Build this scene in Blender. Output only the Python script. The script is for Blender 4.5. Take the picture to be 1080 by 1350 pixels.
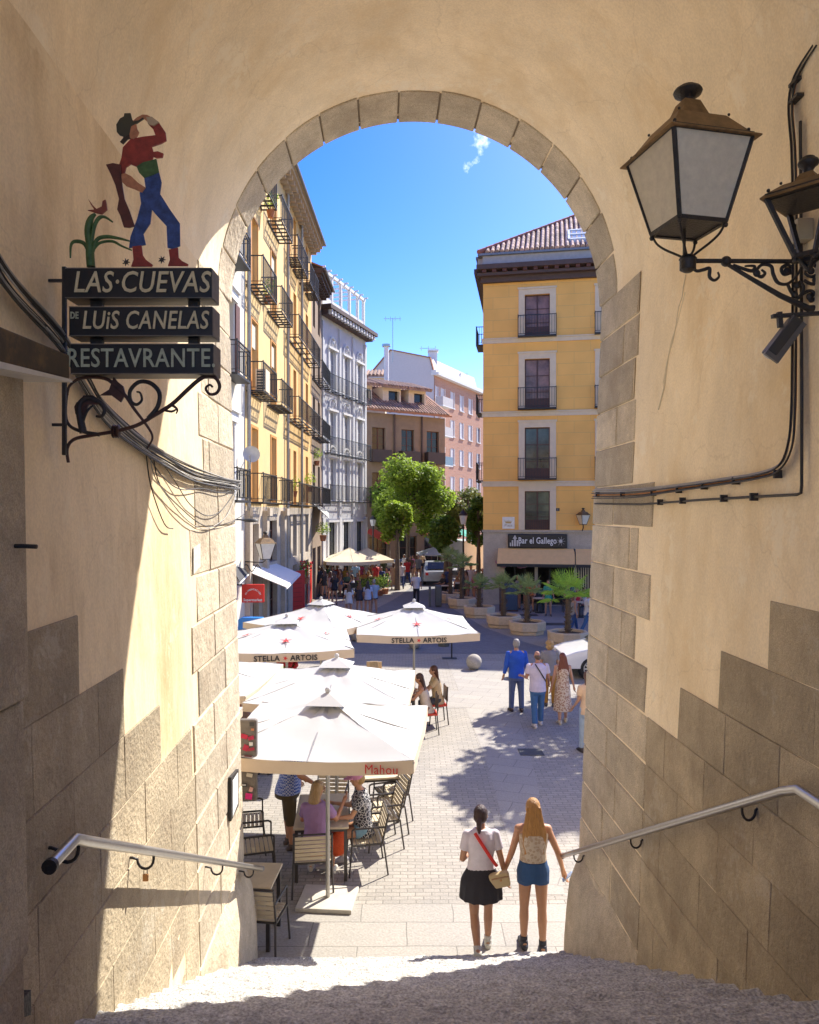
import bpy, bmesh, math, random
from mathutils import Vector, Matrix, noise, Quaternion
random.seed(7)
R = math.radians
for o in list(bpy.data.objects): bpy.data.objects.remove(o)
SC = bpy.context.scene
COL = SC.collection
V = Vector
# ------------------------------------------------------------------ camera, sky, sun
CZ = 5.05; F = 1000.0
cam_d = bpy.data.cameras.new("camera"); cam = bpy.data.objects.new("camera", cam_d); COL.objects.link(cam)
cam.location = (0, 0, CZ); cam.rotation_euler = (R(90), 0, 0)
cam_d.sensor_fit = 'HORIZONTAL'; cam_d.sensor_width = 36; cam_d.lens = 36 * F / 1080
cam_d.clip_start = 0.05; cam_d.clip_end = 2000
SC.camera = cam
SUN = V((.60, .72, .93)).normalized()
elev = math.asin(SUN.z); azim = math.atan2(SUN.x, SUN.y)
world = bpy.data.worlds.new("World"); SC.world = world; world.use_nodes = True
nt = world.node_tree; nt.nodes.clear()
wo = nt.nodes.new('ShaderNodeOutputWorld'); bg = nt.nodes.new('ShaderNodeBackground')
sky = nt.nodes.new('ShaderNodeTexSky'); sky.sky_type = 'NISHITA'; sky.sun_disc = False
sky.sun_elevation = elev; sky.sun_rotation = azim; sky.air_density = 1.0; sky.dust_density = .6; sky.ozone_density = 3.0
bg.inputs['Strength'].default_value = .105
tc = nt.nodes.new('ShaderNodeTexCoord')
nz = nt.nodes.new('ShaderNodeTexNoise'); nz.inputs['Scale'].default_value = 26; nz.inputs['Detail'].default_value = 8
nz.inputs['Roughness'].default_value = .62
nt.links.new(tc.outputs['Generated'], nz.inputs['Vector'])
vm = nt.nodes.new('ShaderNodeVectorMath'); vm.operation = 'DISTANCE'
cd = V(((640-540)/F, 1, -(180-675)/F)).normalized()
vm.inputs[1].default_value = cd
nt.links.new(tc.outputs['Generated'], vm.inputs[0])
r1 = nt.nodes.new('ShaderNodeMapRange'); r1.inputs[1].default_value = .0; r1.inputs[2].default_value = .08; r1.inputs[3].default_value = .22; r1.inputs[4].default_value = -.25
nt.links.new(vm.outputs['Value'], r1.inputs[0])
ad = nt.nodes.new('ShaderNodeMath'); ad.operation = 'ADD'
nt.links.new(nz.outputs['Fac'], ad.inputs[0]); nt.links.new(r1.outputs[0], ad.inputs[1])
cr = nt.nodes.new('ShaderNodeMapRange'); cr.inputs[1].default_value = .56; cr.inputs[2].default_value = .85
nt.links.new(ad.outputs[0], cr.inputs[0])
hs = nt.nodes.new('ShaderNodeHueSaturation'); hs.inputs['Saturation'].default_value = 1.5; hs.inputs['Hue'].default_value = .524; hs.inputs['Value'].default_value = .92
nt.links.new(sky.outputs[0], hs.inputs['Color'])
mx = nt.nodes.new('ShaderNodeMixRGB'); mx.inputs[2].default_value = (9, 9.2, 9.6, 1)
nt.links.new(cr.outputs[0], mx.inputs[0]); nt.links.new(hs.outputs[0], mx.inputs[1])
nt.links.new(mx.outputs[0], bg.inputs[0]); nt.links.new(bg.outputs[0], wo.inputs[0])
sd = bpy.data.lights.new("sun", 'SUN'); sd.energy = 3.2; sd.angle = R(.5); sd.color = (1, .94, .84)
so = bpy.data.objects.new("sun", sd); COL.objects.link(so); so.location = (20, 20, 40)
so.rotation_euler = SUN.to_track_quat('Z', 'Y').to_euler()
SC.view_settings.view_transform = 'Standard'; SC.view_settings.look = 'None'
SC.view_settings.exposure = 1.66; SC.view_settings.gamma = 1; SC.view_settings.use_curve_mapping = False
SC.render.engine = 'CYCLES'
SC.cycles.max_bounces = 10; SC.cycles.diffuse_bounces = 7; SC.cycles.sample_clamp_indirect = 8

# ------------------------------------------------------------------ coordinates
def P(px, py, Y): return V(((px-540)*Y/F, Y, CZ-(py-675)*Y/F))
def G(px, py, z=0):                     # pixel -> point on the ground plane
    Y = (CZ-z)*F/(py-675); return V(((px-540)*Y/F, Y, z))
def W(u, v, z): return V((u-.04*v, v+.04*u, z))      # passage frame
def XL(z): return -(1.47+.026*z)
def XR(z): return 2.20+.042*z
def wallpt(px, py, left=True, off=0.0):
    dx, dy, dz = (px-540)/F, 1.0, -(py-675)/F
    du, dv = (dx+.04*dy)/1.0016, (dy-.04*dx)/1.0016
    if left: t = -(1.47+.026*CZ)/(du+.026*dz)
    else: t = (2.20+.042*CZ)/(du-.042*dz)
    u, v, z = t*du, t*dv, CZ+t*dz
    u += off if left else -off
    return u, v, z
def wp(px, py, left=True, off=0.0): return W(*wallpt(px, py, left, off))

# ------------------------------------------------------------------ materials
MATS = {}
def newmat(name):
    m = bpy.data.materials.new(name); m.use_nodes = True
    n = m.node_tree; b = n.nodes['Principled BSDF']
    return m, n, b
def mat(name, col, rough=.6, var=.12, scale=6, bump=0.0, bscale=40, metal=0, island=0, spec=None, coat=0, trans=0, stretch=None, alpha=None, stain=None, stainscale=1.5, speck=0, speckscale=220, emit=None, sss=0):
    if name in MATS: return MATS[name]
    m, n, b = newmat(name)
    L = n.links
    tc = n.nodes.new('ShaderNodeTexCoord'); mp = n.nodes.new('ShaderNodeMapping')
    L.new(tc.outputs['Object'], mp.inputs[0])
    if stretch: mp.inputs['Scale'].default_value = stretch
    cur = None
    col = tuple(col)+(1,)
    nz = n.nodes.new('ShaderNodeTexNoise'); nz.inputs['Scale'].default_value = scale; nz.inputs['Detail'].default_value = 7; nz.inputs['Roughness'].default_value = .65
    L.new(mp.outputs[0], nz.inputs['Vector'])
    mr = n.nodes.new('ShaderNodeMapRange'); mr.inputs[1].default_value = .3; mr.inputs[2].default_value = .7
    mr.inputs[3].default_value = 1-var; mr.inputs[4].default_value = 1+var
    L.new(nz.outputs['Fac'], mr.inputs[0])
    val = mr.outputs[0]
    if speck:
        s = n.nodes.new('ShaderNodeTexNoise'); s.inputs['Scale'].default_value = speckscale; s.inputs['Detail'].default_value = 3
        L.new(tc.outputs['Object'], s.inputs['Vector'])
        sr = n.nodes.new('ShaderNodeMapRange'); sr.inputs[1].default_value = .35; sr.inputs[2].default_value = .65; sr.inputs[3].default_value = 1-speck; sr.inputs[4].default_value = 1+speck*.7
        L.new(s.outputs['Fac'], sr.inputs[0])
        mm = n.nodes.new('ShaderNodeMath'); mm.operation = 'MULTIPLY'; L.new(val, mm.inputs[0]); L.new(sr.outputs[0], mm.inputs[1]); val = mm.outputs[0]
    if island:
        g = n.nodes.new('ShaderNodeNewGeometry'); ir = n.nodes.new('ShaderNodeMapRange')
        ir.inputs[3].default_value = 1-island; ir.inputs[4].default_value = 1+island
        L.new(g.outputs['Random Per Island'], ir.inputs[0])
        mm = n.nodes.new('ShaderNodeMath'); mm.operation = 'MULTIPLY'; L.new(val, mm.inputs[0]); L.new(ir.outputs[0], mm.inputs[1]); val = mm.outputs[0]
    hsv = n.nodes.new('ShaderNodeHueSaturation'); hsv.inputs['Color'].default_value = col
    L.new(val, hsv.inputs['Value']); out = hsv.outputs[0]
    if stain:
        s = n.nodes.new('ShaderNodeTexNoise'); s.inputs['Scale'].default_value = stainscale; s.inputs['Detail'].default_value = 9; s.inputs['Roughness'].default_value = .7
        L.new(mp.outputs[0], s.inputs['Vector'])
        sr = n.nodes.new('ShaderNodeMapRange'); sr.inputs[1].default_value = .5; sr.inputs[2].default_value = .72; sr.inputs[4].default_value = .75
        L.new(s.outputs['Fac'], sr.inputs[0])
        mxx = n.nodes.new('ShaderNodeMixRGB'); mxx.inputs[2].default_value = tuple(stain)+(1,)
        L.new(sr.outputs[0], mxx.inputs[0]); L.new(out, mxx.inputs[1]); out = mxx.outputs[0]
    L.new(out, b.inputs['Base Color'])
    b.inputs['Roughness'].default_value = rough; b.inputs['Metallic'].default_value = metal
    if spec is not None: b.inputs['Specular IOR Level'].default_value = spec
    if coat: b.inputs['Coat Weight'].default_value = coat; b.inputs['Coat Roughness'].default_value = .1
    if trans: b.inputs['Transmission Weight'].default_value = trans
    if alpha is not None: b.inputs['Alpha'].default_value = alpha
    if sss: b.inputs['Subsurface Weight'].default_value = sss; b.inputs['Subsurface Radius'].default_value = (.05, .02, .01); b.inputs['Subsurface Scale'].default_value = .3
    if bump:
        bn = n.nodes.new('ShaderNodeTexNoise'); bn.inputs['Scale'].default_value = bscale; bn.inputs['Detail'].default_value = 6
        L.new(mp.outputs[0], bn.inputs['Vector'])
        bp = n.nodes.new('ShaderNodeBump'); bp.inputs['Strength'].default_value = min(1, bump*1.0); bp.inputs['Distance'].default_value = .02
        L.new(bn.outputs['Fac'], bp.inputs['Height']); L.new(bp.outputs[0], b.inputs['Normal'])
    MATS[name] = m
    return m
def flat(name, col, rough=.6, **k): return mat(name, col, rough, var=.07, scale=12, **k)

# ------------------------------------------------------------------ mesh builder
class MB:
    def __init__(s): s.v = []; s.f = []; s.M = Matrix.Identity(4); s.sm = []
    def pt(s, p): s.v.append(tuple(s.M @ V(p))); return len(s.v)-1
    def poly(s, pts): s.f.append([s.pt(p) for p in pts]); return s
    def box(s, c, d, rz=0, rx=0, ry=0):
        m = Matrix.Translation(V(c)) @ Matrix.Rotation(rz, 4, 'Z') @ Matrix.Rotation(ry, 4, 'Y') @ Matrix.Rotation(rx, 4, 'X')
        h = [x/2 for x in d]
        i = [s.pt(m @ V((a*h[0], b*h[1], c2*h[2]))) for c2 in (-1, 1) for a, b in ((-1, -1), (1, -1), (1, 1), (-1, 1))]
        s.hexf(i); return s
    def hexf(s, i):
        for q in ((3, 2, 1, 0), (4, 5, 6, 7), (0, 1, 5, 4), (1, 2, 6, 5), (2, 3, 7, 6), (3, 0, 4, 7)): s.f.append([i[k] for k in q])
    def box2(s, a, b):
        a = V(a); b = V(b); return s.box((a+b)/2, [abs(x) for x in (b-a)])
    def hexa(s, p8): s.hexf([s.pt(p) for p in p8]); return s      # 4 bottom ccw, 4 top ccw
    def bar(s, a, b, w, h=None, up=(0, 0, 1)):
        a = V(a); b = V(b); h = h or w; d = (b-a)
        if d.length < 1e-6: return s
        d.normalize(); up = V(up)
        if abs(d.dot(up)) > .98: up = V((1, 0, 0))
        x = d.cross(up).normalized(); y = x.cross(d).normalized()
        i = [s.pt(q+x*sx*w/2+y*sy*h/2) for q in (a, b) for sx, sy in ((-1, -1), (1, -1), (1, 1), (-1, 1))]
        s.hexf(i); return s
    def tube(s, pts, r, n=8, cap=True, rs=None, flat=1.0, up=None):
        pts = [V(p) for p in pts]
        if len(pts) < 2: return s
        rings = []; prev = None
        for k, p in enumerate(pts):
            d = (pts[min(k+1, len(pts)-1)]-pts[max(k-1, 0)])
            if d.length < 1e-9: d = V((0, 0, 1))
            d.normalize()
            if prev is None:
                u = V(up) if up else (V((0, 0, 1)) if abs(d.z) < .9 else V((0, 1, 0)))
                x = d.cross(u).normalized()
            else:
                x = (prev-d*prev.dot(d))
                x = x.normalized() if x.length > 1e-6 else prev
            prev = x; y = d.cross(x)
            rr = rs[k] if rs else r
            rings.append([s.pt(p+x*math.cos(2*math.pi*j/n)*rr+y*math.sin(2*math.pi*j/n)*rr*flat) for j in range(n)])
        for a, b in zip(rings, rings[1:]):
            for j in range(n): s.f.append([a[j], a[(j+1) % n], b[(j+1) % n], b[j]])
        if cap: s.f.append(rings[0][::-1]); s.f.append(rings[-1])
        return s
    def loft(s, rings, cap=True):
        ids = [[s.pt(p) for p in r] for r in rings]; n = len(ids[0])
        for a, b in zip(ids, ids[1:]):
            for j in range(n): s.f.append([a[j], a[(j+1) % n], b[(j+1) % n], b[j]])
        if cap: s.f.append(ids[0][::-1]); s.f.append(ids[-1])
        return s
    def lathe(s, prof, c=(0, 0, 0), n=16, cap=True, a0=0):
        c = V(c)
        return s.loft([[c+V((r*math.cos(a0+2*math.pi*j/n), r*math.sin(a0+2*math.pi*j/n), z)) for j in range(n)] for r, z in prof], cap)
    def ball(s, c, r, n=12, m=8, M=None):
        c = V(c); r = V(r) if hasattr(r, '__len__') else V((r, r, r))
        rings = []
        for k in range(1, m):
            t = math.pi*k/m
            ring = []
            for j in range(n):
                a = 2*math.pi*j/n
                q = V((r.x*math.sin(t)*math.cos(a), r.y*math.sin(t)*math.sin(a), -r.z*math.cos(t)))
                ring.append(c+(M @ q if M else q))
            rings.append(ring)
        top = V((0, 0, r.z)); top = M @ top if M else top
        ids = [[s.pt(p) for p in q] for q in rings]
        lo = s.pt(c-top); hi = s.pt(c+top)
        for a, b in zip(ids, ids[1:]):
            for j in range(n): s.f.append([a[j], a[(j+1) % n], b[(j+1) % n], b[j]])
        for j in range(n): s.f.append([lo, ids[0][(j+1) % n], ids[0][j]]); s.f.append([hi, ids[-1][j], ids[-1][(j+1) % n]])
        return s
    def prism(s, pts, off):       # planar polygon extruded by vector off
        off = V(off); a = [s.pt(p) for p in pts]; b = [s.pt(V(p)+off) for p in pts]; n = len(a)
        s.f.append(a[::-1]); s.f.append(b)
        for j in range(n): s.f.append([a[j], a[(j+1) % n], b[(j+1) % n], b[j]])
        return s
    def add(s, o):
        n = len(s.v); s.v += [tuple(s.M @ V(p)) for p in o.v]; s.f += [[i+n for i in f] for f in o.f]; return s
    def mesh(s, name, smooth=None):
        me = bpy.data.meshes.new(name); me.from_pydata(s.v, [], s.f); me.validate()
        bm = bmesh.new(); bm.from_mesh(me); bmesh.ops.recalc_face_normals(bm, faces=bm.faces); bm.to_mesh(me); bm.free()
        if smooth is not None:
            me.shade_smooth(); me.set_sharp_from_angle(angle=R(smooth))
        return me
def rootmat(o):
    M = Matrix.Identity(4)
    while o is not None: M = o.matrix_basis @ M; o = o.parent
    return M
def obj(name, mb, m, parent=None, smooth=None, world=False, bevel=0):
    me = mb.mesh(name, smooth) if isinstance(mb, MB) else mb
    if parent is not None and world: me.transform(rootmat(parent).inverted())
    o = bpy.data.objects.new(name, me); COL.objects.link(o)
    if m: me.materials.append(m)
    if parent is not None: o.parent = parent
    if bevel:
        b = o.modifiers.new('bevel', 'BEVEL'); b.width = bevel; b.segments = 2; b.limit_method = 'ANGLE'
    return o
def tag(o, label, cat, group=None):
    o['label'] = label; o['category'] = cat
    if group: o['group'] = group
    return o
def thing(name, label, cat, loc=(0, 0, 0), rz=0, group=None):
    o = bpy.data.objects.new(name, None); COL.objects.link(o); o.empty_display_size = .2
    o.location = loc; o.rotation_euler = (0, 0, rz); 
    o.matrix_basis = Matrix.Translation(V(loc)) @ Matrix.Rotation(rz, 4, 'Z')
    return tag(o, label, cat, group)
def struct(name, mb, m, smooth=None):
    o = obj(name, mb, m, None, smooth); o['kind'] = 'structure'; return o
def kids(o): return [c for c in bpy.data.objects if c.parent == o]
def dup(root, loc, rz=0, label=None, scale=None, group=None, recolor=None):
    r = root.copy(); COL.objects.link(r)
    r.location = loc; r.rotation_euler = (0, 0, rz)
    if scale: r.scale = (scale,)*3 if not hasattr(scale, '__len__') else scale
    if label: r['label'] = label
    if group: r['group'] = group
    def rec(src, dst):
        for c in kids(src):
            d = c.copy(); COL.objects.link(d); d.parent = dst
            if recolor:
                k = c.name.split('.')[0]
                if k in recolor:
                    d.data = d.data.copy(); d.data.materials.clear(); d.data.materials.append(recolor[k])
            rec(c, d)
    rec(root, r)
    return r
def text_mesh(txt, size, depth=.004, shear=0, align='CENTER', extra=0, xs=1.0):
    c = bpy.data.curves.new('text', 'FONT'); c.body = txt; c.size = size; c.extrude = depth; c.shear = shear
    c.align_x = align; c.align_y = 'CENTER'; c.offset = extra; c.space_character = 1.05; c.resolution_u = 3
    o = bpy.data.objects.new('text', c); COL.objects.link(o)
    bpy.context.view_layer.update()
    me = bpy.data.meshes.new_from_object(o.evaluated_get(bpy.context.evaluated_depsgraph_get()))
    bpy.data.objects.remove(o); bpy.data.curves.remove(c)
    if xs != 1: me.transform(Matrix.Diagonal((xs, 1, 1, 1)))
    return me
def lettering(name, txt, size, loc, m, parent, xdir=(1, 0, 0), up=(0, 0, 1), **k):
    me = text_mesh(txt, size, **k)
    x = V(xdir).normalized(); z = x.cross(V(up)).normalized(); y = z.cross(x)
    M = Matrix((x, y, z)).transposed().to_4x4(); M.translation = V(loc)
    me.transform(M); me.materials.clear()
    return obj(name, me, m, parent, world=True)
def jitter(mb, amp, scale, seed=0):
    for i, p in enumerate(mb.v):
        q = V(p); d = noise.noise_vector(q*scale+V((seed, 0, 0)))*amp
        mb.v[i] = tuple(q+d)
    return mb
# ================================================================== the passage, its stairs and the ground
M_PLASTER = mat('cream_plaster', (.90, .755, .53), .9, var=.13, scale=1.3, bump=.7, bscale=7, stain=(.74, .55, .30), stainscale=1.1, speck=.07, speckscale=60, stretch=(1, 1, .55))
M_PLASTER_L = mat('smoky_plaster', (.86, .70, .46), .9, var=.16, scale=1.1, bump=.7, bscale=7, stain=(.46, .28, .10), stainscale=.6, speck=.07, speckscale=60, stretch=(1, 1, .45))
M_GRAN = mat('granite_blocks', (.52, .435, .31), .85, var=.2, scale=3.5, bump=1, bscale=16, island=.22, speck=.32, speckscale=130, stain=(.30, .23, .15), stainscale=1.6)
M_GRAN_D = mat('dark_granite', (.41, .335, .225), .85, var=.26, scale=2.0, bump=.8, bscale=30, island=.16, speck=.22, speckscale=150, stain=(.24, .18, .115), stainscale=1.2)
M_STAIR = mat('worn_granite', (.52, .505, .47), .8, var=.18, scale=7, bump=1, bscale=45, speck=.36, speckscale=60, stain=(.17, .16, .145), stainscale=11)
def weather(m, light, dark, la=.55, da=.5):
    n = m.node_tree; L = n.links; b = n.nodes['Principled BSDF']; src = b.inputs['Base Color'].links[0].from_socket
    tc = n.nodes.new('ShaderNodeTexCoord')
    for (col, sc, st, lo, hi, amt, rg) in ((light, 1.5, (1, 1, 1), .56, .60, la, .8), (dark, 2.2, (1.6, 1.6, .28), .55, .78, da, .75), (dark, .55, (1, 1, 1), .60, .72, da*.8, .85)):
        mp = n.nodes.new('ShaderNodeMapping'); mp.inputs['Scale'].default_value = st; mp.inputs['Location'].default_value = (sc*3, 1.7, sc); L.new(tc.outputs['Object'], mp.inputs[0])
        z = n.nodes.new('ShaderNodeTexNoise'); z.inputs['Scale'].default_value = sc; z.inputs['Detail'].default_value = 12; z.inputs['Roughness'].default_value = rg; L.new(mp.outputs[0], z.inputs['Vector'])
        r = n.nodes.new('ShaderNodeMapRange'); r.inputs[1].default_value = lo; r.inputs[2].default_value = hi; r.inputs[4].default_value = amt; L.new(z.outputs['Fac'], r.inputs[0])
        x = n.nodes.new('ShaderNodeMixRGB'); x.inputs[2].default_value = tuple(col)+(1,); L.new(r.outputs[0], x.inputs[0]); L.new(src, x.inputs[1]); src = x.outputs[0]
    # fine hairline cracks
    v = n.nodes.new('ShaderNodeTexVoronoi'); v.feature = 'DISTANCE_TO_EDGE'; v.inputs['Scale'].default_value = .7
    wn = n.nodes.new('ShaderNodeTexNoise'); wn.inputs['Scale'].default_value = 3; wn.inputs['Detail'].default_value = 8; L.new(tc.outputs['Object'], wn.inputs['Vector'])
    wa = n.nodes.new('ShaderNodeVectorMath'); wa.operation = 'MULTIPLY_ADD'; wa.inputs[1].default_value = (.35, .35, .35); L.new(wn.outputs['Color'], wa.inputs[0]); L.new(tc.outputs['Object'], wa.inputs[2]); L.new(wa.outputs[0], v.inputs['Vector'])
    r = n.nodes.new('ShaderNodeMapRange'); r.inputs[1].default_value = .0; r.inputs[2].default_value = .005; r.inputs[3].default_value = .2; r.inputs[4].default_value = 0; L.new(v.outputs['Distance'], r.inputs[0])
    x = n.nodes.new('ShaderNodeMixRGB'); x.inputs[2].default_value = (.42, .31, .18, 1); L.new(r.outputs[0], x.inputs[0]); L.new(src, x.inputs[1]); L.new(x.outputs[0], b.inputs['Base Color'])
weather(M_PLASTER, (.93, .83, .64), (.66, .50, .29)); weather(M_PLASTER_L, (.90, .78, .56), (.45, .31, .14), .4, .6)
weather(M_GRAN_D, (.52, .47, .38), (.27, .20, .12), .35, .5)
M_JOINT = mat('old_mortar', (.42, .33, .22), .95, var=.2, scale=12, bump=.4)

def setts_mat(name, c1, c2, mortar, bw, rh, ms, rot=0, bump=.4, dirt=(.25, .24, .22), dirtamt=.5):
    m, n, b = newmat(name); L = n.links
    tc = n.nodes.new('ShaderNodeTexCoord'); mp = n.nodes.new('ShaderNodeMapping'); mp.inputs['Rotation'].default_value = (0, 0, rot)
    L.new(tc.outputs['Object'], mp.inputs[0])
    wn = n.nodes.new('ShaderNodeTexNoise'); wn.inputs['Scale'].default_value = 1.7; wn.inputs['Detail'].default_value = 4
    L.new(mp.outputs[0], wn.inputs['Vector'])
    wa = n.nodes.new('ShaderNodeVectorMath'); wa.operation = 'MULTIPLY_ADD'; wa.inputs[1].default_value = (min(rh*.55, .06),)*3
    L.new(wn.outputs['Color'], wa.inputs[0]); L.new(mp.outputs[0], wa.inputs[2])
    br = n.nodes.new('ShaderNodeTexBrick'); br.inputs['Scale'].default_value = 1; br.inputs['Brick Width'].default_value = bw; br.inputs['Row Height'].default_value = rh
    br.inputs['Mortar Size'].default_value = ms; br.inputs['Mortar Smooth'].default_value = .3; br.inputs['Bias'].default_value = 0
    br.inputs['Color1'].default_value = tuple(c1)+(1,); br.inputs['Color2'].default_value = tuple(c2)+(1,); br.inputs['Mortar'].default_value = tuple(mortar)+(1,)
    L.new(wa.outputs[0], br.inputs['Vector'])
    nz = n.nodes.new('ShaderNodeTexNoise'); nz.inputs['Scale'].default_value = .8; nz.inputs['Detail'].default_value = 10; nz.inputs['Roughness'].default_value = .75
    L.new(tc.outputs['Object'], nz.inputs['Vector'])
    mr = n.nodes.new('ShaderNodeMapRange'); mr.inputs[1].default_value = .48; mr.inputs[2].default_value = .75; mr.inputs[4].default_value = dirtamt
    L.new(nz.outputs['Fac'], mr.inputs[0])
    mx = n.nodes.new('ShaderNodeMixRGB'); mx.inputs[2].default_value = tuple(dirt)+(1,); L.new(mr.outputs[0], mx.inputs[0]); L.new(br.outputs[0], mx.inputs[1])
    n2 = n.nodes.new('ShaderNodeTexNoise'); n2.inputs['Scale'].default_value = 35; n2.inputs['Detail'].default_value = 5
    L.new(tc.outputs['Object'], n2.inputs['Vector'])
    m2 = n.nodes.new('ShaderNodeMapRange'); m2.inputs[1].default_value = .3; m2.inputs[2].default_value = .7; m2.inputs[3].default_value = .84; m2.inputs[4].default_value = 1.14
    L.new(n2.outputs['Fac'], m2.inputs[0])
    h = n.nodes.new('ShaderNodeHueSaturation'); L.new(mx.outputs[0], h.inputs['Color']); L.new(m2.outputs[0], h.inputs['Value'])
    L.new(h.outputs[0], b.inputs['Base Color']); b.inputs['Roughness'].default_value = .8
    bp = n.nodes.new('ShaderNodeBump'); bp.inputs['Strength'].default_value = bump; bp.inputs['Distance'].default_value = .02; bp.invert = True
    L.new(br.outputs['Fac'], bp.inputs['Height'])
    b2 = n.nodes.new('ShaderNodeBump'); b2.inputs['Strength'].default_value = .3; b2.inputs['Distance'].default_value = .01
    L.new(n2.outputs['Fac'], b2.inputs['Height']); L.new(bp.outputs[0], b2.inputs['Normal']); L.new(b2.outputs[0], b.inputs['Normal'])
    return m
M_SETTS = setts_mat('plaza_setts', (.36, .325, .275), (.29, .265, .225), (.20, .18, .15), .215, .098, .008)
M_SLAB = setts_mat('granite_slabs', (.36, .33, .285), (.32, .295, .255), (.19, .175, .15), 1.15, .52, .008, bump=.2)
M_ROAD = setts_mat('road_pavers', (.19, .19, .195), (.155, .155, .16), (.11, .11, .115), .22, .11, .006, rot=.5, bump=.2, dirt=(.13, .13, .14))
M_BAND = setts_mat('smooth_slabs', (.35, .32, .275), (.31, .285, .25), (.2, .18, .16), .8, .45, .008, rot=.35, bump=.15)

ground = MB()
ground.poly([(-300, 8.3, 0), (300, 8.3, 0), (300, 900, 0), (-300, 900, 0)])
struct('ground', ground, M_SETTS)
def sheet(name, pts, z, m): 
    b = MB(); b.poly([(p[0], p[1], z) for p in pts]); return struct(name, b, m)
sheet('slab_pavement', [(-8, 8.31), (10, 8.31), (10, 9.75), (-8, 9.75)], .004, M_SLAB)
rp = [G(*p) for p in [(440, 862), (478, 812), (520, 790), (552, 768), (566, 755), (600, 748), (606, 756), (582, 780), (596, 802), (640, 828), (690, 846), (760, 866), (980, 900), (980, 935), (740, 878), (700, 862)]]
sheet('road', rp, .005, M_ROAD)
bp_ = [G(*p) for p in [(455, 866), (560, 868), (645, 868), (655, 905), (640, 955), (600, 955), (560, 905), (455, 905)]]
sheet('paved_path', [G(*p) for p in [(590, 872), (662, 872), (700, 1000), (745, 1180), (690, 1180), (640, 1000)]], .004, M_BAND)
sheet('paved_crossing', [(-9, 19.2), (3.2, 19.6), (3.0, 21.4), (-9, 21.0)], .006, M_BAND)
# unseen upper square behind the camera, paving paled to bounce light into the vault
up = MB(); up.poly([(-40, -60, 3.5), (40, -60, 3.5), (40, -1.4, 3.5), (-40, -1.4, 3.5)])
struct('upper_square', up, setts_mat('pale_square', (.64, .60, .52), (.58, .54, .46), (.4, .37, .32), 1.15, .52, .008, bump=.1))
fl = MB(); fl.box2((-2.6, -1.5, 3.0), (3.4, 1.93, 3.49)); 
struct('stair_landing', fl, M_STAIR)

# stairs: worn granite flight
def stairs():
    prof = []                      # (v, z) walking up from the foot
    for i in range(22):
        v0 = 8.4-.3*i; z0 = .156*i
        prof += [(v0, z0), (v0, z0+.05), (v0-.002, z0+.10), (v0-.006, z0+.135), (v0-.018, z0+.151), (v0-.04, z0+.156), (v0-.10, z0+.155), (v0-.17, z0+.153), (v0-.24, z0+.152)]
    prof.append((8.4-.3*22, .156*22))
    nu = 190; mb = MB(); ids = []
    for (v, z) in prof:
        row = []
        for k in range(nu+1):
            u = -1.75+k*(4.4/nu)
            p = V((u*9, v*9, z*9)); q = V((u*30, v*30, z*30))
            wear = -.022*math.exp(-((u-.4)/.9)**2)
            dz = .009*noise.noise(p)+.010*noise.noise(q)+wear
            dv = .014*noise.noise(p+V((9, 3, 1)))+.006*noise.noise(q+V((5, 5, 5)))
            if z < .02: dz = min(dz, -.03)
            row.append(mb.pt(W(u, v+dv+.02*noise.noise(V((u*1.3, i, 0))), z+dz-.0)))
        ids.append(row)
    for a, b in zip(ids, ids[1:]):
        for k in range(nu): mb.f.append([a[k], a[k+1], b[k+1], b[k]])
    return mb
struct('stairs', stairs(), M_STAIR, smooth=50)

# ---------------- arch building
arch = thing('stone_archway', 'cream plastered vaulted stairway passage framed by a granite arch', 'archway', W(.42, 8.4, 0))
ZS = 7.35; UL = XL(ZS); UR = XR(ZS); UC = (UL+UR)/2; RA = (UR-UL)/2
def section(off=0.0, nw=26, na=56):
    pts = []
    for k in range(nw): z = -.6+(ZS+.6)*k/nw; pts.append((XL(z)-off, z))
    for k in range(na+1):
        a = math.pi-math.pi*k/na; pts.append((UC+(RA+off)*math.cos(a), ZS+(RA+off)*math.sin(a)))
    for k in range(nw-1, -1, -1): z = -.6+(ZS+.6)*k/nw; pts.append((XR(z)+off, z))
    return pts
sec = section(); so_ = section(.35, 26, 56)
def shell(i0, i1, v0, v1, nv, name, m=None):
    mb = MB(); A = sec[i0:i1+1]; B = so_[i0:i1+1]
    ids = []
    for j in range(nv+1):
        v = v0+(v1-v0)*j/nv; row = []
        for (u, z) in A:
            d = .010*noise.noise(V((u*.9, v*.9, z*.9)))+.005*noise.noise(V((u*3.1, v*3.1, z*3.1+7)))
            c = V((UC, 0, min(z, ZS))); n_ = (V((u, 0, z))-c).normalized()
            row.append(mb.pt(W(u+n_.x*d, v, z+n_.z*d)))
        ids.append(row)
    for a, b in zip(ids, ids[1:]):
        for k in range(len(A)-1): mb.f.append([a[k], a[k+1], b[k+1], b[k]])
    oi = [[mb.pt(W(u, v, z)) for (u, z) in B] for v in (v0, v1)]
    for k in range(len(B)-1): mb.f.append([oi[0][k], oi[0][k+1], oi[1][k+1], oi[1][k]])
    for e, o in ((ids[0], oi[0]), (ids[-1], oi[1])):
        for k in range(len(A)-1): mb.f.append([e[k], e[k+1], o[k+1], o[k]])
    for k in (0, -1):
        mb.f.append([r[k] for r in ids]+[oi[1][k], oi[0][k]])
    return obj(name, mb, m or M_PLASTER, arch, smooth=40, world=True)
shell(0, 26, -1.0, 8.36, 80, 'wall', M_PLASTER_L)
shell(82, len(sec)-1, -1.0, 8.36, 80, 'wall')
shell(26, 82, -1.0, 8.36, 80, 'vault')

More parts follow.
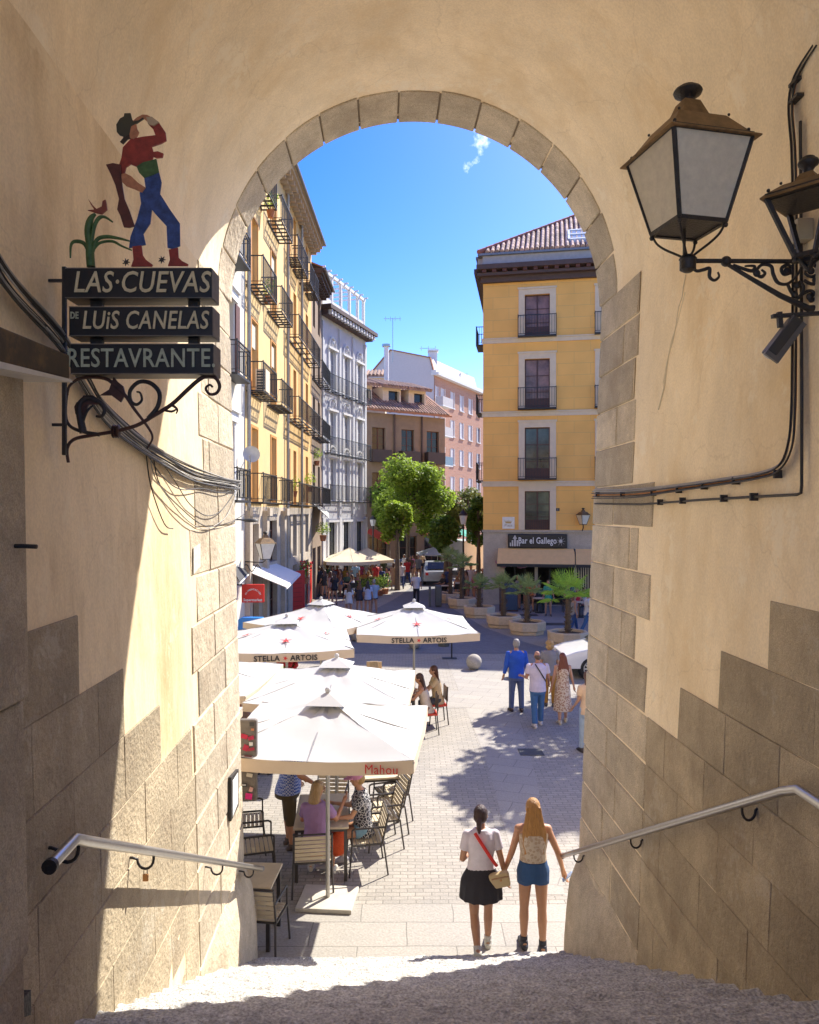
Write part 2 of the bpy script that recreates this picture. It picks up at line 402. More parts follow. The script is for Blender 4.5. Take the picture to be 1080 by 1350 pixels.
# granite blocks fixed on a wall: quad in (v, z), proud of the plaster
def wblock(mb, left, v0, v1, z0, z1, proud=.012, depth=.05, g=.006, b=.012):
    v0 += g; v1 -= g; z0 += g; z1 -= g
    X = XL if left else XR; s = 1 if left else -1
    def pt(v, z, o): return W(X(z)+s*o, v, z)
    back = [pt(v0, z0, -depth), pt(v1, z0, -depth), pt(v1, z1, -depth), pt(v0, z1, -depth)]
    j = [random.uniform(-.003, .004) for _ in range(4)]
    mid = [pt(v0, z0, proud-b), pt(v1, z0, proud-b), pt(v1, z1, proud-b), pt(v0, z1, proud-b)]
    fr = [pt(v0+b, z0+b, proud+j[0]), pt(v1-b, z0+b, proud+j[1]), pt(v1-b, z1-b, proud+j[2]), pt(v0+b, z1-b, proud+j[3])]
    mb.loft([back, mid, fr])
levels = [-.02]+[3.27-.41*k for k in range(7, -1, -1)]+[3.68, 4.09, 4.51]
def dado(left):
    mb = MB()
    steps = {4.51: 4.04, 4.09: 4.72, 3.68: 5.46, 3.27: 6.3} if left else {4.51: 4.53, 4.09: 5.16, 3.68: 5.83, 3.27: 6.5}
    allz = [3.27-.41*k for k in range(7, -1, -1)]+[3.68, 4.09, 4.51, 4.92, 5.33]
    ext = {4.92: 3.35, 5.33: 2.6}
    if not left: ext = {4.92: 3.88, 5.33: 3.2}
    steps.update(ext)
    rnd = random.Random(3 if left else 5)
    for i in range(1, len(allz)):
        z0, z1 = allz[i-1], allz[i]
        vend = None
        for k, v in steps.items():
            if abs(k-z1) < .03: vend = v
        if vend is None: vend = 6.38 if left else 6.5
        v = vend; first = True
        while v > .6:
            w = (.38 if (i % 2 and first) else .75)+rnd.uniform(-.06, .06); first = False
            st = .15+.52*(8.4-v)
            if z1 > st-.3: wblock(mb, left, v-w, v, z0, z1, proud=.010, g=.0016, b=.004)
            v -= w
    for i, p in enumerate(mb.v): pass
    return obj('stone_dado', mb, M_GRAN_D, arch, world=True)
dado(True); dado(False)
def pier(left):
    mb = MB(); rnd = random.Random(11 if left else 12)
    z = 3.27-.41*8; k = 0
    while z < ZS-.05:
        z1 = min(z+.41+rnd.uniform(-.0, .0), ZS+.02)
        if left: st = 6.42 if k % 2 else 6.62
        else: st = 6.92 if k % 2 else 6.58
        if z > 5.3: st = (7.0 if k % 2 else 6.85) if left else (7.3 if k % 2 else 7.15)
        if z < 3.0: st = 6.4 if left else 6.5
        mid = (7.25 if k % 2 else 7.62)+rnd.uniform(-.1, .1)
        wblock(mb, left, st, mid, z, z1, proud=.009, g=.005)
        wblock(mb, left, mid, 8.43, z, z1, proud=.013, g=.005)
        z += .41; k += 1
    return obj('quoin_pier', mb, M_GRAN, arch, world=True)
pier(True); pier(False)
# ring of voussoirs
ring = MB(); nvs = 15
for k in range(nvs):
    a0 = math.pi*k/nvs; a1 = math.pi*(k+1)/nvs; g = .0045
    vn = 7.86+random.uniform(-.02, .02)
    rings = []
    for v, dr in ((vn, .0), (vn+.015, -.018), (8.425, -.03)):
        pass
    nseg = 5
    near = []; 
    for v, ri in ((vn, RA-.012), (8.45, RA-.035)):
        inner = [W(UC+ri*math.cos(a0+g+(a1-a0-2*g)*j/nseg), v, ZS+ri*math.sin(a0+g+(a1-a0-2*g)*j/nseg)) for j in range(nseg+1)]
        outer = [W(UC+(RA+.4)*math.cos(a0+g+(a1-a0-2*g)*j/nseg), v, ZS+(RA+.4)*math.sin(a0+g+(a1-a0-2*g)*j/nseg)) for j in range(nseg, -1, -1)]
        near.append(inner+outer)
    ring.loft(near)
bed = MB(); loopn = 60
for k in range(loopn):
    a0 = math.pi*k/loopn; a1 = math.pi*(k+1)/loopn; q = []
    for v in (7.9, 8.43):
        for (r_, a) in ((RA-.002, a0), (RA-.002, a1), (RA+.38, a1), (RA+.38, a0)): q.append(W(UC+r_*math.cos(a), v, ZS+r_*math.sin(a)))
    bed.hexa(q)
obj('mortar_bed', bed, mat('ring_mortar', (.22, .17, .11), .95), arch, world=True)
obj('stone_ring', ring, M_GRAN, arch, world=True, bevel=.012)
# wall feet beside the lowest steps
def foot(left):
    mb = MB(); X = XL if left else XR; s = 1 if left else -1; rows = []
    for j in range(15):
        v = 6.5+(8.44-6.5)*j/14
        k = min(1, (v-6.4)/1.0)
        st = .15+.52*(8.4-v)
        prof = [(-.1, -.1), (-.1, 1.3), (.0, 1.22+.1*noise.noise(V((v*2, 0, 0)))), (.05*k, 1.08), (.10*k, .92), (.125*k, .6), (.135*k, .3), (.14*k, -.1)]
        rows.append([W(X(max(z, 0))+s*(o+.012*noise.noise(V((v*3, z*4, left*9)))), v, z+.02*noise.noise(V((v*4, z*3, 5)))) for o, z in prof])
    mb.loft(rows)
    return obj('wall_foot', mb, M_GRAN, arch, smooth=35, world=True)
foot(True); foot(False)
# granite jamb close on the left and the facade / mass of the building above
mb = MB(); X0 = -1.30
for z0, z1 in ((2.3, 3.4), (3.41, 4.35), (4.36, 5.55)):
    mb.hexa([W(-1.8, 1.2, z0), W(X0, 1.2, z0), W(X0, 2.88, z0), W(-1.8, 2.88, z0), W(-1.8, 1.2, z1), W(X0-.02, 1.2, z1), W(X0-.02, 2.88, z1), W(-1.8, 2.88, z1)])
obj('door_jamb', mb, M_GRAN_D, arch, world=True, bevel=.012)
fac = MB()
outer = []
prof = [(u, z) for (u, z) in section(.30, 10, 30)]
def outpt(u, z):
    if z < ZS: return (-9 if u < UC else 9.5, z)
    a = math.atan2(z-ZS, u-UC); c, s = math.cos(a), math.sin(a)
    t = min((9.5-UC)/c if c > 1e-6 else 1e9, (-9-UC)/c if c < -1e-6 else 1e9, (11.0-ZS)/s if s > 1e-6 else 1e9)
    return (UC+c*t, ZS+s*t)
for (u, z), (u2, z2) in zip(prof, prof[1:]):
    a, b = outpt(u, z), outpt(u2, z2)
    fac.hexa([W(u, 8.1, z), W(u2, 8.1, z2), W(b[0], 8.1, b[1]), W(a[0], 8.1, a[1]), W(u, 8.40, z), W(u2, 8.40, z2), W(b[0], 8.40, b[1]), W(a[0], 8.40, a[1])])
obj('facade', fac, M_PLASTER, arch, world=True)
rf = MB()
for s in (-1, 1):
    e = -9 if s < 0 else 9.5
    rf.hexa([W(UC, 8.7, 11.9), W(e, 8.7, 10.8), W(e, -1.1, 10.8), W(UC, -1.1, 11.9), W(UC, 8.7, 12.0), W(e, 8.7, 10.95), W(e, -1.1, 10.95), W(UC, -1.1, 12.0)])
obj('roof', rf, mat('roof_clay', (.35, .16, .09), .9), arch, world=True)
sm = MB()
sm.hexa([W(-9, -1.0, -.1), W(-8.7, -1.0, -.1), W(-8.7, 8.1, -.1), W(-9, 8.1, -.1), W(-9, -1.0, 10.9), W(-8.7, -1.0, 10.9), W(-8.7, 8.1, 10.9), W(-9, 8.1, 10.9)])
sm.hexa([W(9.2, -1.0, -.1), W(9.5, -1.0, -.1), W(9.5, 8.1, -.1), W(9.2, 8.1, -.1), W(9.2, -1.0, 10.9), W(9.5, -1.0, 10.9), W(9.5, 8.1, 10.9), W(9.2, 8.1, 10.9)])
obj('side_wall', sm, M_PLASTER, arch, world=True)
# hairline cracks in the right-hand plaster (filled with pale mortar)
mb = MB()
def crack(pts, r=.004):
    P3 = [wp(x+random.uniform(-1, 1), y, False, .002) for x, y in pts]
    mb.tube(P3, r, 5)
crack([(905, 362), (902, 380), (899, 392), (896, 405), (893, 428), (889, 448), (882, 470), (878, 490), (875, 512), (868, 540)], .007)
crack([(903, 385), (893, 425), (886, 450), (880, 480), (874, 505)], .005)
obj('plaster_repair', mb, mat('pale_mortar', (.74, .66, .5), .95), arch, smooth=60, world=True)

# ---------------- handrails
M_STEEL = mat('brushed_steel', (.46, .44, .41), .34, var=.08, scale=30, metal=1)
M_IRON = mat('black_iron', (.022, .018, .016), .5, var=.3, scale=25, bump=.3, bscale=70)
def handrail(left, label):
    t = thing('handrail', label, 'handrail', W(-1.4 if left else 2.2, 6, 0))
    mb = MB()
    if left: pts = [W(-1.41, 3.32, 3.53), W(-1.41, 3.58, 3.53), W(-1.41, 3.72, 3.46), W(-1.325, 8.6, 1.03)]
    else: pts = [W(2.245, 3.3, 3.56), W(2.245, 3.98, 3.56), W(2.24, 4.12, 3.50), W(2.11, 8.65, 1.09)]
    mb.tube(pts, .027, 14)
    obj('rail', mb, M_STEEL, t, smooth=50, world=True)
    mb = MB()
    for q, d in ((pts[-1], pts[-1]-pts[-2]), (pts[0], pts[0]-pts[1])):
        d = d.normalized()
        c = MB().tube([q-d*.005, q+d*.02], .033, 14)
        obj('end_cap', c, M_IRON if q is pts[0] else M_STEEL, t, smooth=50, world=True)
    A, B = pts[2], pts[3]
    for f in ((-.02, .21, .60, .90) if left else (.1, .52, .90)):
        q = A+(B-A)*f; s = -1 if left else 1
        X = XL(q.z) if left else XR(q.z)
        o = W(s, 0, 0)-W(0, 0, 0); dist = abs(X-((q.x+.04*q.y)/1.0016))
        h = [q+V((0, 0, -.026))]
        for k in range(0, 9):
            a = math.pi*k/8; h.append(q+o*(.05-.05*math.cos(a))*min(1, dist/.13)+V((0, 0, -.045-.06*math.sin(a))))
        h.append(q+o*(dist*.85)+V((0, 0, -.035))); h.append(q+o*(dist+.01)+V((0, 0, -.035)))
        m2 = MB().tube(h, .0085, 7); obj('bracket', m2, M_IRON, t, smooth=60, world=True)
    return t, A+(B-A)*.21
_, lockp = handrail(True, 'steel handrail on the left wall of the stairs, ending in a black cap')
handrail(False, 'steel handrail on the right wall of the stairs with hooked black brackets')
t = thing('padlock', 'small brass padlock hanging from a bracket of the left handrail', 'padlock', lockp+V((-.05, 0, -.16)))
mb = MB().box((0, 0, 0), (.035, .015, .045)); obj('lock_body', mb, mat('brass', (.55, .28, .12), .4, metal=.8), t, bevel=.004)
mb = MB().tube([(-.011, 0, .02), (-.011, 0, .045), (-.006, 0, .056), (.006, 0, .056), (.011, 0, .045), (.011, 0, .02)], .003, 6); obj('shackle', mb, M_STEEL, t)
# ================================================================== things fixed to the passage walls
M_SIGNBLK = mat('black_sign_paint', (.012, .011, .012), .45, var=.3, scale=30)
M_SIGNSIDE = mat('sign_side_metal', (.16, .14, .11), .6, var=.25, scale=20)
M_LET = mat('painted_letters', (.62, .52, .30), .6, var=.15, scale=40)
M_LET2 = mat('pale_green_letters', (.42, .44, .30), .6, var=.2, scale=40)
M_PIRON = mat('purple_iron', (.05, .018, .014), .5, var=.4, scale=25)
YS = 3.72
def S1(zx, zy, Y=YS): return P(zx/2.5, 100+zy/2.5, Y)          # coordinates measured on an enlargement of the sign
def S7(zx, zy, Y=YS): return P(zx/3.273, 350+zy/3.273, Y)
sg = thing('hanging_sign', 'black three board restaurant sign on a scrolled iron bracket, painted bandit cut-out on top', 'sign', P(86, 495, YS))
for (x0, x1, y0, y1, txts) in ((86, 279, 353, 393, [('LAS·CUEVAS', 186, 373, 35, M_LET, .18, .80)]),
                               (91, 280, 404, 443, [('LUiS CANELAS', 191, 423, 30, M_LET, .16, .74), ('DE', 98, 416, 11, M_LET2, 0, .7)]),
                               (93, 281, 453, 493, [('RESTAVRANTE.', 186, 473, 31, M_LET2, 0, .80)])):
    a = P(x0, y1, YS); b = P(x1, y0, YS+.13)
    b = V((P(x1, y0, YS).x, YS+.14, P(x1, y0, YS).z))
    bd = obj('sign_board', MB().box2(a, b), M_SIGNBLK, sg, world=True, bevel=.002)
    e = MB().box2((b.x, YS+.004, a.z+.002), (b.x+.003, YS+.136, b.z-.002)); obj('end_plate', e, M_SIGNSIDE, bd, world=True)
    fr = MB()
    for q0, q1 in (((a.x, YS-.003, a.z), (b.x, YS+.0, a.z+.004)), ((a.x, YS-.003, b.z-.004), (b.x, YS, b.z))): fr.box2(q0, q1)
    obj('edge_trim', fr, M_SIGNSIDE, bd, world=True)
    for (tx, cx, cy, sz, m, sh, xs) in txts:
        lettering('lettering', tx, sz*YS/F*1.12, P(cx, cy, YS-.006), m, bd, shear=sh, depth=.002, extra=.0012, xs=xs)
for x in (124, 253):
    for y0, y1 in ((393, 404), (443, 453)):
        obj('spacer', MB().box2(P(x-5, y1, YS+.05), V((P(x+5, y0, YS).x, YS+.08, P(x+5, y0, YS).z))), M_IRON, sg, world=True)
obj('wall_post', MB().bar(P(85, 352, YS+.03), P(85, 600, YS+.03), .018), M_IRON, sg, world=True)
for y_ in (370, 560): obj('wall_bolt', MB().bar(P(85, y_, YS+.03), P(85, y_, YS+.03)+V((-.14, 0, 0)), .014), M_IRON, sg, world=True)
def smoothpath(pts, n=6):
    out = []
    for i in range(len(pts)-1):
        p0 = pts[max(i-1, 0)]; p1 = pts[i]; p2 = pts[i+1]; p3 = pts[min(i+2, len(pts)-1)]
        for k in range(n):
            t = k/n
            out.append(.5*((2*p1)+(p2-p0)*t+(2*p0-5*p1+4*p2-p3)*t*t+(3*p1-p0-3*p2+p3)*t*t*t))
    out.append(pts[-1]); return out
def scroll(mb, pts, r0, r1=None, Y=YS, conv=S7, rm=None):
    q = smoothpath([V(conv(x, y, Y)) for x, y in pts], 5); n = len(q)
    r1 = r1 or r0*.5; rm = rm or r0
    rs = [(r0+(rm-r0)*(i/(n/2)) if i < n/2 else rm+(r1-rm)*((i-n/2)/(n/2))) for i in range(n)]
    mb.tube(q, r0, 8, rs=rs)
YB = YS+.05
for k, (pts, r0, rm, r1) in enumerate([
    ([(290, 560), (300, 520), (340, 490), (400, 482), (460, 490), (500, 520), (540, 560), (580, 620), (640, 700), (658, 745), (635, 790)], .006, .010, .004),
    ([(640, 660), (680, 610), (688, 550), (650, 508), (600, 503), (562, 540), (565, 585), (590, 600), (612, 580), (605, 550), (590, 545)], .012, .010, .004),
    ([(295, 850), (290, 790), (320, 750), (400, 732), (500, 715), (590, 690), (660, 650), (740, 600), (800, 545), (850, 500), (890, 478), (930, 485), (948, 520), (935, 550), (905, 555), (888, 530), (905, 515), (918, 525)], .008, .011, .005),
    ([(360, 722), (345, 650), (345, 600), (380, 572), (430, 590), (452, 620), (440, 650), (415, 650)], .020, .014, .006),
    ([(290, 560), (284, 640), (300, 690), (350, 715), (430, 730)], .005, .008, .010),
    ([(372, 725), (358, 680), (375, 630), (402, 603)], .008, .008, .004),
    ([(740, 600), (765, 620), (760, 640)], .008, .005, .003), ([(700, 622), (740, 630), (765, 618)], .006, .006, .003)]):
    mb = MB(); scroll(mb, pts, r0, r1, YB, rm=rm); obj('scroll', mb, M_PIRON if k in (0, 2, 6, 7) else M_IRON, sg, smooth=60, world=True)
mb = MB()
for L in ([(430, 560), (470, 535), (490, 480), (505, 500), (530, 520), (540, 555), (520, 590), (480, 560)], [(320, 610), (330, 590), (345, 585), (360, 560), (400, 560), (440, 585), (420, 600), (380, 600), (365, 640), (345, 660), (325, 640)]):
    mb.prism([S7(x, y, YB-.006) for x, y in L], (0, .012, 0))
obj('leaf_ornament', mb, M_PIRON, sg, world=True)
c = S7(500, 716, YB); mb = MB()
for dx in (-.012, .0, .012): mb.ball(c+V((dx, 0, 0)), (.008, .03, .034), 12, 8)
obj('collar', mb, M_PIRON, sg, smooth=60, world=True)
# the bandit cut-out
fig = obj('figure_torso', MB().prism([S1(x, y, YS+.04) for x, y in [(500, 232), (530, 222), (548, 212), (545, 185), (525, 155), (505, 150), (490, 160), (505, 175), (512, 195), (470, 200), (430, 208), (405, 235), (400, 270), (390, 300), (395, 330), (408, 325), (415, 300), (430, 290), (455, 300), (500, 280), (505, 265), (515, 270), (535, 268), (538, 255), (520, 248), (505, 250)]], (0, .010, 0)), mat('rust_red_paint', (.27, .03, .018), .55, var=.35, scale=30), sg, world=True)
SKINP = mat('painted_skin', (.42, .17, .08), .6, var=.3, scale=30)
def cut(name, L, m, dy=0.0, parent=fig):
    return obj(name, MB().prism([S1(x, y, YS+.04+dy) for x, y in L], (0, .008, 0)), m, parent, world=True)
BLUEP = mat('blue_paint', (.028, .06, .19), .55, var=.5, scale=25)
BLK = mat('dark_brown_paint', (.03, .018, .012), .5, var=.3)
GREENP = mat('dark_green_paint', (.05, .11, .03), .55, var=.4, scale=30)
cut('hat', [(385, 185), (383, 160), (395, 140), (408, 133), (410, 123), (430, 122), (434, 140), (440, 150), (455, 143), (475, 128), (486, 130), (470, 143), (450, 156), (432, 166), (427, 190), (412, 200), (394, 195)], mat('hat_paint', (.05, .045, .025), .6), -.004)
cut('hair', [(410, 190), (425, 185), (432, 205), (420, 208), (405, 224), (395, 217), (405, 205)], BLK, -.002)
cut('face', [(432, 166), (448, 157), (452, 175), (458, 185), (452, 198), (440, 208), (428, 204), (426, 185)], SKINP, -.003)
cut('raised_hand', [(438, 148), (452, 136), (470, 127), (485, 128), (500, 136), (518, 152), (500, 162), (486, 150), (470, 136), (455, 146)], SKINP, -.006)
cut('sleeve_cuff', [(482, 135), (500, 134), (524, 152), (506, 164), (488, 158)], mat('pale_cuff', (.45, .33, .2), .6), -.008)
cut('sash', [(450, 298), (470, 285), (515, 273), (524, 318), (500, 328), (475, 336), (458, 318)], GREENP, -.004)
cut('trousers', [(475, 335), (524, 318), (532, 350), (527, 388), (560, 440), (592, 485), (593, 560), (570, 570), (552, 566), (549, 495), (512, 455), (500, 440), (495, 485), (472, 520), (480, 556), (425, 567), (430, 530), (452, 470), (465, 420), (460, 385), (480, 370)], BLUEP, -.002)
cut('boot', [(436, 562), (466, 558), (470, 590), (480, 605), (503, 622), (500, 628), (432, 628), (440, 605)], fig.data.materials[0], -.004)
cut('boot', [(556, 572), (586, 566), (588, 598), (600, 610), (620, 620), (618, 626), (553, 626), (560, 605)], fig.data.materials[0], -.004)
cut('forearm', [(395, 325), (412, 320), (432, 330), (455, 352), (480, 368), (468, 384), (442, 372), (415, 362), (398, 345)], SKINP, -.006)
cut('blunderbuss', [(349, 292), (372, 287), (398, 292), (399, 330), (404, 370), (410, 405), (425, 440), (444, 495), (425, 500), (408, 498), (396, 460), (386, 440), (392, 405), (380, 360), (364, 322)], mat('gun_paint', (.09, .02, .014), .5, var=.4, scale=20), -.010)
for (zx, zy) in ((415, 613), (533, 605)):
    L = []
    for k in range(14):
        r = 13 if k % 2 == 0 else 5; a = math.pi*k/7; L.append((zx+r*math.cos(a), zy+r*math.sin(a)))
    cut('spur', L, M_IRON, -.004)
mb = MB()
for L, r0, r1 in (([(300, 629), (297, 590), (296, 550)], .022, .018), ([(296, 560), (290, 510), (300, 470), (315, 455)], .018, .005), ([(300, 560), (310, 500), (325, 470), (345, 465), (372, 482)], .010, .003),
                  ([(305, 580), (320, 540), (350, 530), (390, 535), (430, 545)], .010, .003), ([(310, 570), (330, 550), (370, 545), (400, 560), (435, 575)], .007, .003), ([(295, 590), (280, 555), (255, 545), (235, 555), (232, 600)], .010, .003)):
    scroll(mb, L, r0, r1, YS+.05, S1)
obj('agave_ornament', mb, GREENP, sg, smooth=60, world=True)
mb = MB(); mb.prism([S1(x, y, YS+.04) for x, y in [(290, 405), (305, 425), (318, 438), (335, 430), (338, 412), (347, 407), (350, 420), (352, 440), (335, 455), (318, 452), (288, 442), (310, 440), (300, 425)]], (0, .01, 0))
obj('bird_ornament', mb, mat('bird_paint', (.22, .05, .03), .6), sg, world=True)

# beam / lamp canopy on the left jamb
cn = thing('wall_canopy', 'short dark wooden canopy with a pale strip below, on the left jamb under the cables', 'canopy', W(-1.4, 2.6, 5.6))
def WW(px, py, u): # point at passage coordinate u along the pixel ray
    dx, dz = (px-540)/F, -(py-675)/F; du, dv = (dx+.04)/1.0016, (1-.04*dx)/1.0016; t = u/du
    return W(u, t*dv, CZ+t*dz)
a, b, c_, d = WW(-60, 405, -1.2), WW(92, 468, -1.2), WW(92, 500, -1.2), WW(-60, 462, -1.2)
off = W(-.5, 0, 0)
mb = MB(); mb.hexa([d, c_, c_+off, d+off, a, b, b+off, a+off]); obj('canopy_beam', mb, mat('tarred_wood', (.045, .03, .014), .6, var=.6, scale=5, stain=(.22, .12, .03), stainscale=5), cn, world=True, bevel=.006)
mb = MB(); dz = V((0, 0, -.012)); mb.hexa([d+dz*2.2-off*.02, c_+dz*1-off*.02, c_+dz+off*.9, d+dz*2.2+off*.9, d-off*.02-V((0,0,.001)), c_-off*.02-V((0,0,.001)), c_+off*.9-V((0,0,.001)), d+off*.9-V((0,0,.001))]); obj('pale_strip', mb, mat('white_strip', (.6, .57, .5), .5), cn, world=True)
h = thing('wall_hook', 'iron door pin sticking out of the left stone jamb', 'hook', WW(18, 720, -1.3))
mb = MB(); q = WW(12, 720, -1.33); mb.tube([q, q+V((.05, 0, .0)), q+V((.10, 0, -.002))], .008, 8); mb.ball(q, (.012, .02, .022)); obj('pin', mb, M_IRON, h, smooth=50, world=True)
pq = thing('wall_plaque', 'narrow white notice in a black frame on the left pier by the handrail end', 'plaque', wp(303, 1050, True))
def wallquad(x0, x1, ya0, ya1, yb0, yb1, left, off, th):
    A = [wp(x0, ya1, left, off), wp(x1, yb1, left, off), wp(x1, yb0, left, off), wp(x0, ya0, left, off)]
    o = W(-th if left else th, 0, 0)
    return MB().prism(A, o)
obj('frame', wallquad(299, 309, 1025, 1083, 1014, 1062, True, .045, .03), M_IRON, pq, world=True)
obj('notice', wallquad(300.5, 307.5, 1030, 1077, 1019, 1059, True, .05, .004), mat('white_notice', (.75, .74, .7), .4), pq, world=True)
lb = thing('wall_label', 'small worn paper label stuck on the left wall next to the stone pier', 'label', wp(256, 738, True))
obj('paper', wallquad(252, 261, 722, 757, 716, 747, True, .022, .003), mat('worn_paper', (.62, .58, .5), .8, var=.25, scale=40), lb, world=True)
dg = thing('floor_box', 'dark open metal box at the foot of the left wall, lowest left corner', 'box', wp(35, 1335, True))
mb = MB(); mb.prism([WW(22, 1345, -1.35), WW(41, 1338, -1.35), WW(41, 1305, -1.35), WW(22, 1325, -1.35)], W(-.12, 0, 0)); obj('box_body', mb, M_IRON, dg, world=True)

# ---------------- cables
M_CABB = mat('black_cable', (.03, .025, .02), .6, var=.3)
M_CABG = mat('grey_cable', (.33, .31, .27), .6, var=.2)
M_CABW = mat('white_cable', (.6, .57, .5), .6, var=.15)
M_CABO = mat('orange_cable', (.55, .2, .05), .6, var=.15)
cb = thing('cable_bundle', 'sagging bundle of old cables along the left wall behind the sign', 'cables', wp(200, 600, True))
base = [(-30, 345), (0, 385), (60, 448), (100, 500), (130, 545), (170, 580), (210, 606), (250, 626), (290, 636), (311, 640)]
for k in range(13):
    dy = (k-6)*2.4+random.uniform(-1.5, 1.5); o = .03+.02*random.random()
    pts = []
    for i, (x, y) in enumerate(base):
        e = 1-.7*(i/9)
        pts.append(wp(x+random.uniform(-2, 2), y+dy*e*1.3+random.uniform(-2, 2), True, o+.03*(i < 3)))
    obj('cable', MB().tube(smoothpath(pts, 4), random.choice([.005, .007, .008]), 6), [M_CABB, M_CABG, M_CABB, M_CABW][k % 4], cb, smooth=60, world=True)
for L, m in (([(190, 590), (196, 625), (215, 655), (240, 685), (265, 697), (290, 685), (302, 665), (309, 645)], M_CABG), ([(195, 600), (205, 640), (235, 672), (258, 690), (275, 694), (300, 688), (318, 678)], M_CABB),
             ([(180, 585), (205, 625), (232, 645), (262, 644), (290, 650), (309, 642)], M_CABB), ([(200, 600), (225, 635), (245, 665), (268, 680), (288, 672), (306, 648)], M_CABB), ([(185, 590), (192, 640), (210, 690), (222, 697)], M_CABB)):
    obj('loose_cable', MB().tube(smoothpath([wp(x, y, True, .035) for x, y in L], 5), .0045, 6), m, cb, smooth=60, world=True)
cr_ = thing('cable_run', 'cables and conduit clipped along the right wall, bending up beside the lanterns', 'cables', wp(960, 640, False))
for k in range(6):
    y0 = 650+k*2.2; o = .035+.01*(k % 3)
    pts = [(787, y0-4), (840, y0-5), (900, y0-11-k*.5), (960, y0-19-k*.6), (1010, y0-27-k*.6), (1038, y0-40), (1052, y0-70), (1056, 540), (1057, 480), (1058, 300), (1056, 200), (1052, 140), (1060, 100), (1085, 60)]
    pts = [wp(x+(k-2.5)*1.6*(i > 5), y, False, o) for i, (x, y) in enumerate(pts)]
    obj('cable', MB().tube(smoothpath(pts, 5), .008 if k < 2 else .006, 6), [M_CABG, M_CABG, M_CABB, M_CABO, M_CABB, M_CABB][k], cr_, smooth=60, world=True)
pts = [(788, 664), (850, 665), (930, 659), (1000, 655), (1058, 652), (1063, 650), (1064, 640), (1064, 500), (1063, 300), (1062, 160)]
obj('conduit', MB().tube([wp(x, y, False, .03) for x, y in pts], .009, 8), M_CABB, cr_, smooth=60, world=True)
for x, y in ((792, 652), (825, 652), (866, 650), (900, 646), (934, 641), (976, 634), (1032, 625), (875, 662), (905, 660), (960, 657), (1000, 655)):
    q = wp(x, y, False, .03); obj('clip', MB().box(q, (.05, .016, .05)), M_IRON, cr_, world=True)
for x, y in ((1058, 108), (1058, 130), (1062, 262)):
    q = wp(x, y, False, .03); obj('clip', MB().box(q, (.06, .1, .02)), M_IRON, cr_, world=True)
jb = thing('junction_box', 'small grey metal junction box on the right wall behind the empty lantern', 'box', wp(1067, 305, False))
q = wp(1068, 305, False, .05); obj('box_body', MB().box(q, (.09, .10, .12)), mat('grey_box_paint', (.35, .31, .24), .5), jb, world=True, bevel=.005)
obj('handle', MB().box(q+V((-.05, -.02, 0)), (.01, .02, .06)), M_IRON, jb, world=True)

# ---------------- lanterns
M_FROST = mat('frosted_glass', (.80, .74, .60), .5, var=.10, scale=22, bump=.3, bscale=60, trans=.25)
M_LROOF = mat('lantern_roof', (.20, .12, .05), .55, var=.4, scale=12, metal=.3)
def lantern_parts(t, hb, ht, z0, z1, zr, zf, rot, glass=True):
    M = Matrix.Rotation(rot, 4, 'Z')
    def c4(h, z): return [M @ V((a*h, b*h, z)) for a, b in ((-1, -1), (1, -1), (1, 1), (-1, 1))]
    B = c4(hb, z0); T = c4(ht, z1)
    fr = MB()
    for i in range(4):
        j = (i+1) % 4
        fr.bar(B[i], T[i], .022); fr.bar(B[i], B[j], .024); fr.bar(T[i], T[j], .026)
    for q in B: fr.ball(q+V((0, 0, -.02)), .014, 8, 6)
    obj('frame', fr, M_IRON, t)
    if glass:
        for i in range(4):
            j = (i+1) % 4; k = .94
            pn = MB(); n_ = ((B[i]+B[j])/2); n_.z = 0; n_ = n_.normalized()*.006
            q = [B[i].lerp(B[j], .04)+(T[i]-B[i])*.02, B[j].lerp(B[i], .04)+(T[j]-B[j])*.02, T[j].lerp(T[i], .03)-(T[j]-B[j])*.02, T[i].lerp(T[j], .03)-(T[i]-B[i])*.02]
            pn.prism(q, n_); obj('glass_pane', pn, M_FROST, t)
    rf = MB(); e = ht*1.14; H = zr-z1
    rings = [c4(e, z1-.012), c4(e, z1-.004), c4(ht*.98, z1+.02), c4(ht*.60, z1+H*.52), c4(ht*.36, z1+H*.60), c4(ht*.2, z1+H*.98)]
    rf.loft(rings); rfo = obj('roof', rf, M_LROOF, t)
    fn = MB(); f0 = zr; s = (zf-zr)
    fn.lathe([(ht*.17, f0-.02), (ht*.15, f0+s*.15), (ht*.23, f0+s*.35), (ht*.31, f0+s*.45), (ht*.335, f0+s*.6), (ht*.30, f0+s*.75), (ht*.22, f0+s*.8), (ht*.20, f0+s*.92), (ht*.14, f0+s*.98), (.005, f0+s)], n=18)
    obj('finial', fn, M_IRON, t, smooth=50)
    kn = MB()
    for q in c4(e*.82, z1+.035): kn.ball(q, .010, 8, 6)
    for q in c4(ht*.64, z1+H*.48+.012): kn.ball(q, .008, 8, 6)
    obj('rivets', kn, M_IRON, rfo, smooth=50)
    return B, T
L0 = P(907, 345, 4.3)
t = thing('wall_lantern', 'large frosted glass lantern held out on the ornate iron arm on the right', 'lantern', L0)
bz = .19
B, T = lantern_parts(t, .142, .24, bz, .63, .905, 1.0, R(13))
mb = MB()
for q in B:
    mb.tube(smoothpath([q, q*.86+V((0, 0, -.03)), V((q.x*.62, q.y*.62, bz-.10)), V((q.x*.3, q.y*.3, .05)), V((q.x*.15, q.y*.15, .03))], 4), .007, 6)
mb.tube([V((-.02, 0, .02)), V((-.02, 0, bz+.02))], .009, 6)
obj('cradle', mb, M_IRON, t, smooth=60)
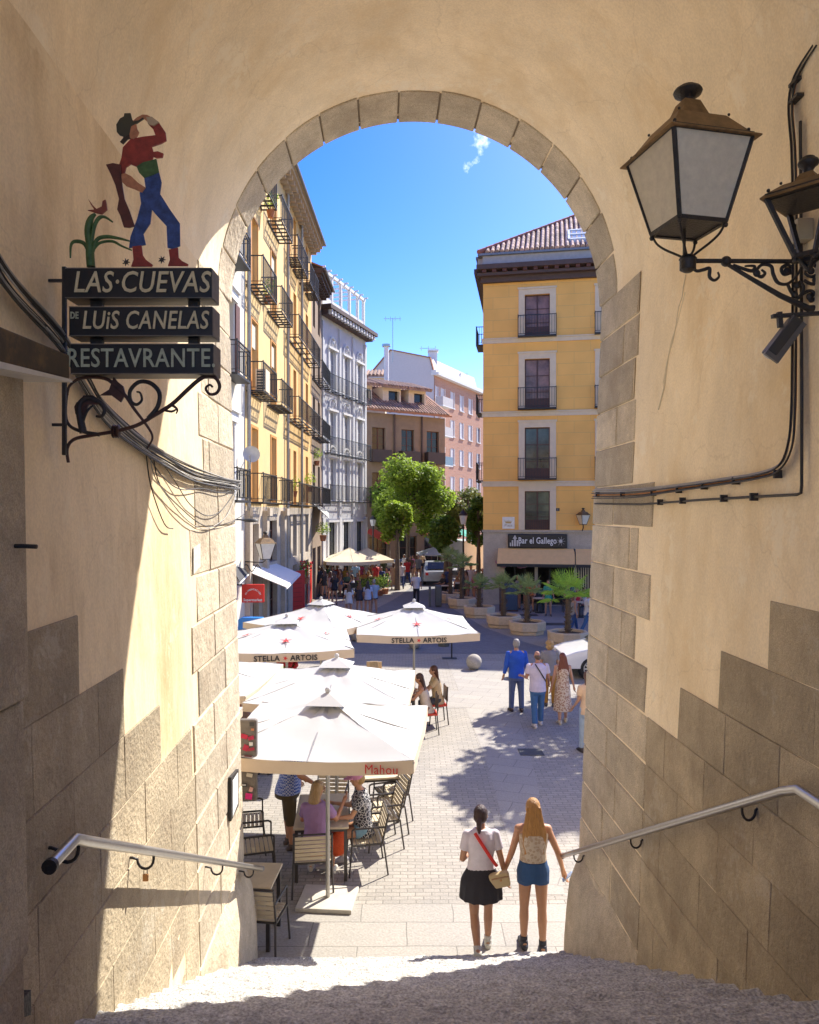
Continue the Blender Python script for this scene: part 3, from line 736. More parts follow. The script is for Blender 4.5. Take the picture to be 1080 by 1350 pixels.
mb = MB().box((.01, 0, bz+.0), (.26, .26, .01), rz=R(13)); obj('bottom_plate', mb, M_IRON, t)
ar = thing('lantern_arm', 'ornate wrought iron arm with scrolls carrying the frosted lantern', 'bracket', L0+V((.7, 0, -.1)))
def LP(zx, zy, Y=4.3): return P(780+zx/3.213, 80+zy/3.213, Y)
mb = MB().lathe([(.02, -.05), (.045, -.035), (.045, .02), (.05, .025), (.035, .045), (.02, .05)], L0+V((0, 0, -.01)), 14); obj('socket', mb, M_IRON, ar, smooth=40, world=True)
mb = MB(); mb.tube([LP(430, 848), LP(560, 848), LP(860, 850), LP(1090, 850)], .013, 8); mb.ball(LP(570, 850), .03, 10, 8); obj('arm_bar', mb, M_IRON, ar, smooth=60, world=True)
mb = MB(); mb.tube([LP(575, 862), LP(680, 925), LP(800, 995), LP(920, 1050), LP(1090, 1040)], .016, 8, rs=[.011, .013, .016, .02, .018]); obj('brace', mb, M_IRON, ar, smooth=60, world=True)
for L in ([(420, 870), (445, 890), (475, 885), (500, 880), (500, 915), (520, 930), (540, 915), (535, 895)], [(600, 865), (640, 880), (680, 890), (690, 870), (650, 870)],
          [(680, 885), (700, 905), (720, 915), (735, 900), (720, 885)], [(690, 900), (720, 865), (760, 870), (770, 905), (790, 940), (830, 945), (870, 910), (890, 870)],
          [(840, 900), (815, 905), (805, 880), (830, 865), (850, 880), (845, 905)], [(830, 945), (850, 985), (880, 1000), (900, 960), (880, 930)], [(900, 880), (920, 860), (950, 870), (960, 900), (930, 915), (905, 900), (915, 885)],
          [(870, 1010), (900, 985), (930, 975), (950, 1000), (930, 1020), (915, 1000)], [(900, 930), (930, 945), (960, 940), (990, 900), (1010, 870)], [(950, 960), (975, 1000), (1000, 1030)]):
    mb = MB(); scroll(mb, L, .009, .005, 4.3, LP, rm=.011); obj('scroll', mb, M_IRON, ar, smooth=60, world=True)
mb = MB()
for zx, zy in ((700, 900), (830, 890), (870, 950), (930, 890), (925, 1000), (860, 990), (950, 930)): mb.ball(LP(zx, zy), (.022, .012, .022), 8, 6)
obj('rosettes', mb, M_IRON, ar, smooth=50, world=True)
L2 = P(1066, 345, 4.02)
t = thing('wall_lantern', 'empty iron lantern without its glass, close to the wall on the right edge', 'lantern', L2)
B, T = lantern_parts(t, .05, .158, .03, .345, .47, .56, R(43), glass=False)
obj('dark_hollow_plate', MB().box((0, 0, .33), (.29, .29, .008), rz=R(43)), M_IRON, t)  # added dark plate, stands in for the shaded hollow of the roof
mb = MB()
for q in B: mb.tube([q, V((q.x*.5, q.y*.5, .0)), V((.0, 0, -.05))], .008, 6)
obj('cradle', mb, M_IRON, t, smooth=60)
cm = thing('security_camera', 'slim black security camera tilted down below the lantern arm', 'camera', LP(800, 1080, 4.2))
mb = MB().bar(LP(865, 1095, 4.2), LP(750, 1245, 4.2), .085, .06); obj('housing', mb, mat('dark_plastic', (.03, .028, .026), .4), cm, world=True, bevel=.008)
mb = MB().bar(LP(880, 1080, 4.2), LP(745, 1250, 4.2)+V((0, 0, .01)), .07, .012, up=(1, 0, 1)); 
obj('sunshield', MB().bar(LP(880, 1098, 4.17), LP(760, 1262, 4.17), .02, .09), mat('grey_steel_paint', (.10, .09, .08), .45), cm, world=True)
obj('lens_ring', MB().tube([LP(752, 1243, 4.2), LP(745, 1252, 4.2)], .026, 12), M_STEEL, cm, world=True)
mb = MB(); mb.bar(LP(765, 1083, 4.2), LP(1090, 1062, 4.2), .03, .02); mb.bar(LP(795, 1065, 4.2), LP(800, 1130, 4.2), .025); obj('mount', mb, M_IRON, cm, world=True)
# sticker covered panel at the outer face of the left pier
bx = thing('utility_panel', 'grey utility panel covered with stickers and graffiti beside the left pier', 'panel', P(327, 1000, 8.75))
a = P(316-14, 1057, 8.72); b = P(338.5, 949, 8.72)
obj('panel_body', MB().box2(a, (b.x, 8.80, b.z)), mat('weathered_grey', (.15, .13, .11), .6, var=.25, scale=12), bx, world=True, bevel=.02)
stk = [(332, 955, 6, 5, (.05, .05, .05), 0), (333, 962, 4, 3, (.5, .2, .1), 0), (322, 971, 9, 6, (.45, .01, .05), .3), (331, 973, 8, 5, (.4, .01, .06), -.3), (324, 986, 7, 8, (.4, .01, .05), .4), (331, 988, 9, 4, (.35, .02, .05), -.2), (331, 981, 5, 5, (.6, .6, .58), 0), (327, 997, 10, 2.5, (.12, .03, .04), .1), (323, 1006, 8, 3.5, (.75, .55, .05), 0), (323, 1015, 12, 5, (.02, .02, .02), -.05), (329, 1022, 8, 5, (.5, .45, .35), .2), (321, 1035, 9, 5, (.04, .04, .045), 0), (321, 1035, 6, 2, (.5, .5, .5), 0), (331, 1041, 5, 6, (.6, .35, .3), .3), (328, 1050, 9, 8, (.7, .02, .2), .1)]
for k, (x, y, w, h_, c, rr) in enumerate(stk):
    q = P(x, y, 8.712-.0012*k); s = 8.7/F
    obj('sticker', MB().box(q, (w*s, .002, h_*s), ry=rr), flat('sticker_%d' % k, c, .5), bx, world=True)
obj('stand', MB().box2((a.x+.05, 8.76, 0), (a.x+.12, 8.82, a.z)), M_IRON, bx, world=True)
# ================================================================== buildings round the square
M_GLASS = mat('window_glass', (.045, .055, .06), .08, var=.3, scale=3, spec=.8)
M_GLASSD = mat('dark_glass', (.02, .02, .022), .15, var=.3, scale=2)
M_WFRAME = mat('dark_wood_frame', (.075, .025, .018), .5, var=.2)
M_RAIL = mat('wrought_rail', (.02, .02, .022), .55, var=.2)
M_YELP = mat('pale_yellow_render', (.74, .51, .22), .9, var=.07, scale=1.2, stain=(.62, .46, .25), stainscale=.5, bump=.15, bscale=12)
M_YEL2 = mat('warm_yellow_render', (.70, .44, .155), .9, var=.08, scale=1.2, stain=(.58, .40, .2), stainscale=.5, bump=.15, bscale=12)
M_WHB = mat('off_white_render', (.68, .63, .53), .9, var=.06, scale=1.5, stain=(.52, .48, .41), stainscale=.6)
M_GREYB = mat('pale_grey_stone', (.64, .64, .64), .85, var=.08, scale=2, stain=(.40, .40, .42), stainscale=1.0, bump=.2)
M_BRN = mat('brown_render', (.25, .18, .125), .9, var=.12, scale=1.5, stain=(.27, .2, .14), stainscale=.8)
M_GRNB = mat('granite_base', (.50, .42, .32), .85, var=.12, scale=2, speck=.12, speckscale=30, stain=(.28, .24, .2), stainscale=.8, bump=.2)
M_ORNG = mat('orange_wood', (.58, .26, .055), .7, var=.12, scale=8)
M_WHITE = mat('white_trim', (.72, .71, .68), .7, var=.05)
M_STONE = mat('cream_stone_trim', (.70, .57, .40), .8, var=.07, scale=3)
M_SHUT = mat('brown_shutter', (.11, .035, .02), .6, var=.2)
M_EAVE = mat('eave_wood', (.46, .36, .25), .8, var=.15, scale=4)
M_EAVED = mat('dark_eave', (.09, .055, .045), .7, var=.15, scale=4)
class Face:                       # local frame of a facade: s along it, n outwards
    def __init__(f, A, B, out):
        f.A = V((A[0], A[1], 0)); d = V((B[0]-A[0], B[1]-A[1], 0)); f.L = d.length; f.d = d.normalized()
        f.n = V((f.d.y, -f.d.x, 0));
        if f.n.dot(V((out[0], out[1], 0))) < 0: f.n = -f.n
    def p(f, s, z, n=0): q = f.A+f.d*s+f.n*n; q.z = z; return q
    def box(f, mb, s0, s1, z0, z1, n0, n1):
        return mb.hexa([f.p(s0, z0, n0), f.p(s1, z0, n0), f.p(s1, z0, n1), f.p(s0, z0, n1), f.p(s0, z1, n0), f.p(s1, z1, n0), f.p(s1, z1, n1), f.p(s0, z1, n1)])
    def wall(f, s0, s1, z0, z1, holes, depth=.28):
        mb = MB(); ss = sorted(set([s0, s1]+[h[0] for h in holes]+[h[1] for h in holes])); zs = sorted(set([z0, z1]+[h[2] for h in holes]+[h[3] for h in holes]))
        for a, b in zip(ss, ss[1:]):
            for c, d in zip(zs, zs[1:]):
                m = ((a+b)/2, (c+d)/2)
                if any(h[0] < m[0] < h[1] and h[2] < m[1] < h[3] for h in holes): continue
                mb.poly([f.p(a, c), f.p(b, c), f.p(b, d), f.p(a, d)])
        for a, b, c, d in holes:
            for q0, q1 in (((a, c), (a, d)), ((a, d), (b, d)), ((b, d), (b, c)), ((b, c), (a, c))):
                mb.poly([f.p(q0[0], q0[1]), f.p(q1[0], q1[1]), f.p(q1[0], q1[1], -depth), f.p(q0[0], q0[1], -depth)])
        return mb
def window(f, s0, s1, z0, z1, root, frame=None, glass=None, depth=.2, mull=True, name='window', bars=2, rooms=True, panel=0):
    frame = frame or M_WFRAME; glass = glass or M_GLASS; w = .055
    mb = MB(); n0, n1 = -depth-.04, -depth
    f.box(mb, s0, s0+w, z0, z1, n0, n1); f.box(mb, s1-w, s1, z0, z1, n0, n1); f.box(mb, s0+w, s1-w, z1-w, z1, n0, n1); f.box(mb, s0+w, s1-w, z0, z0+w, n0, n1)
    m = (s0+s1)/2
    if mull: f.box(mb, m-.04, m+.04, z0+w, z1-w, n0, n1+.005)
    for k in range(1, bars+1):
        zz = z0+(z1-z0)*k/(bars+1); f.box(mb, s0+w, s1-w, zz-.018, zz+.018, n0+.008, n1-.004)
    if panel: f.box(mb, s0+w, s1-w, z0+w, z0+panel, n0+.006, n1-.01)
    o = obj(name, mb, frame, root, world=True)
    g = MB(); f.box(g, s0+w*.5, s1-w*.5, z0+w*.5, z1-w*.5, n0-.02, n0+.01); obj('pane', g, glass, o, world=True)
    return o
def balcony(f, s0, s1, z, root, out=.65, h=1.0, step=.13, m=None, slab=None, extra=False, grid=True):
    m = m or M_RAIL
    mb = MB(); f.box(mb, s0, s1, z-.07, z, .003, out) if not grid else None
    if grid:
        for a in (0, .5, 1): f.box(mb, s0, s1, z-.06, z-.02, .003+a*(out-.05), .05+a*(out-.05))
        k = s0
        while k <= s1+.001: f.box(mb, k-.022, k+.022, z-.065, z-.015, .003, out-.004); k += (s1-s0)/6
    o = obj('balcony', mb, slab or M_RAIL, root, world=True)
    r = MB(); t = .016
    def rl(z0, z1, w=.03):
        f.box(r, s0, s1, z0, z1, out-w, out); f.box(r, s0, s0+w, z0, z1, .003, out-w); f.box(r, s1-w, s1, z0, z1, .003, out-w)
    rl(z+h-.035, z+h, .04); rl(z+.08, z+.10); rl(z+h-.17, z+h-.155) if extra else None
    k = s0+step
    while k < s1-step*.5: f.box(r, k-t/2, k+t/2, z+.10, z+h-.035, out-.026, out-.010); k += step
    k = step
    while k < out: 
        for s in (s0+.008, s1-.024): f.box(r, s, s+t, z+.10, z+h-.035, k-t/2, k+t/2)
        k += step
    for s in (s0, s1-.035): f.box(r, s, s+.035, z-.02, z+h+.03, out-.037, out+.001)
    obj('railing', r, m, o, world=True)
    return o
# ------------------------------------------------ left row
def XF(Y): return -6.06+.014*Y
LFd = (1, 0)
def leftface(Y0, Y1): return Face((XF(Y0), Y0), (XF(Y1), Y1), LFd)
def body(f, z0, z1, depth, root, m, name='side_walls'):
    mb = MB()
    a, b = f.p(0, z0, -depth), f.p(f.L, z0, -depth)
    mb.poly([f.p(0, z0), a, f.p(0, z1, -depth), f.p(0, z1)]); mb.poly([f.p(f.L, z0), b, f.p(f.L, z1, -depth), f.p(f.L, z1)])
    mb.poly([a, b, f.p(f.L, z1, -depth), f.p(0, z1, -depth)]); mb.poly([f.p(0, z1), f.p(f.L, z1), f.p(f.L, z1, -depth), f.p(0, z1, -depth)])
    mb.poly([f.p(0, z0, -.6), f.p(f.L, z0, -.6), f.p(f.L, z1, -.6), f.p(0, z1, -.6)])
    return obj(name, mb, m, root, world=True)
# near white house (only a slice is seen) -----
f = leftface(15.0, 26.2)
wb = thing('white_house', 'off-white house with white window trim, nearest on the left beyond the arch', 'building', f.p(5, 0))
wins = []; zf = [5.4, 9.3, 13.0, 16.7]
for s in (2.2, 5.6, 9.0):
    for z in zf: wins.append((s-.55, s+.55, z+.02, z+2.55))
    wins.append((s-.8, s+.8, .05, 3.4))
obj('wall', f.wall(0, f.L, 0, 20.0, wins), M_WHB, wb, world=True); body(f, 0, 20, 9, wb, M_WHB)
for (a, b, c, d) in wins:
    window(f, a, b, c, d, wb, glass=M_GLASSD)
    if c > 1:
        tr = MB(); f.box(tr, a-.22, a, c, d+.0, 0.002, .06); f.box(tr, b, b+.22, c, d, .002, .06); f.box(tr, a-.3, b+.3, d, d+.3, .002, .12); f.box(tr, a-.36, b+.36, d+.3, d+.38, .002, .2)
        obj('window_surround', tr, M_WHITE, wb, world=True)
        balcony(f, a-.35, b+.35, c, wb, out=.5, extra=True, grid=False)
        if a > 8 and c > 8:
            sh = MB(); f.box(sh, b+.02, b+.55, c+.05, d-.05, .065, .10); f.box(sh, a-.5, a-.02, c+.05, d-.05, .065, .10)
            obj('shutter', sh, M_SHUT, wb, world=True)
ev = MB(); f.box(ev, 0, f.L, 20.0, 20.2, -.2, .8); obj('eave', ev, M_WHITE, wb, world=True)
# pale yellow house -----
f = leftface(26.2, 34.2)
yb = thing('yellow_house', 'pale yellow house with separate balconies and a tall grey downpipe, left side', 'building', f.p(4, 0))
H1 = 19.7
wins = [(s-.5, s+.5, z+.02, z+2.7) for s in (1.5, 5.1) for z in (5.4, 9.3, 13.0, 16.6)]
low = [(.8, 2.3, .05, 4.6), (4.2, 6.0, .05, 2.7), (4.3, 5.9, 3.0, 4.7)]
obj('wall', f.wall(0, f.L, 5.25, H1, wins, .35), M_YELP, yb, world=True)
obj('granite_base', f.wall(0, f.L, 0, 5.25, low, .35), M_GRNB, yb, world=True); body(f, 0, H1, 9, yb, M_YELP)
for k, (a, b, c, d) in enumerate(wins):
    window(f, a, b, c, d, yb, frame=M_ORNG, glass=M_GLASSD, depth=.3)
    sr = MB(); f.box(sr, a-.12, a, c, d+.1, .002, .03); f.box(sr, b, b+.12, c, d+.1, .002, .03); f.box(sr, a, b, d, d+.1, .002, .03); obj('window_surround', sr, M_ORNG, yb, world=True)
    b_ = balcony(f, a-.75, b+.75, c, yb, out=.6)
    if k in (1, 5, 6):                 # rolled awning blinds in the openings
        bl = MB(); f.box(bl, a+.06, b-.06, d-.95, d-.1, -.26, -.05); obj('roller_blind', bl, mat('cream_blind', (.6, .52, .4), .8), yb, world=True)
for (a, b, c, d) in low: window(f, a, b, c, d, yb, glass=M_GLASSD, frame=M_SHUT, bars=3)
for s in (3.2, 7.0, .25):
    pl = MB(); f.box(pl, s-.22, s+.22, 0, 5.1, .003, .18); f.box(pl, s-.3, s+.3, 4.9, 5.2, .19, .3); obj('pilaster', pl, M_GRNB, yb, world=True)
# ochre house -----
f2 = leftface(34.2, 42.3)
ob = thing('ochre_house', 'warm ochre house with long continuous iron balconies, left side', 'building', f2.p(4, 0))
ss = [.8, 2.5, 4.6, 6.4]
wins = [(s-.42, s+.42, z+.02, z+2.6) for s in ss for z in (5.4, 9.3, 13.0, 16.6)]
low = [(s-.55, s+.55, 2.9, 4.9) for s in ss]+[(s-.6, s+.6, .05, 2.5) for s in ss[1:]]
obj('wall', f2.wall(0, f2.L, 5.25, H1, wins, .35), M_YEL2, ob, world=True)
obj('granite_base', f2.wall(0, f2.L, 0, 5.25, low, .3), M_GRNB, ob, world=True); body(f2, 0, H1, 9, ob, M_YEL2)
for (a, b, c, d) in wins: window(f2, a, b, c, d, ob, frame=M_ORNG, glass=M_ORNG, depth=.12)
for (a, b, c, d) in low: window(f2, a, b, c, d, ob, glass=M_GLASSD, frame=M_RAIL, bars=3)
for z in (5.4, 9.3, 13.0): balcony(f2, .1, 7.4, z, ob, out=.6, step=.15)
for s in ss: balcony(f2, s-.7, s+.7, 16.6, ob, out=.55)
# eaves with brackets for both houses
def eave(fc, z, root, out=.62, m=M_EAVE, step=.55, th=.16):
    e = MB(); fc.box(e, 0, fc.L, z, z+th, -.2, out); fc.box(e, 0, fc.L, z+th, z+th+.12, -.2, out+.08)
    o = obj('eave', e, m, root, world=True)
    s = .2
    while s < fc.L-.1: b = MB(); fc.box(b, s-.09, s+.09, z-.22, z-.002, .003, out-.1); fc.box(b, s-.09, s+.09, z-.36, z-.222, .003, out*.5); s += step; obj('eave_bracket', b, m, o, world=True)
    g = MB(); g.tube([fc.p(0, z+th+.06, out+.14), fc.p(fc.L, z+th+.06, out+.14)], .08, 8); obj('gutter', g, mat('zinc', (.22, .22, .23), .5, metal=.5), o, world=True)
    r = MB(); r.hexa([fc.p(0, z+th+.125, out), fc.p(fc.L, z+th+.125, out), fc.p(fc.L, z+2.6, -5), fc.p(0, z+2.6, -5), fc.p(0, z+th+.2, out), fc.p(fc.L, z+th+.2, out), fc.p(fc.L, z+2.7, -5), fc.p(0, z+2.7, -5)])
    obj('roof', r, mat('roof_clay', (.35, .16, .09), .9), root, world=True)
eave(f, H1, yb); eave(f2, H1, ob)
for fc, root, s, z1 in ((f, yb, .12, H1), (f, yb, 7.88, H1), (f2, ob, 3.9, H1)):
    d = MB().tube([fc.p(s, .1, .12), fc.p(s, z1-.1, .12), fc.p(s, z1+.1, .6)], .065, 8); obj('downpipe', d, mat('pipe_grey', (.34, .33, .31), .5, metal=.3), root, smooth=50, world=True)
ac = MB(); f.box(ac, .55, 1.25, 9.32, 10.1, .25, .62); aco = obj('air_conditioner', ac, M_STONE, yb, world=True)
gr_ = MB()
for k in range(7): f.box(gr_, .547, .55, 9.38+k*.1, 9.43+k*.1, .3, .58)
obj('grille', gr_, M_RAIL, aco, world=True)
dish = thing('satellite_dish', 'pale grey satellite dish fixed to the downpipe of the yellow house', 'antenna', P(331, 600, 25.7))
q = P(331, 600, 25.5); mb = MB().lathe([(.02, .0), (.15, .03), (.27, .10), (.285, .13), (.26, .105), (.14, .045), (.01, .02)], (0, 0, 0), 20)
me = mb.mesh('dish', 40); me.transform(Matrix.Translation(q) @ Matrix.Rotation(R(78), 4, 'X') @ Matrix.Rotation(R(18), 4, 'Y')); obj('reflector', me, mat('dish_grey', (.5, .49, .46), .5), dish, world=True)
obj('feed_arm', MB().tube([q+V((0, 0, -.3)), q+V((.05, -.5, -.05)), q+V((0, 0, 0))], .015, 6), M_STEEL, dish, world=True)
obj('wall_mount', MB().tube([q, q+V((-.1, .3, -.1)), f.p(.12, 7.0, .12)], .02, 6), M_STEEL, dish, world=True)
# brown house at the end of the row
f3 = leftface(42.3, 46.7)
bb = thing('brown_house', 'narrow brown house with a dark bracketed eave ending the left row', 'building', f3.p(3, 0))
ss = [1.0, 3.1]
wins = [(s-.45, s+.45, z, z+2.3) for s in ss for z in (5.45, 9.3, 12.6, 15.6)]; low = [(.4, 1.7, .05, 3.0), (2.4, 3.9, .05, 3.0)]
obj('wall', f3.wall(0, f3.L, 0, 18.4, wins+low, .3), M_BRN, bb, world=True); body(f3, 0, 18.4, 8, bb, M_BRN)
for (a, b, c, d) in wins+low: window(f3, a, b, c, d, bb, glass=M_GLASSD)
for z in (5.45, 9.3, 12.6): balcony(f3, .3, 4.0, z, bb, out=.6)
eave(f3, 18.4, bb, out=.62, m=M_EAVED, step=.5)
# grey-white building
S0 = V((-5.38, 46.9, 0)); E0 = V((-3.15, 53.9, 0))
g = Face((S0.x, S0.y), (E0.x, E0.y), (1, -.3))
gb = thing('grey_stone_building', 'pale grey stone building with arched window heads and a white roof pergola', 'building', g.p(3.5, 0))
Lg = g.L; ss = [Lg*.2, Lg*.52, Lg*.84]
wins = [(s-.5, s+.5, z, z+2.7) for s in ss for z in (5.75, 8.75, 12.65)]+[(s-.6, s+.6, .4, 4.4) for s in ss]
obj('wall', g.wall(-.2, Lg+.1, 0, 17.2, wins, .25), M_GREYB, gb, world=True)
mb = MB(); a, b = g.p(Lg+.1, 0), g.p(Lg+.1, 0, -12); c = g.p(-.2, 0, -12)
mb.poly([a, b, b+V((0, 0, 17.2)), a+V((0, 0, 17.2))]); mb.poly([b, c, c+V((0, 0, 17.2)), b+V((0, 0, 17.2))]); d = g.p(-.2, 0)
mb.poly([d, c, c+V((0, 0, 17.2)), d+V((0, 0, 17.2))]); mb.poly([p+V((0, 0, 17.19)) for p in (a, b, c, d)]); obj('side_walls', mb, M_GREYB, gb, world=True)
for (a, b, c, d) in wins:
    big = c < 1
    window(g, a, b, c, d, gb, frame=M_WHITE if not big else M_RAIL, glass=mat('grey_shutter', (.36, .37, .38), .6) if not big else M_GLASS, depth=.1)
    tr = MB(); g.box(tr, a-.18, a-.003, c, d, .002, .08); g.box(tr, b+.003, b+.18, c, d, .002, .08); g.box(tr, a-.25, b+.25, d, d+.14, .002, .16)
    if not big:
        cx = (a+b)/2; ring_ = [(cx+.55*math.cos(math.pi*k/8), d+.2+.6*math.sin(math.pi*k/8)) for k in range(9)]
        for q0, q1 in zip(ring_, ring_[1:]): tr.bar(g.p(q0[0], q0[1], .05), g.p(q1[0], q1[1], .05), .09, .09)
        tr.ball(g.p(cx, d+.42, .04), (.16, .08, .18), 8, 6)
    obj('window_surround', tr, M_WHITE if not big else M_GREYB, gb, world=True)
for s in (0.0, Lg*.36, Lg*.68, Lg-.1):
    pl = MB(); g.box(pl, s-.14, s+.14, 4.9, 16.9, .003, .10); g.box(pl, s-.2, s+.2, .0, 4.7, .003, .14); obj('pilaster', pl, M_GREYB, gb, world=True)
for z in (5.75, 8.75, 12.65): balcony(g, .1, Lg-.1, z, gb, out=.5, step=.16)
cn2 = MB(); g.box(cn2, -.3, Lg+.4, 17.2, 17.55, -.3, .45); g.box(cn2, -.4, Lg+.6, 17.55, 17.8, -.3, .75); co = obj('cornice', cn2, M_EAVED, gb, world=True)
s = 0
while s < Lg+.3: cb2 = MB(); g.box(cb2, s-.09, s+.09, 17.25, 17.53, .452, .68); s += .5; obj('cornice_bracket', cb2, M_WHITE, co, world=True)
pg = MB()
for s in (.1, 1.6, 3.1, 4.6, 6.1, Lg-.1): 
    for n in (-.1, -3.0): g.box(pg, s-.09, s+.09, 17.8, 20.0, n-.09, n+.09)
g.box(pg, -.1, Lg+.1, 20.0, 20.18, -.2, 0.0); g.box(pg, -.1, Lg+.1, 20.0, 20.18, -3.1, -2.9); 
for k in range(9): g.box(pg, Lg*k/8-.05, Lg*k/8+.05, 20.182, 20.28, -3.3, .2)
g.box(pg, 0, Lg, 17.8, 18.5, -.08, -.03)
obj('pergola', pg, M_WHITE, gb, world=True)
pw = MB(); g.box(pw, .2, Lg*.45, 17.82, 19.8, -2.8, -2.0); obj('penthouse', pw, M_WHITE, gb, world=True)
# brown dormer building
DB0 = V((-4.6, 61.0, 0)); DB1 = V((3.1, 66.2, 0)); d = Face((DB0.x, DB0.y), (DB1.x, DB1.y), (0.3, -1))
db = thing('dormer_building', 'brown plastered building with tiled roof and three dormers behind the trees', 'building', d.p(4, 0))
Ld = d.L
M_TILE = mat('old_roof_tiles', (.32, .20, .14), .9, var=.25, scale=3, island=.35)
ss = [Ld*.27, Ld*.58, Ld*.86]
wins = [(s-.65, s+.65, z, z+2.0) for s in ss for z in (10.0, 6.3)]+[(s-.9, s+.9, .1, 3.0) for s in ss]
obj('wall', d.wall(-.5, Ld, 0, 13.2, wins, .3), M_BRN, db, world=True)
mb = MB(); q = [d.p(-.5, 0), d.p(Ld, 0), d.p(Ld, 0, -10), d.p(-.5, 0, -10)]; u = V((0, 0, 13.2))
for i in (1, 2, 3): mb.poly([q[i], q[(i+1) % 4], q[(i+1) % 4]+u, q[i]+u])
mb.poly([p+u for p in q]); obj('side_walls', mb, M_BRN, db, world=True)
for (a, b, c, e) in wins:
    window(d, a, b, c, e, db, glass=M_GLASSD, frame=M_SHUT)
    if c > 5:
        bx_ = MB(); d.box(bx_, a-.25, b+.25, c-.85, c+.15, .004, .6); obj('balcony', bx_, mat('dark_balcony_panel', (.06, .04, .035), .6), db, world=True)
def tiles(fc, s0, s1, z0, z1, n0, n1, root, m, pitch=.26, name='roof', clip=None, rows=True):
    """a real barrel tile roof plane: base sheet plus rows of half round cover tiles"""
    mb = MB(); a, b = fc.p(s0, z0, n0), fc.p(s1, z0, n0); c2, d2 = fc.p(s1, z1, n1), fc.p(s0, z1, n1)
    return mb
rb = MB(); rb.hexa([d.p(-.8, 13.25, .6), d.p(Ld+.3, 13.25, .6), d.p(Ld+.3, 16.6, -5), d.p(-.8, 16.6, -5), d.p(-.8, 13.4, .62), d.p(Ld+.3, 13.4, .62), d.p(Ld+.3, 16.75, -5), d.p(-.8, 16.75, -5)]); ro = obj('roof', rb, mat('roof_clay', (.35, .16, .09), .9), db, world=True)
tl = MB(); s = -.7
while s < Ld+.2:
    for k in range(8):
        t0, t1 = k/8, (k+1.06)/8
        tl.tube([d.p(s, 13.40+3.35*t0, .62-5.6*t0), d.p(s, 13.42+3.35*t1, .62-5.6*t1)], .11, 6, rs=[.13, .10])
    s += .3
obj('roof_tiles', tl, M_TILE, ro, smooth=40, world=True)
for s in (Ld*.16, Ld*.47, Ld*.75):
    dm = MB(); d.box(dm, s-.9, s-.75, 13.7, 15.6, -2.6, -.9); d.box(dm, s+.75, s+.9, 13.7, 15.6, -2.6, -.9); d.box(dm, s-.75, s+.75, 15.3, 15.6, -1.05, -.9); d.box(dm, s-.75, s-.3, 13.7, 15.3, -1.1, -.95)
    o = obj('dormer', dm, M_STONE, db, world=True); wn = MB(); d.box(wn, s-.74, s+.74, 13.75, 15.3, -1.5, -1.25); obj('pane', wn, M_GLASSD, o, world=True)
    rr = MB(); rr.hexa([d.p(s-1.2, 15.45, -.4), d.p(s+1.2, 15.45, -.4), d.p(s+1.2, 16.4, -3.6), d.p(s-1.2, 16.4, -3.6), d.p(s-1.2, 15.62, -.4), d.p(s+1.2, 15.62, -.4), d.p(s+1.2, 16.6, -3.6), d.p(s-1.2, 16.6, -3.6)])
    k = s-1.1
    while k < s+1.15: rr.tube([d.p(k, 15.64, -.36), d.p(k, 16.62, -3.6)], .11, 6); k += .28
    obj('dormer_roof', rr, M_TILE, o, world=True)
dp = MB()
for s in (Ld*.43, Ld*.73): dp.tube([d.p(s, 3, .1), d.p(s, 13.2, .1)], .07, 6)
obj('downpipes', dp, M_EAVED, db, world=True)
# brick apartment block with the white gable
b0 = V((2.75, 84.0, 0)); bd = V((.47, 1, 0)).normalized(); b1 = b0+bd*30
f = Face((b0.x, b0.y), (b1.x, b1.y), (1, -.4)); ab = thing('brick_apartment_block', 'pink brick apartment block with white gable wall rising behind the dormers', 'building', f.p(5, 0))
m, n, b = newmat('pink_brick'); MATS['pink_brick'] = m
tc = n.nodes.new('ShaderNodeTexCoord'); br = n.nodes.new('ShaderNodeTexBrick'); br.inputs['Scale'].default_value = 1; br.inputs['Brick Width'].default_value = .5; br.inputs['Row Height'].default_value = .16; br.inputs['Mortar Size'].default_value = .012
br.inputs['Color1'].default_value = (.50, .25, .16, 1); br.inputs['Color2'].default_value = (.44, .21, .135, 1); br.inputs['Mortar'].default_value = (.45, .33, .26, 1)
mp = n.nodes.new('ShaderNodeMapping'); mp.inputs['Rotation'].default_value = (R(90), 0, 0); n.links.new(tc.outputs['Object'], mp.inputs[0]); n.links.new(mp.outputs[0], br.inputs['Vector']); n.links.new(br.outputs[0], b.inputs['Base Color']); b.inputs['Roughness'].default_value = .9
M_BRICK = m
ss = [2.4+2.95*k for k in range(9)]
wins = [(s-.55, s+.55, z, z+1.9) for s in ss for z in (17.2, 13.9, 10.6, 7.3, 4.0)]+[(.25, 1.15, z-.3, z+1.9) for z in (17.2, 13.9, 10.6, 7.3)]
obj('wall', f.wall(0, 30, 0, 20.2, wins, .2), M_BRICK, ab, world=True)
for (a, b_, c, e) in wins:
    window(f, a, b_, c, e, ab, glass=mat('blue_glass', (.16, .21, .27), .15), frame=M_WHITE, depth=.1)
    sl = MB(); f.box(sl, a-.12, b_+.12, c-.1, c, .002, .12); f.box(sl, a-.1, a-.003, c, e, .002, .05); f.box(sl, b_+.003, b_+.1, c, e, .002, .05); obj('window_sill', sl, M_WHITE, ab, world=True)
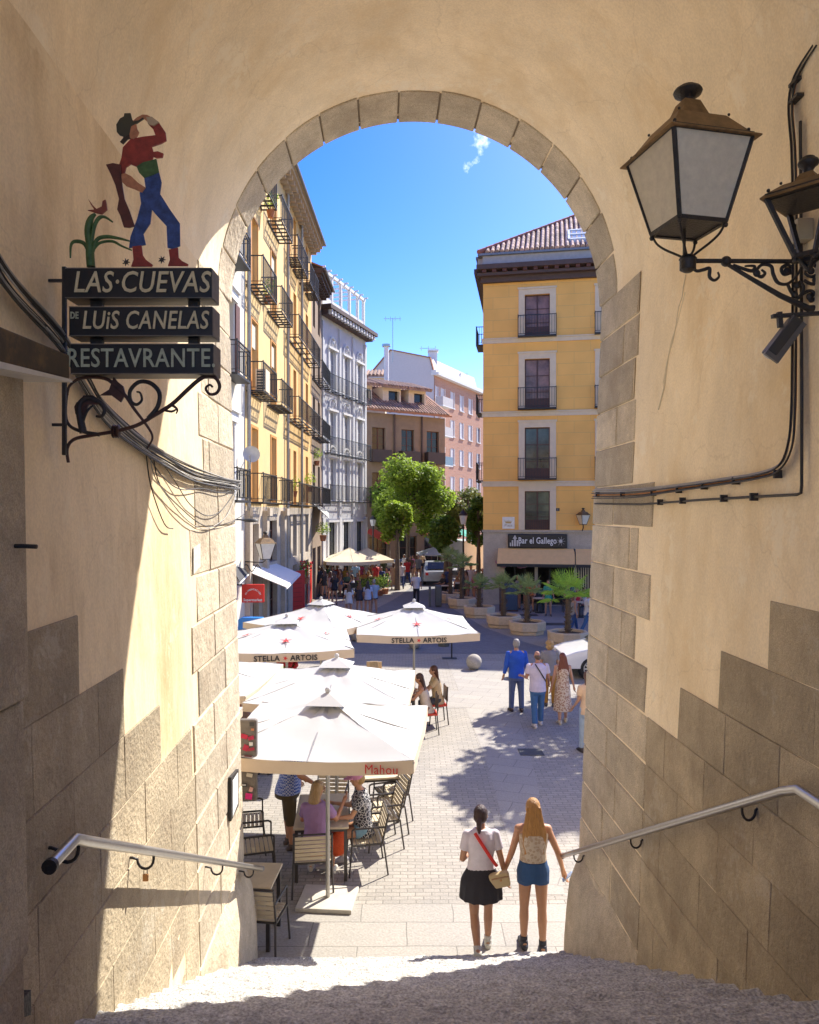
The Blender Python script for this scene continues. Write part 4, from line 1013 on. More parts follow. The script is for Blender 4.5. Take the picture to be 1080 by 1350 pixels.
for z in (16.9, 13.6, 10.3): 
    bx_ = MB(); f.box(bx_, .1, 3.1, z-.12, z, .002, 1.0); bo = obj('balcony', bx_, M_WHITE, ab, world=True); pn = MB(); f.box(pn, .1, 3.1, z, z+.95, .96, 1.0); f.box(pn, .1, .14, z, z+.95, .1, .96); obj('balcony_panel', pn, mat('pale_panel', (.55, .5, .46), .6) if z > 11 else mat('blue_panel', (.16, .24, .3), .6), bo, world=True)
e = MB(); f.box(e, -.2, 30, 20.2, 20.5, -.3, .6); f.box(e, -.2, 30, 20.52, 20.75, -.3, .3); obj('eave', e, M_WHITE, ab, world=True)
gd = V((-1, .47, 0)).normalized()
gp = []
for (t_, z) in ((0.05, 0), (8.5, 0), (8.5, 20.5), (5.4, 23.5), (.5, 22.2), (.05, 20.6)):
    q = b0+gd*t_; q.z = z; gp.append(q)
mb = MB().prism(gp, bd*14); obj('gable_wall', mb, mat('white_render_pinkish', (.60, .56, .55), .9, var=.05), ab, world=True)
tr = MB(); tr.bar(gp[3], gp[4], .3, .12); tr.bar(gp[4], gp[5], .3, .12); tr.bar(gp[2], gp[3], .3, .12); obj('coping', tr, mat('roof_clay', (.35, .16, .09), .9), ab, world=True)
q = P(571, 480, 86); mb = MB().box(q+V((0, 0, .3)), (.9, .9, 2.0)); mb.box(q+V((0, 0, 1.45)), (1.2, 1.2, .2)); obj('chimney', mb, M_WHITE, ab, world=True)
# flue and antennas
def aerial(px, py0, py1, Y, label, n=4, r=.04):
    t = thing('roof_antenna', label, 'antenna', P(px, py1, Y)); b_ = P(px, py1, Y); a_ = P(px, py0, Y)
    obj('mast', MB().tube([b_, a_], r, 6), M_STEEL, t, world=True); m_ = MB(); m_.tube([a_+V((-1.0, 0, -.1)), a_+V((.9, 0, -.1))], r*.6, 5)
    for k in range(n): x = -.8+1.6*k/max(1, n-1); m_.tube([a_+V((x, -.4, -.1)), a_+V((x, .4, -.1))], r*.5, 4); m_.tube([a_+V((x, 0, -.35)), a_+V((x, 0, .15))], r*.5, 4)
    obj('antenna_bars', m_, M_STEEL, t, world=True)
aerial(518, 419, 478, 84, 'tall thin antenna standing above the dormer building roof')
aerial(565, 458, 486, 86, 'small antenna beside the chimney of the white gable', 3)
aerial(607, 492, 508, 92, 'low antenna on the eave of the brick block', 3)
t = thing('metal_flue', 'tall pale metal flue pipe left of the white gable', 'chimney', P(509.5, 500, 70)); obj('pipe', MB().tube([P(509.5, 512, 70), P(509.5, 457, 70)], .22, 10), M_WHITE, t, world=True); obj('cap', MB().tube([P(509.5, 457, 70)+V((0, 0, .0)), P(509.5, 454, 70)], .4, 10), M_STEEL, t, world=True)
t = thing('low_tiled_house', 'low house top with red tiles peeking over beside the grey building', 'building', P(492, 495, 72)); mb = MB().box2(P(478, 700, 72), V((P(508, 500, 72).x, 76, P(508, 498, 72).z))); obj('wall', mb, M_STONE, t, world=True)
mb = MB(); x = P(478, 0, 72).x; z = P(0, 498, 72).z+.02; x1 = P(511, 0, 72).x; mb.hexa([(x, 71.6, z), (x1, 71.6, z), (x1, 76, z+1.2), (x, 76, z+1.2), (x, 71.6, z+.15), (x1, 71.6, z+.15), (x1, 76, z+1.4), (x, 76, z+1.4)]); k = x
while k < x1: mb.tube([(k, 71.55, z+.17), (k, 76, z+1.42)], .13, 6); k += .36
obj('roof', mb, M_TILE, t, world=True)
# closing building far behind the trees, above the street's end
t = thing('far_house', 'plain brown house closing the street behind the trees', 'building', (14, 118, 0)); ff = Face((-10, 116), (40, 120), (0, -1))
wins = [(s-.6, s+.6, z, z+2) for s in [2.5+3*k for k in range(15)] for z in (1.5, 5, 8.5)]
obj('wall', ff.wall(0, ff.L, 0, 12, wins, .2), M_BRN, t, world=True)
for w_ in wins[18:40]: window(ff, *w_, t, glass=M_GLASSD)
mb = MB(); ff.box(mb, -.5, ff.L+.5, 12, 12.5, -8, .5); obj('roof', mb, M_TILE, t, world=True)

# ------------------------------------------------ bar building on the right
c0 = V((4.03, 41.5, 0)); dirr = V((6.29, -1.2, 0)).normalized(); c1 = c0+dirr*16
r = Face((c0.x, c0.y), (c1.x, c1.y), (-.2, -1)); kb = thing('corner_bar_building', 'yellow corner building with a bar on its ground floor, tiled roof and iron balconies', 'building', r.p(4, 0))
m, n, b = newmat('yellow_ashlar'); MATS['yellow_ashlar'] = m; L = n.links
tc = n.nodes.new('ShaderNodeTexCoord'); mp = n.nodes.new('ShaderNodeMapping'); mp.inputs['Rotation'].default_value = (R(90), 0, 0); L.new(tc.outputs['Object'], mp.inputs[0])
br = n.nodes.new('ShaderNodeTexBrick'); br.inputs['Scale'].default_value = 1; br.inputs['Brick Width'].default_value = 1.7; br.inputs['Row Height'].default_value = .62; br.inputs['Mortar Size'].default_value = .012
br.inputs['Color1'].default_value = (.92, .51, .14, 1); br.inputs['Color2'].default_value = (.89, .485, .13, 1); br.inputs['Mortar'].default_value = (.72, .42, .14, 1); L.new(mp.outputs[0], br.inputs['Vector'])
nz = n.nodes.new('ShaderNodeTexNoise'); nz.inputs['Scale'].default_value = .8; nz.inputs['Detail'].default_value = 8; L.new(tc.outputs['Object'], nz.inputs['Vector'])
mr = n.nodes.new('ShaderNodeMapRange'); mr.inputs[1].default_value = .3; mr.inputs[2].default_value = .7; mr.inputs[3].default_value = .92; mr.inputs[4].default_value = 1.06; L.new(nz.outputs['Fac'], mr.inputs[0])
hh = n.nodes.new('ShaderNodeHueSaturation'); L.new(br.outputs[0], hh.inputs['Color']); L.new(mr.outputs[0], hh.inputs['Value']); L.new(hh.outputs[0], b.inputs['Base Color']); b.inputs['Roughness'].default_value = .9
M_ASH = m
def rs(px): # facade coordinate for a pixel column
    t = (px-540)/F; return (c0.x-t*c0.y)/(t*dirr.y-dirr.x)
def rz_(px, py): s = rs(px); Y = c0.y+dirr.y*s; return CZ-(py-675)*Y/F
s1, s2 = rs(692), rs(725); sp = 4.03
flo = [(rz_(708, 443), rz_(708, 388)), (rz_(708, 538), rz_(708, 473)), (rz_(708, 630.5), rz_(708, 563.5)), (rz_(708, 698.5), rz_(708, 647.5))]
wins = []
for k in range(4):
    for (a, b_) in flo: wins.append((s1+sp*k, s2+sp*k, a, b_))
zb = rz_(700, 698.5)-.01
shop = [(rs(665), rs(705), .02, 3.0), (rs(709), rs(757), .02, 3.0), (rs(761), rs(792), .5, 3.0), (10, 14, .02, 3.0)]
obj('wall', r.wall(0, r.L, zb, 17.8, wins, .25), M_ASH, kb, world=True)
obj('granite_base', r.wall(0, r.L, 0, zb-.002, shop, .5), M_GRNB, kb, world=True)
lw = Face((c0.x, c0.y), (c0.x+2.2, c0.y+14), (-1, 0)); mb = MB(); mb.poly([lw.p(0, 0), lw.p(14, 0), lw.p(14, 17.45), lw.p(0, 17.45)])
q = r.p(r.L, 0); q2 = V((c0.x+2.2, c0.y+14, 0)); q3 = q+V((2.2, 14, 0)); mb.poly([q, q3, q3+V((0, 0, 17.45)), q+V((0, 0, 17.45))]); mb.poly([q2, q3, q3+V((0, 0, 17.45)), q2+V((0, 0, 17.45))]); mb.poly([r.p(0, 17.44), r.p(r.L, 17.44), q3+V((0, 0, 17.44)), q2+V((0, 0, 17.44))])
obj('side_walls', mb, M_ASH, kb, world=True)
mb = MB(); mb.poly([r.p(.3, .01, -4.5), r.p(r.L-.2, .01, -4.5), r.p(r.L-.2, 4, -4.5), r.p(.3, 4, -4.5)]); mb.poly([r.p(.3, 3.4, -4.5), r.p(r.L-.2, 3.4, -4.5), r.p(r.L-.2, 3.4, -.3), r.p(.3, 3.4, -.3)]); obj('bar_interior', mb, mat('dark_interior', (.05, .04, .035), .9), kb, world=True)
for i, (a, b_, c, e) in enumerate(wins):
    window(r, a, b_, c, e, kb, glass=(mat('painted_reflection_glass', (.20, .11, .085), .2, spec=.4, var=.7, scale=.9), mat('painted_reflection_glass', (.2, .1, .08)), mat('greenish_glass', (.06, .07, .055), .12, spec=.5, var=.8, scale=1.1), mat('greenish_glass', (.1, .1, .1)))[i % 4], bars=2, depth=.16, panel=.55)  # brown panes carry the pinkish reflection of houses opposite in their colour
    fl_ = i % 4
    if fl_ in (0, 2):
        cu = MB(); m_ = (a+b_)/2; r.box(cu, m_+.06, m_+.32, e-1.5, e-.1, -.26, -.255); obj('curtain', cu, mat('pale_curtain', (.42, .40, .36), .8, var=.3, scale=4, stretch=(8, 8, 1)), kb, world=True)
    tr = MB(); w = .33
    r.box(tr, a-w, a-.003, c, e+w*.9, .003, .05); r.box(tr, b_+.003, b_+w, c, e+w*.9, .003, .05); r.box(tr, a-.001, b_+.001, e+.002, e+w*.9, .003, .05); r.box(tr, a-w-.05, b_+w+.05, e+w*.9, e+w*.9+.1, .003, .1)
    obj('window_surround', tr, M_STONE, kb, world=True)
    if fl_ < 3: balcony(r, a-w-.03, b_+w+.03, c-.02, kb, out=.42, h=1.1, step=.15, grid=False)
    else:
        gr = MB(); s = a+.05
        while s < b_: r.box(gr, s-.008, s+.008, c+.03, c+.95, .0, .016); s += .12
        r.box(gr, a, b_, c+.95, c+.98, 0, .02); obj('railing', gr, M_RAIL, kb, world=True)
for py in (447.5, 544, 635.5):
    z = rz_(640, py+(450-447.5)); t_ = MB(); r.box(t_, -.06, r.L, z-.14, z+.1, .052, .14) if False else r.box(t_, -.06, r.L, z-.15, z+.06, .003, .07); r.box(t_, -.1, r.L, z+.062, z+.13, .003, .13)
    obj('string_course', t_, M_STONE, kb, world=True)
t_ = MB(); r.box(t_, -.05, r.L, zb-.12, zb-.001, .003, .09); obj('string_course', t_, M_GRNB, kb, world=True)
cz_ = rz_(640, 378); cm_ = MB(); r.box(cm_, -.1, r.L, cz_+.15, cz_+.45, .003, .25); r.box(cm_, -.3, r.L, cz_+.45, cz_+.6, -.1, .55); r.box(cm_, -.3, r.L, cz_+.75, cz_+1.0, -.1, .75)
for (n0, n1, z0_, z1_) in ((0.0, .2, .15, .45), (0, .35, .45, .6), (0, .5, .75, 1.0)):
    lw.box(cm_, .01, 14, cz_+z0_, cz_+z1_, n0, n1)
cor = obj('cornice', cm_, M_EAVED, kb, world=True)
s = .1
while s < r.L: mb = MB(); r.box(mb, s-.11, s+.11, cz_+.6, cz_+.75, .252, .65); s += .55; obj('cornice_bracket', mb, M_SHUT, cor, world=True)
at = MB(); r.box(at, .0, r.L, cz_+1.0, cz_+1.55, -.5, .35); lw.box(at, .03, 14, cz_+1.0, cz_+1.55, -.5, .3); obj('attic_band', at, mat('grey_band', (.40, .38, .38), .8), kb, world=True)
at = MB(); r.box(at, -.25, r.L, cz_+1.552, cz_+1.66, -.5, .52); lw.box(at, .0, 14, cz_+1.552, cz_+1.66, -.5, .4); obj('gutter', at, mat('zinc', (.22, .22, .23), .5, metal=.5), kb, world=True)
# hipped tile roof: front slope with real barrel tiles, clipped at the hip
zr0 = cz_+1.68; tanp = .68; ins = 7.0
hip = r.p(.1, zr0, .45)
def roofpt(s, k): return r.p(s, zr0+k*tanp, .45-k)
rb = MB(); rb.poly([roofpt(-.2, 0), roofpt(r.L, 0), roofpt(r.L, ins), roofpt(ins-.2, ins)]); 
rb.poly([roofpt(-.2, 0), roofpt(ins-.2, ins), roofpt(ins-.2, ins)+V((1.5, 3, 0)), V((c0.x+1.9, c0.y+14, zr0))])
rb.poly([roofpt(ins-.2, ins), roofpt(r.L, ins), roofpt(r.L, ins)+V((2, 7, -4.7)), roofpt(ins-.2, ins)+V((2, 7, -4.7))])
ro = obj('roof', rb, mat('roof_clay', (.35, .16, .09), .9), kb, world=True)
M_TILE2 = mat('clay_tiles', (.50, .33, .25), .9, var=.3, scale=6, island=.4)
tl = MB(); s = 0.0
while s < r.L-.05:
    kmax = min(ins, s+.2)
    if kmax > .2:
        n_ = max(1, int(kmax/.42)); 
        for k in range(n_+1):
            k0 = k*.42; k1 = min(k0+.47, kmax)
            if k0 >= kmax-.05: break
            a = roofpt(s, k0)+V((0, 0, .05)); b_ = roofpt(s, k1)+V((0, 0, .07)); tl.tube([a, b_], .1, 7, rs=[.118, .09])
    s += .265
obj('cover_tiles', tl, M_TILE2, ro, smooth=40, world=True)
hp = MB()
for k in range(17):
    a = roofpt(-.2+ins*k/17, ins*k/17)+V((0, 0, .07)); b_ = roofpt(-.2+ins*(k+1.1)/17, ins*(k+1.1)/17)+V((0, 0, .09)); hp.tube([a, b_], .14, 8, rs=[.15, .12])
obj('hip_tiles', hp, mat('red_hip_tiles', (.38, .13, .08), .9, island=.2), ro, smooth=40, world=True)
def rk(px): return rs(px)
sk = MB(); s_ = rs(768)-.75; 
for (a, b_, k0, k1, h_) in ((s_, s_+.12, .8, 2.4, .22), (s_, s_+1.8, .8, .92, .22), (s_, s_+1.8, 2.3, 2.42, .22), (s_+1.7, s_+1.8, .8, 2.4, .22), (s_, s_+1.8, 1.55, 1.65, .23)):
    sk.hexa([roofpt(a, k0), roofpt(b_, k0), roofpt(b_, k1), roofpt(a, k1)]+[q+V((0, 0, h_)) for q in (roofpt(a, k0), roofpt(b_, k0), roofpt(b_, k1), roofpt(a, k1))])
so2 = obj('skylight', sk, M_WHITE, kb, world=True)
pn = MB(); q = [roofpt(s_+.1, .9), roofpt(s_+1.72, .9), roofpt(s_+1.72, 2.32), roofpt(s_+.1, 2.32)]; pn.hexa([p+V((0, 0, .12)) for p in q]+[p+V((0, 0, .17)) for p in q]); obj('pane', pn, mat('skyglass', (.3, .36, .42), .08), so2, world=True)
# left return balconies (seen edge on)
for z in (14.4, 10.6): balcony(lw, .8, 2.6, z, kb, out=.45, grid=False)
for z in (6.8,): balcony(lw, .8, 2.6, z, kb, out=.45, grid=False)
# bar front: sign, awning, doors
sa, sb = rs(670), rs(748); z0, z1 = rz_(708, 722.5), rz_(708, 703.8)
sgn = MB(); r.box(sgn, sa, sb, z0, z1, .1, .2); sgo = obj('bar_sign', sgn, M_SIGNBLK, kb, world=True, bevel=.05)
lettering('lettering', 'Bar el Gallego', .47, r.p((sa+sb)/2, (z0+z1)/2+.01, .205), M_WHITE, sgo, xdir=r.d, depth=.004, extra=.008, xs=.72)
em = MB()
for cx, w in ((sa+.38, .5), (sb-.34, .5)):
    if cx < (sa+sb)/2:
        for k, (hh_, ww) in enumerate(((.5, .1), (.38, .08), (.38, .08), (.22, .06), (.22, .06))):
            x = cx+(0, -.13, .13, -.24, .24)[k]; r.box(em, x-ww/2, x+ww/2, z0+.1, z0+.1+hh_*.85, .202, .212+.001*k)
        em.prism([r.p(cx-.12, z0+.5, .205), r.p(cx+.12, z0+.5, .205), r.p(cx, z1-.06, .205)], r.n*.008)
    else:
        for k in range(9): a = 2*math.pi*k/9; em.bar(r.p(cx+.06*math.cos(a), (z0+z1)/2+.06*math.sin(a), .208), r.p(cx+.24*math.cos(a), (z0+z1)/2+.24*math.sin(a), .208), .045, .01)
        em.ball(r.p(cx, (z0+z1)/2, .205), (.1, .02, .1), 10, 6)
obj('emblem', em, mat('pale_emblem', (.55, .53, .5), .6), sgo, world=True)
aw = thing('awning', 'flat beige fabric awning over the terrace doors of the corner bar', 'awning', r.p(3, 3.6))
M_AWN = mat('beige_canvas', (.85, .53, .22), .85, var=.06, scale=4)
a0, a1 = rs(655)+.0, rs(783)
for (u0, u1) in ((rs(657), rs(757.5)), (rs(759), rs(790))):
    zt = rz_(700, 723); zo = rz_(700, 745)+.12
    mb = MB(); mb.hexa([r.p(u0, zt-.02, .1), r.p(u1, zt-.02, .1), r.p(u1, zo-.02, .9), r.p(u0, zo-.02, .9), r.p(u0, zt, .1), r.p(u1, zt, .1), r.p(u1, zo, .9), r.p(u0, zo, .9)]); obj('canvas', mb, M_AWN, aw, world=True)
    mb = MB(); r.box(mb, u0, u1, zo-.16, zo-.0, .9, .93); obj('front_bar', mb, M_RAIL, aw, world=True)
mb = MB(); mb.bar(r.p(rs(757), zt, .12), r.p(rs(764), zo-.3, .98), .05, .05); mb.bar(r.p(u0-2.7, zt-.1, .12), r.p(u0-2.7, zo-.05, .9), .04); obj('arms', mb, M_RAIL, aw, world=True)
wl = thing('wall_lamp', 'small black lantern on the yellow wall to the right of the bar sign', 'lantern', P(769, 690, 40.2)); 
wl.scale = (1, 1, 1)
B, T = lantern_parts(wl, .13, .26, -.05, .45, .72, .82, R(20))
obj('bracket', MB().tube(smoothpath([V((0, 0, -.05)), V((0, 0, -.25)), V((0, .3, -.4)), V((0, .62, -.3))], 4), .03, 6), M_IRON, wl)
pl = thing('tile_plaque', 'white tile plaque with a golden crest left of the mezzanine window', 'plaque', r.p(rs(670), rz_(670, 689), .02)); q = r.p(rs(670), rz_(670, 689), .03)
mb = MB(); r.box(mb, rs(662.5), rs(678.5), rz_(670, 697), rz_(670, 681.5), .005, .04); obj('tile', mb, mat('glazed_tile', (.75, .72, .66), .3), pl, world=True)
mb = MB(); s_ = rs(670.5); zc = rz_(670, 688)
for k in range(-3, 4): mb.prism([r.p(s_+k*.035-.03, zc-.08, .045), r.p(s_+k*.035+.03, zc-.08, .045), r.p(s_+k*.075, zc+.12-abs(k)*.01, .045)], r.n*.004)
obj('crest', mb, mat('gold_glaze', (.5, .33, .08), .4), pl, world=True)
lettering('lettering', 'Plaza', .2, r.p(s_, zc-.19, .043), mat('tile_brown', (.3, .22, .12), .4), pl, xdir=r.d, depth=.003)
hn = thing('house_number', 'small black house number 1 beside the mezzanine window', 'sign', r.p(rs(735.5), rz_(735, 672), .02)); mb = MB(); r.box(mb, rs(733.3), rs(737.8), rz_(735, 673.7), rz_(735, 669.8), .004, .03); obj('plate', mb, M_SIGNBLK, hn, world=True); lettering('digit', '1', .15, r.p(rs(735.5), rz_(735, 671.8), .033), M_WHITE, hn, xdir=r.d, depth=.003)
# openings of the bar
for (a, b_) in ((rs(709), rs(757)), (rs(665), rs(705)), (rs(761), rs(792))):
    mb = MB(); k = a
    while k < b_+.01: r.box(mb, k-.04, k+.04, .03, 3.0, -.45, -.38); k += (b_-a)/3
    r.box(mb, a, b_, 2.35, 2.43, -.449, -.381)
    obj('shop_frame', mb, M_RAIL, kb, world=True)
mb = MB(); k = rs(763)
while k < rs(781): r.box(mb, k, k+.05, .5, 2.9, -.3, -.25); k += .12
obj('roller_shutter', mb, M_STONE, kb, world=True)
# purple octopus painted board hanging in the bar doorway
oc = thing('octopus_sign', 'pink octopus cut-out hanging under the beige awning of the bar', 'sign', r.p(rs(675), 2.4, .0))
mb = MB(); cx, cz2 = rs(676), 2.45; mb.ball(r.p(cx, cz2+.1, .02), (.26, .05, .3), 12, 8)
for k in range(8):
    a = math.pi*(1.05+.13*k); sx = math.cos(a); pts = [r.p(cx+.18*sx, cz2-.08, .02), r.p(cx+.5*sx, cz2-.25-.12*(k % 2), .02), r.p(cx+.85*sx, cz2-.2-.1*(k % 3), .02), r.p(cx+.95*sx, cz2-.05-.08*(k % 2), .02)]
    mb.tube(smoothpath(pts, 4), .06, 7, rs=[.07*(1-.045*i) for i in range(13)])
obj('octopus', mb, mat('octopus_pink', (.42, .2, .27), .6), oc, smooth=50, world=True)
# off-frame neighbour on the right side of the square
# ================================================================== trees, palms, street furniture
def leaf_mat(name, c, tr=.35, v=.3):
    m, n, b = newmat(name); L = n.links
    g = n.nodes.new('ShaderNodeNewGeometry'); h = n.nodes.new('ShaderNodeHueSaturation'); h.inputs['Color'].default_value = tuple(c)+(1,)
    r = n.nodes.new('ShaderNodeMapRange'); r.inputs[3].default_value = 1-v; r.inputs[4].default_value = 1+v*1.3; L.new(g.outputs['Random Per Island'], r.inputs[0]); L.new(r.outputs[0], h.inputs['Value'])
    L.new(h.outputs[0], b.inputs['Base Color']); b.inputs['Roughness'].default_value = .55
    t = n.nodes.new('ShaderNodeBsdfTranslucent'); L.new(h.outputs[0], t.inputs['Color']); mx = n.nodes.new('ShaderNodeMixShader'); mx.inputs[0].default_value = tr
    L.new(b.outputs[0], mx.inputs[1]); L.new(t.outputs[0], mx.inputs[2]); L.new(mx.outputs[0], n.nodes['Material Output'].inputs[0])
    MATS[name] = m; return m
M_BARK = mat('bark', (.16, .12, .085), .9, var=.3, scale=12, bump=.6, bscale=20)
M_LEAF = leaf_mat('tree_leaves', (.14, .23, .03), .45); M_LEAF2 = leaf_mat('bright_leaves', (.25, .35, .04), .5); M_LEAF3 = leaf_mat('brownish_leaves', (.15, .18, .05)); M_LEAFP = leaf_mat('palm_leaves', (.30, .38, .13), .3, .25); M_LEAFB = leaf_mat('sunlit_palm_leaves', (.38, .58, .08), .4, .2)
def tree(loc, h, cr, cz, crz, label, lm=M_LEAF, n=5200, seed=1, lean=0, group='trees along the street'):
    t = thing('street_tree', label, 'tree', loc, 0, group)
    rnd = random.Random(seed); tk = MB(); top = V((lean, 0, cz+crz*.2))
    path = [V((0, 0, 0)), V((lean*.2, .05, cz*.35)), V((lean*.5, -.05, cz*.7)), top]
    tk.tube(smoothpath(path, 4), .15, 8, rs=[.20-.13*i/12 for i in range(13)])
    lobes = []
    for k in range(13):
        a = rnd.uniform(0, 6.28); e = rnd.uniform(-.75, .95); rr = rnd.uniform(.45, .78)*math.sqrt(max(0, 1-e*e*.8))
        c = V((lean+cr*rr*math.cos(a), cr*rr*math.sin(a), cz+crz*e*.72)); lobes.append((c, cr*rnd.uniform(.32, .5)))
        s = path[2].lerp(top, rnd.random()); m_ = s.lerp(c, .5)+V((0, 0, -.1)); tk.tube([s, m_, c], .05, 6, rs=[.07, .045, .015])
    lobes.append((V((lean, 0, cz)), cr*.6))
    obj('trunk', tk, M_BARK, t, smooth=50)
    lf = MB()
    for i in range(n):
        c, r = lobes[i % len(lobes)]
        d = V((rnd.gauss(0, 1), rnd.gauss(0, 1), rnd.gauss(0, 1))).normalized(); q = c+V((d.x, d.y, d.z*.9*min(1.2, crz/cr)))*r*(rnd.random()**.35)*(1+.22*noise.noise(c+d*2))
        s = rnd.uniform(.08, .19); u_ = V((rnd.gauss(0, 1), rnd.gauss(0, 1), rnd.gauss(0, .6))).normalized(); w = u_.cross(d+V((.01, .3, .2))).normalized()
        p0 = q-u_*s; p1 = q+w*s*.55; p2 = q+u_*s; p3 = q-w*s*.55+d*s*.3
        lf.v += [tuple(p0), tuple(p1), tuple(p2), tuple(p3)]; k = len(lf.v); lf.f.append([k-4, k-3, k-2, k-1])
    obj('crown', lf, lm, t)
    return t
def gx(px, Y): return (px-540)*Y/F
tree((gx(538, 57), 57, 0), 9, 3.15, 5.9, 3.2, 'largest bright green tree in the middle of the street', M_LEAF2, 15000, 3)
tree((gx(524, 49), 49, 0), 6, 1.0, 4.3, 1.7, 'small slender tree in front of the largest tree, by the cream umbrellas', M_LEAF2, 4000, 4)
tree((gx(512, 60), 60, 0), 7, 1.7, 5.6, 2.4, 'dark tree crown close to the grey stone building, left of the largest tree', M_LEAF, 3500, 5)
tree((gx(588, 50), 50, 0), 5, 1.25, 3.6, 1.5, 'low rounded green tree standing left of the street lamp', M_LEAF, 4600, 6)
tree((gx(617, 60), 60, 0), 8, 2.2, 5.6, 2.4, 'brownish tree behind the street lamp against the brick block', M_LEAF3, 5200, 7)
tree((gx(631, 52), 52, 0), 7, 1.0, 4.2, 2.2, 'narrow dark tree touching the corner of the yellow bar building', M_LEAF, 2600, 8)
tree((gx(565, 72), 72, 0), 8, 2.6, 5.2, 2.6, 'tree farther down the street behind the largest tree', M_LEAF, 4500, 9)
# a tree beside the arch on the right throws the broken shade over the paving
tree((8.5, 21.2, 0), 11, 2.5, 8.6, 2.1, 'tall leafy tree right of the arch shading the paving', M_LEAF, 7000, 10, group=None)
tree((10.3, 24.6, 0), 11, 2.7, 8.4, 2.2, 'second tall tree farther right of the arch', M_LEAF, 6000, 11, group=None)

M_CONC = mat('planter_concrete', (.66, .50, .32), .9, var=.1, scale=5, speck=.15, speckscale=60, bump=.3)
M_SOIL = mat('soil', (.08, .055, .035), .95, var=.3)
M_PTR = mat('palm_trunk_fibre', (.13, .085, .05), .95, var=.4, scale=25, bump=1, bscale=30)
def make_palm(seed, lm, hgt=1.35, spread=.95, n=20):
    rnd = random.Random(seed)
    tr = MB(); prof = []; k = 0
    while k <= 14: z = .35+hgt*k/14; prof.append((.085+.025*(k % 2)+.03*(1-k/14)*(.6), z)); k += 1
    tr.lathe(prof, (0, 0, 0), 10)
    for i in range(60):
        a = rnd.uniform(0, 6.28); z = .4+hgt*rnd.random(); c = V((.12*math.cos(a), .12*math.sin(a), z)); tr.bar(c, c+V((.07*math.cos(a), .07*math.sin(a), .07)), .035, .012)
    lf = MB(); top = V((0, 0, .35+hgt))
    for i in range(n):
        a = 2*math.pi*i/n*2.618+rnd.uniform(-.3, .3); el = R(80-82*(i/n)**.9)+rnd.uniform(-.1, .1); L_ = spread*rnd.uniform(.5, .66)
        d = V((math.cos(a)*math.cos(el), math.sin(a)*math.cos(el), math.sin(el))); c = top+d*L_; lf.tube([top, top.lerp(c, .5)+V((0, 0, .03)), c], .008, 4)
        side = V((-math.sin(a), math.cos(a), 0)); up_ = side.cross(d)*-1
        nb = 17
        for j in range(nb):
            b = R(-125+250*j/(nb-1)); dd = (d*math.cos(b)+side*math.sin(b)+up_*.15).normalized(); ln = spread*.46*(1-.25*abs(b)/2.2)*rnd.uniform(.9, 1.08)
            ww = dd.cross(up_).normalized()*.018; e = c+dd*ln+V((0, 0, -.09*ln*3*(1 if el < .9 else .3))); m_ = c+dd*ln*.55
            lf.v += [tuple(c-ww*.3), tuple(c+ww*.3), tuple(m_+ww), tuple(e), tuple(m_-ww)]; k = len(lf.v); lf.f.append([k-5, k-4, k-3, k-2, k-1])
    return tr, lf
def make_planter():
    ob_ = MB(); w = .80
    oc = lambda r, z: [V((r*math.cos(math.pi/8+math.pi/4*k)*1.08, r*math.sin(math.pi/8+math.pi/4*k)*1.08, z)) for k in range(8)]
    ob_.loft([oc(.64, 0), oc(.66, .10), oc(.645, .11), oc(.72, .17), oc(.74, .50), oc(.72, .52), oc(.60, .52), oc(.58, .40)]); return ob_
pls = [((727+771)/2, 856, 1.4, 1.25, 1, 'largest planter palm, bright green fan leaves, nearest to the arch'), (695, 841, 1.25, .95, 0, 'planter palm second from the right, behind the group of four'), (664, 832, 1.3, .9, 0, 'planter palm third from the right, in front of the blackboard'),
       (632, 819, 1.0, .85, 0, 'planter palm fourth from the right, by the corner of the bar building'), (609, 807, 1.75, .95, 0, 'tall planter palm beside the metal bin at the road edge'), (594, 800, 1.9, .95, 0, 'tallest and farthest planter palm next to the road')]
for i, (px, py, hg, sp_, br_, lab) in enumerate(pls):
    q = G(px, py-6)
    pt = thing('planter', 'octagonal planter of the '+lab.replace('planter palm', 'palm'), 'planter', q, 0, 'planters along the road')
    obj('tub', make_planter(), M_CONC, pt, bevel=.01); obj('soil', MB().lathe([(.6, .40), (.62, .42), (.3, .46), (.01, .47)], n=12), M_SOIL, pt)
    pm = thing('palm', lab, 'palm', q, 0, 'small fan palms in the planters'); a, b = make_palm(20+i, M_LEAFP, hg, sp_, 22 if br_ else 17)
    obj('trunk', a, M_PTR, pm, smooth=30); obj('fronds', b, M_LEAFB if br_ else M_LEAFP, pm)
M_BALL = mat('granite_ball', (.40, .36, .30), .85, var=.12, scale=6, speck=.25, speckscale=60, bump=.3)
for px, py, lab in ((625, 882.5, 'granite ball bollard in the open, left of the group of four'), (547, 855, 'granite ball bollard half hidden by the litter bin and umbrella'), (523, 846.5, 'granite ball bollard under the edge of the middle umbrella'),
                    (680, 893, 'granite ball bollard behind the man in the blue shirt'), (575, 845.5, 'granite ball bollard just right of the litter bin'), (470, 845, 'granite ball bollard behind the left umbrellas')):
    q = G(px, py); b = obj('ball_bollard', MB().ball((0, 0, .24), .25, 24, 16), M_BALL, smooth=180); b.location = q; tag(b, lab, 'bollard', 'granite balls along the pavement edge')
q = G(585, 868)
t = thing('litter_bin', 'dark grey metal litter bin on a post beside the umbrella', 'bin', q)
obj('bucket', MB().lathe([(.19, .42), (.20, .44), (.235, 1.1), (.235, 1.12), (.21, 1.12), (.18, .6)], n=16), mat('bin_grey', (.10, .105, .10), .5, metal=.3), t, smooth=30)
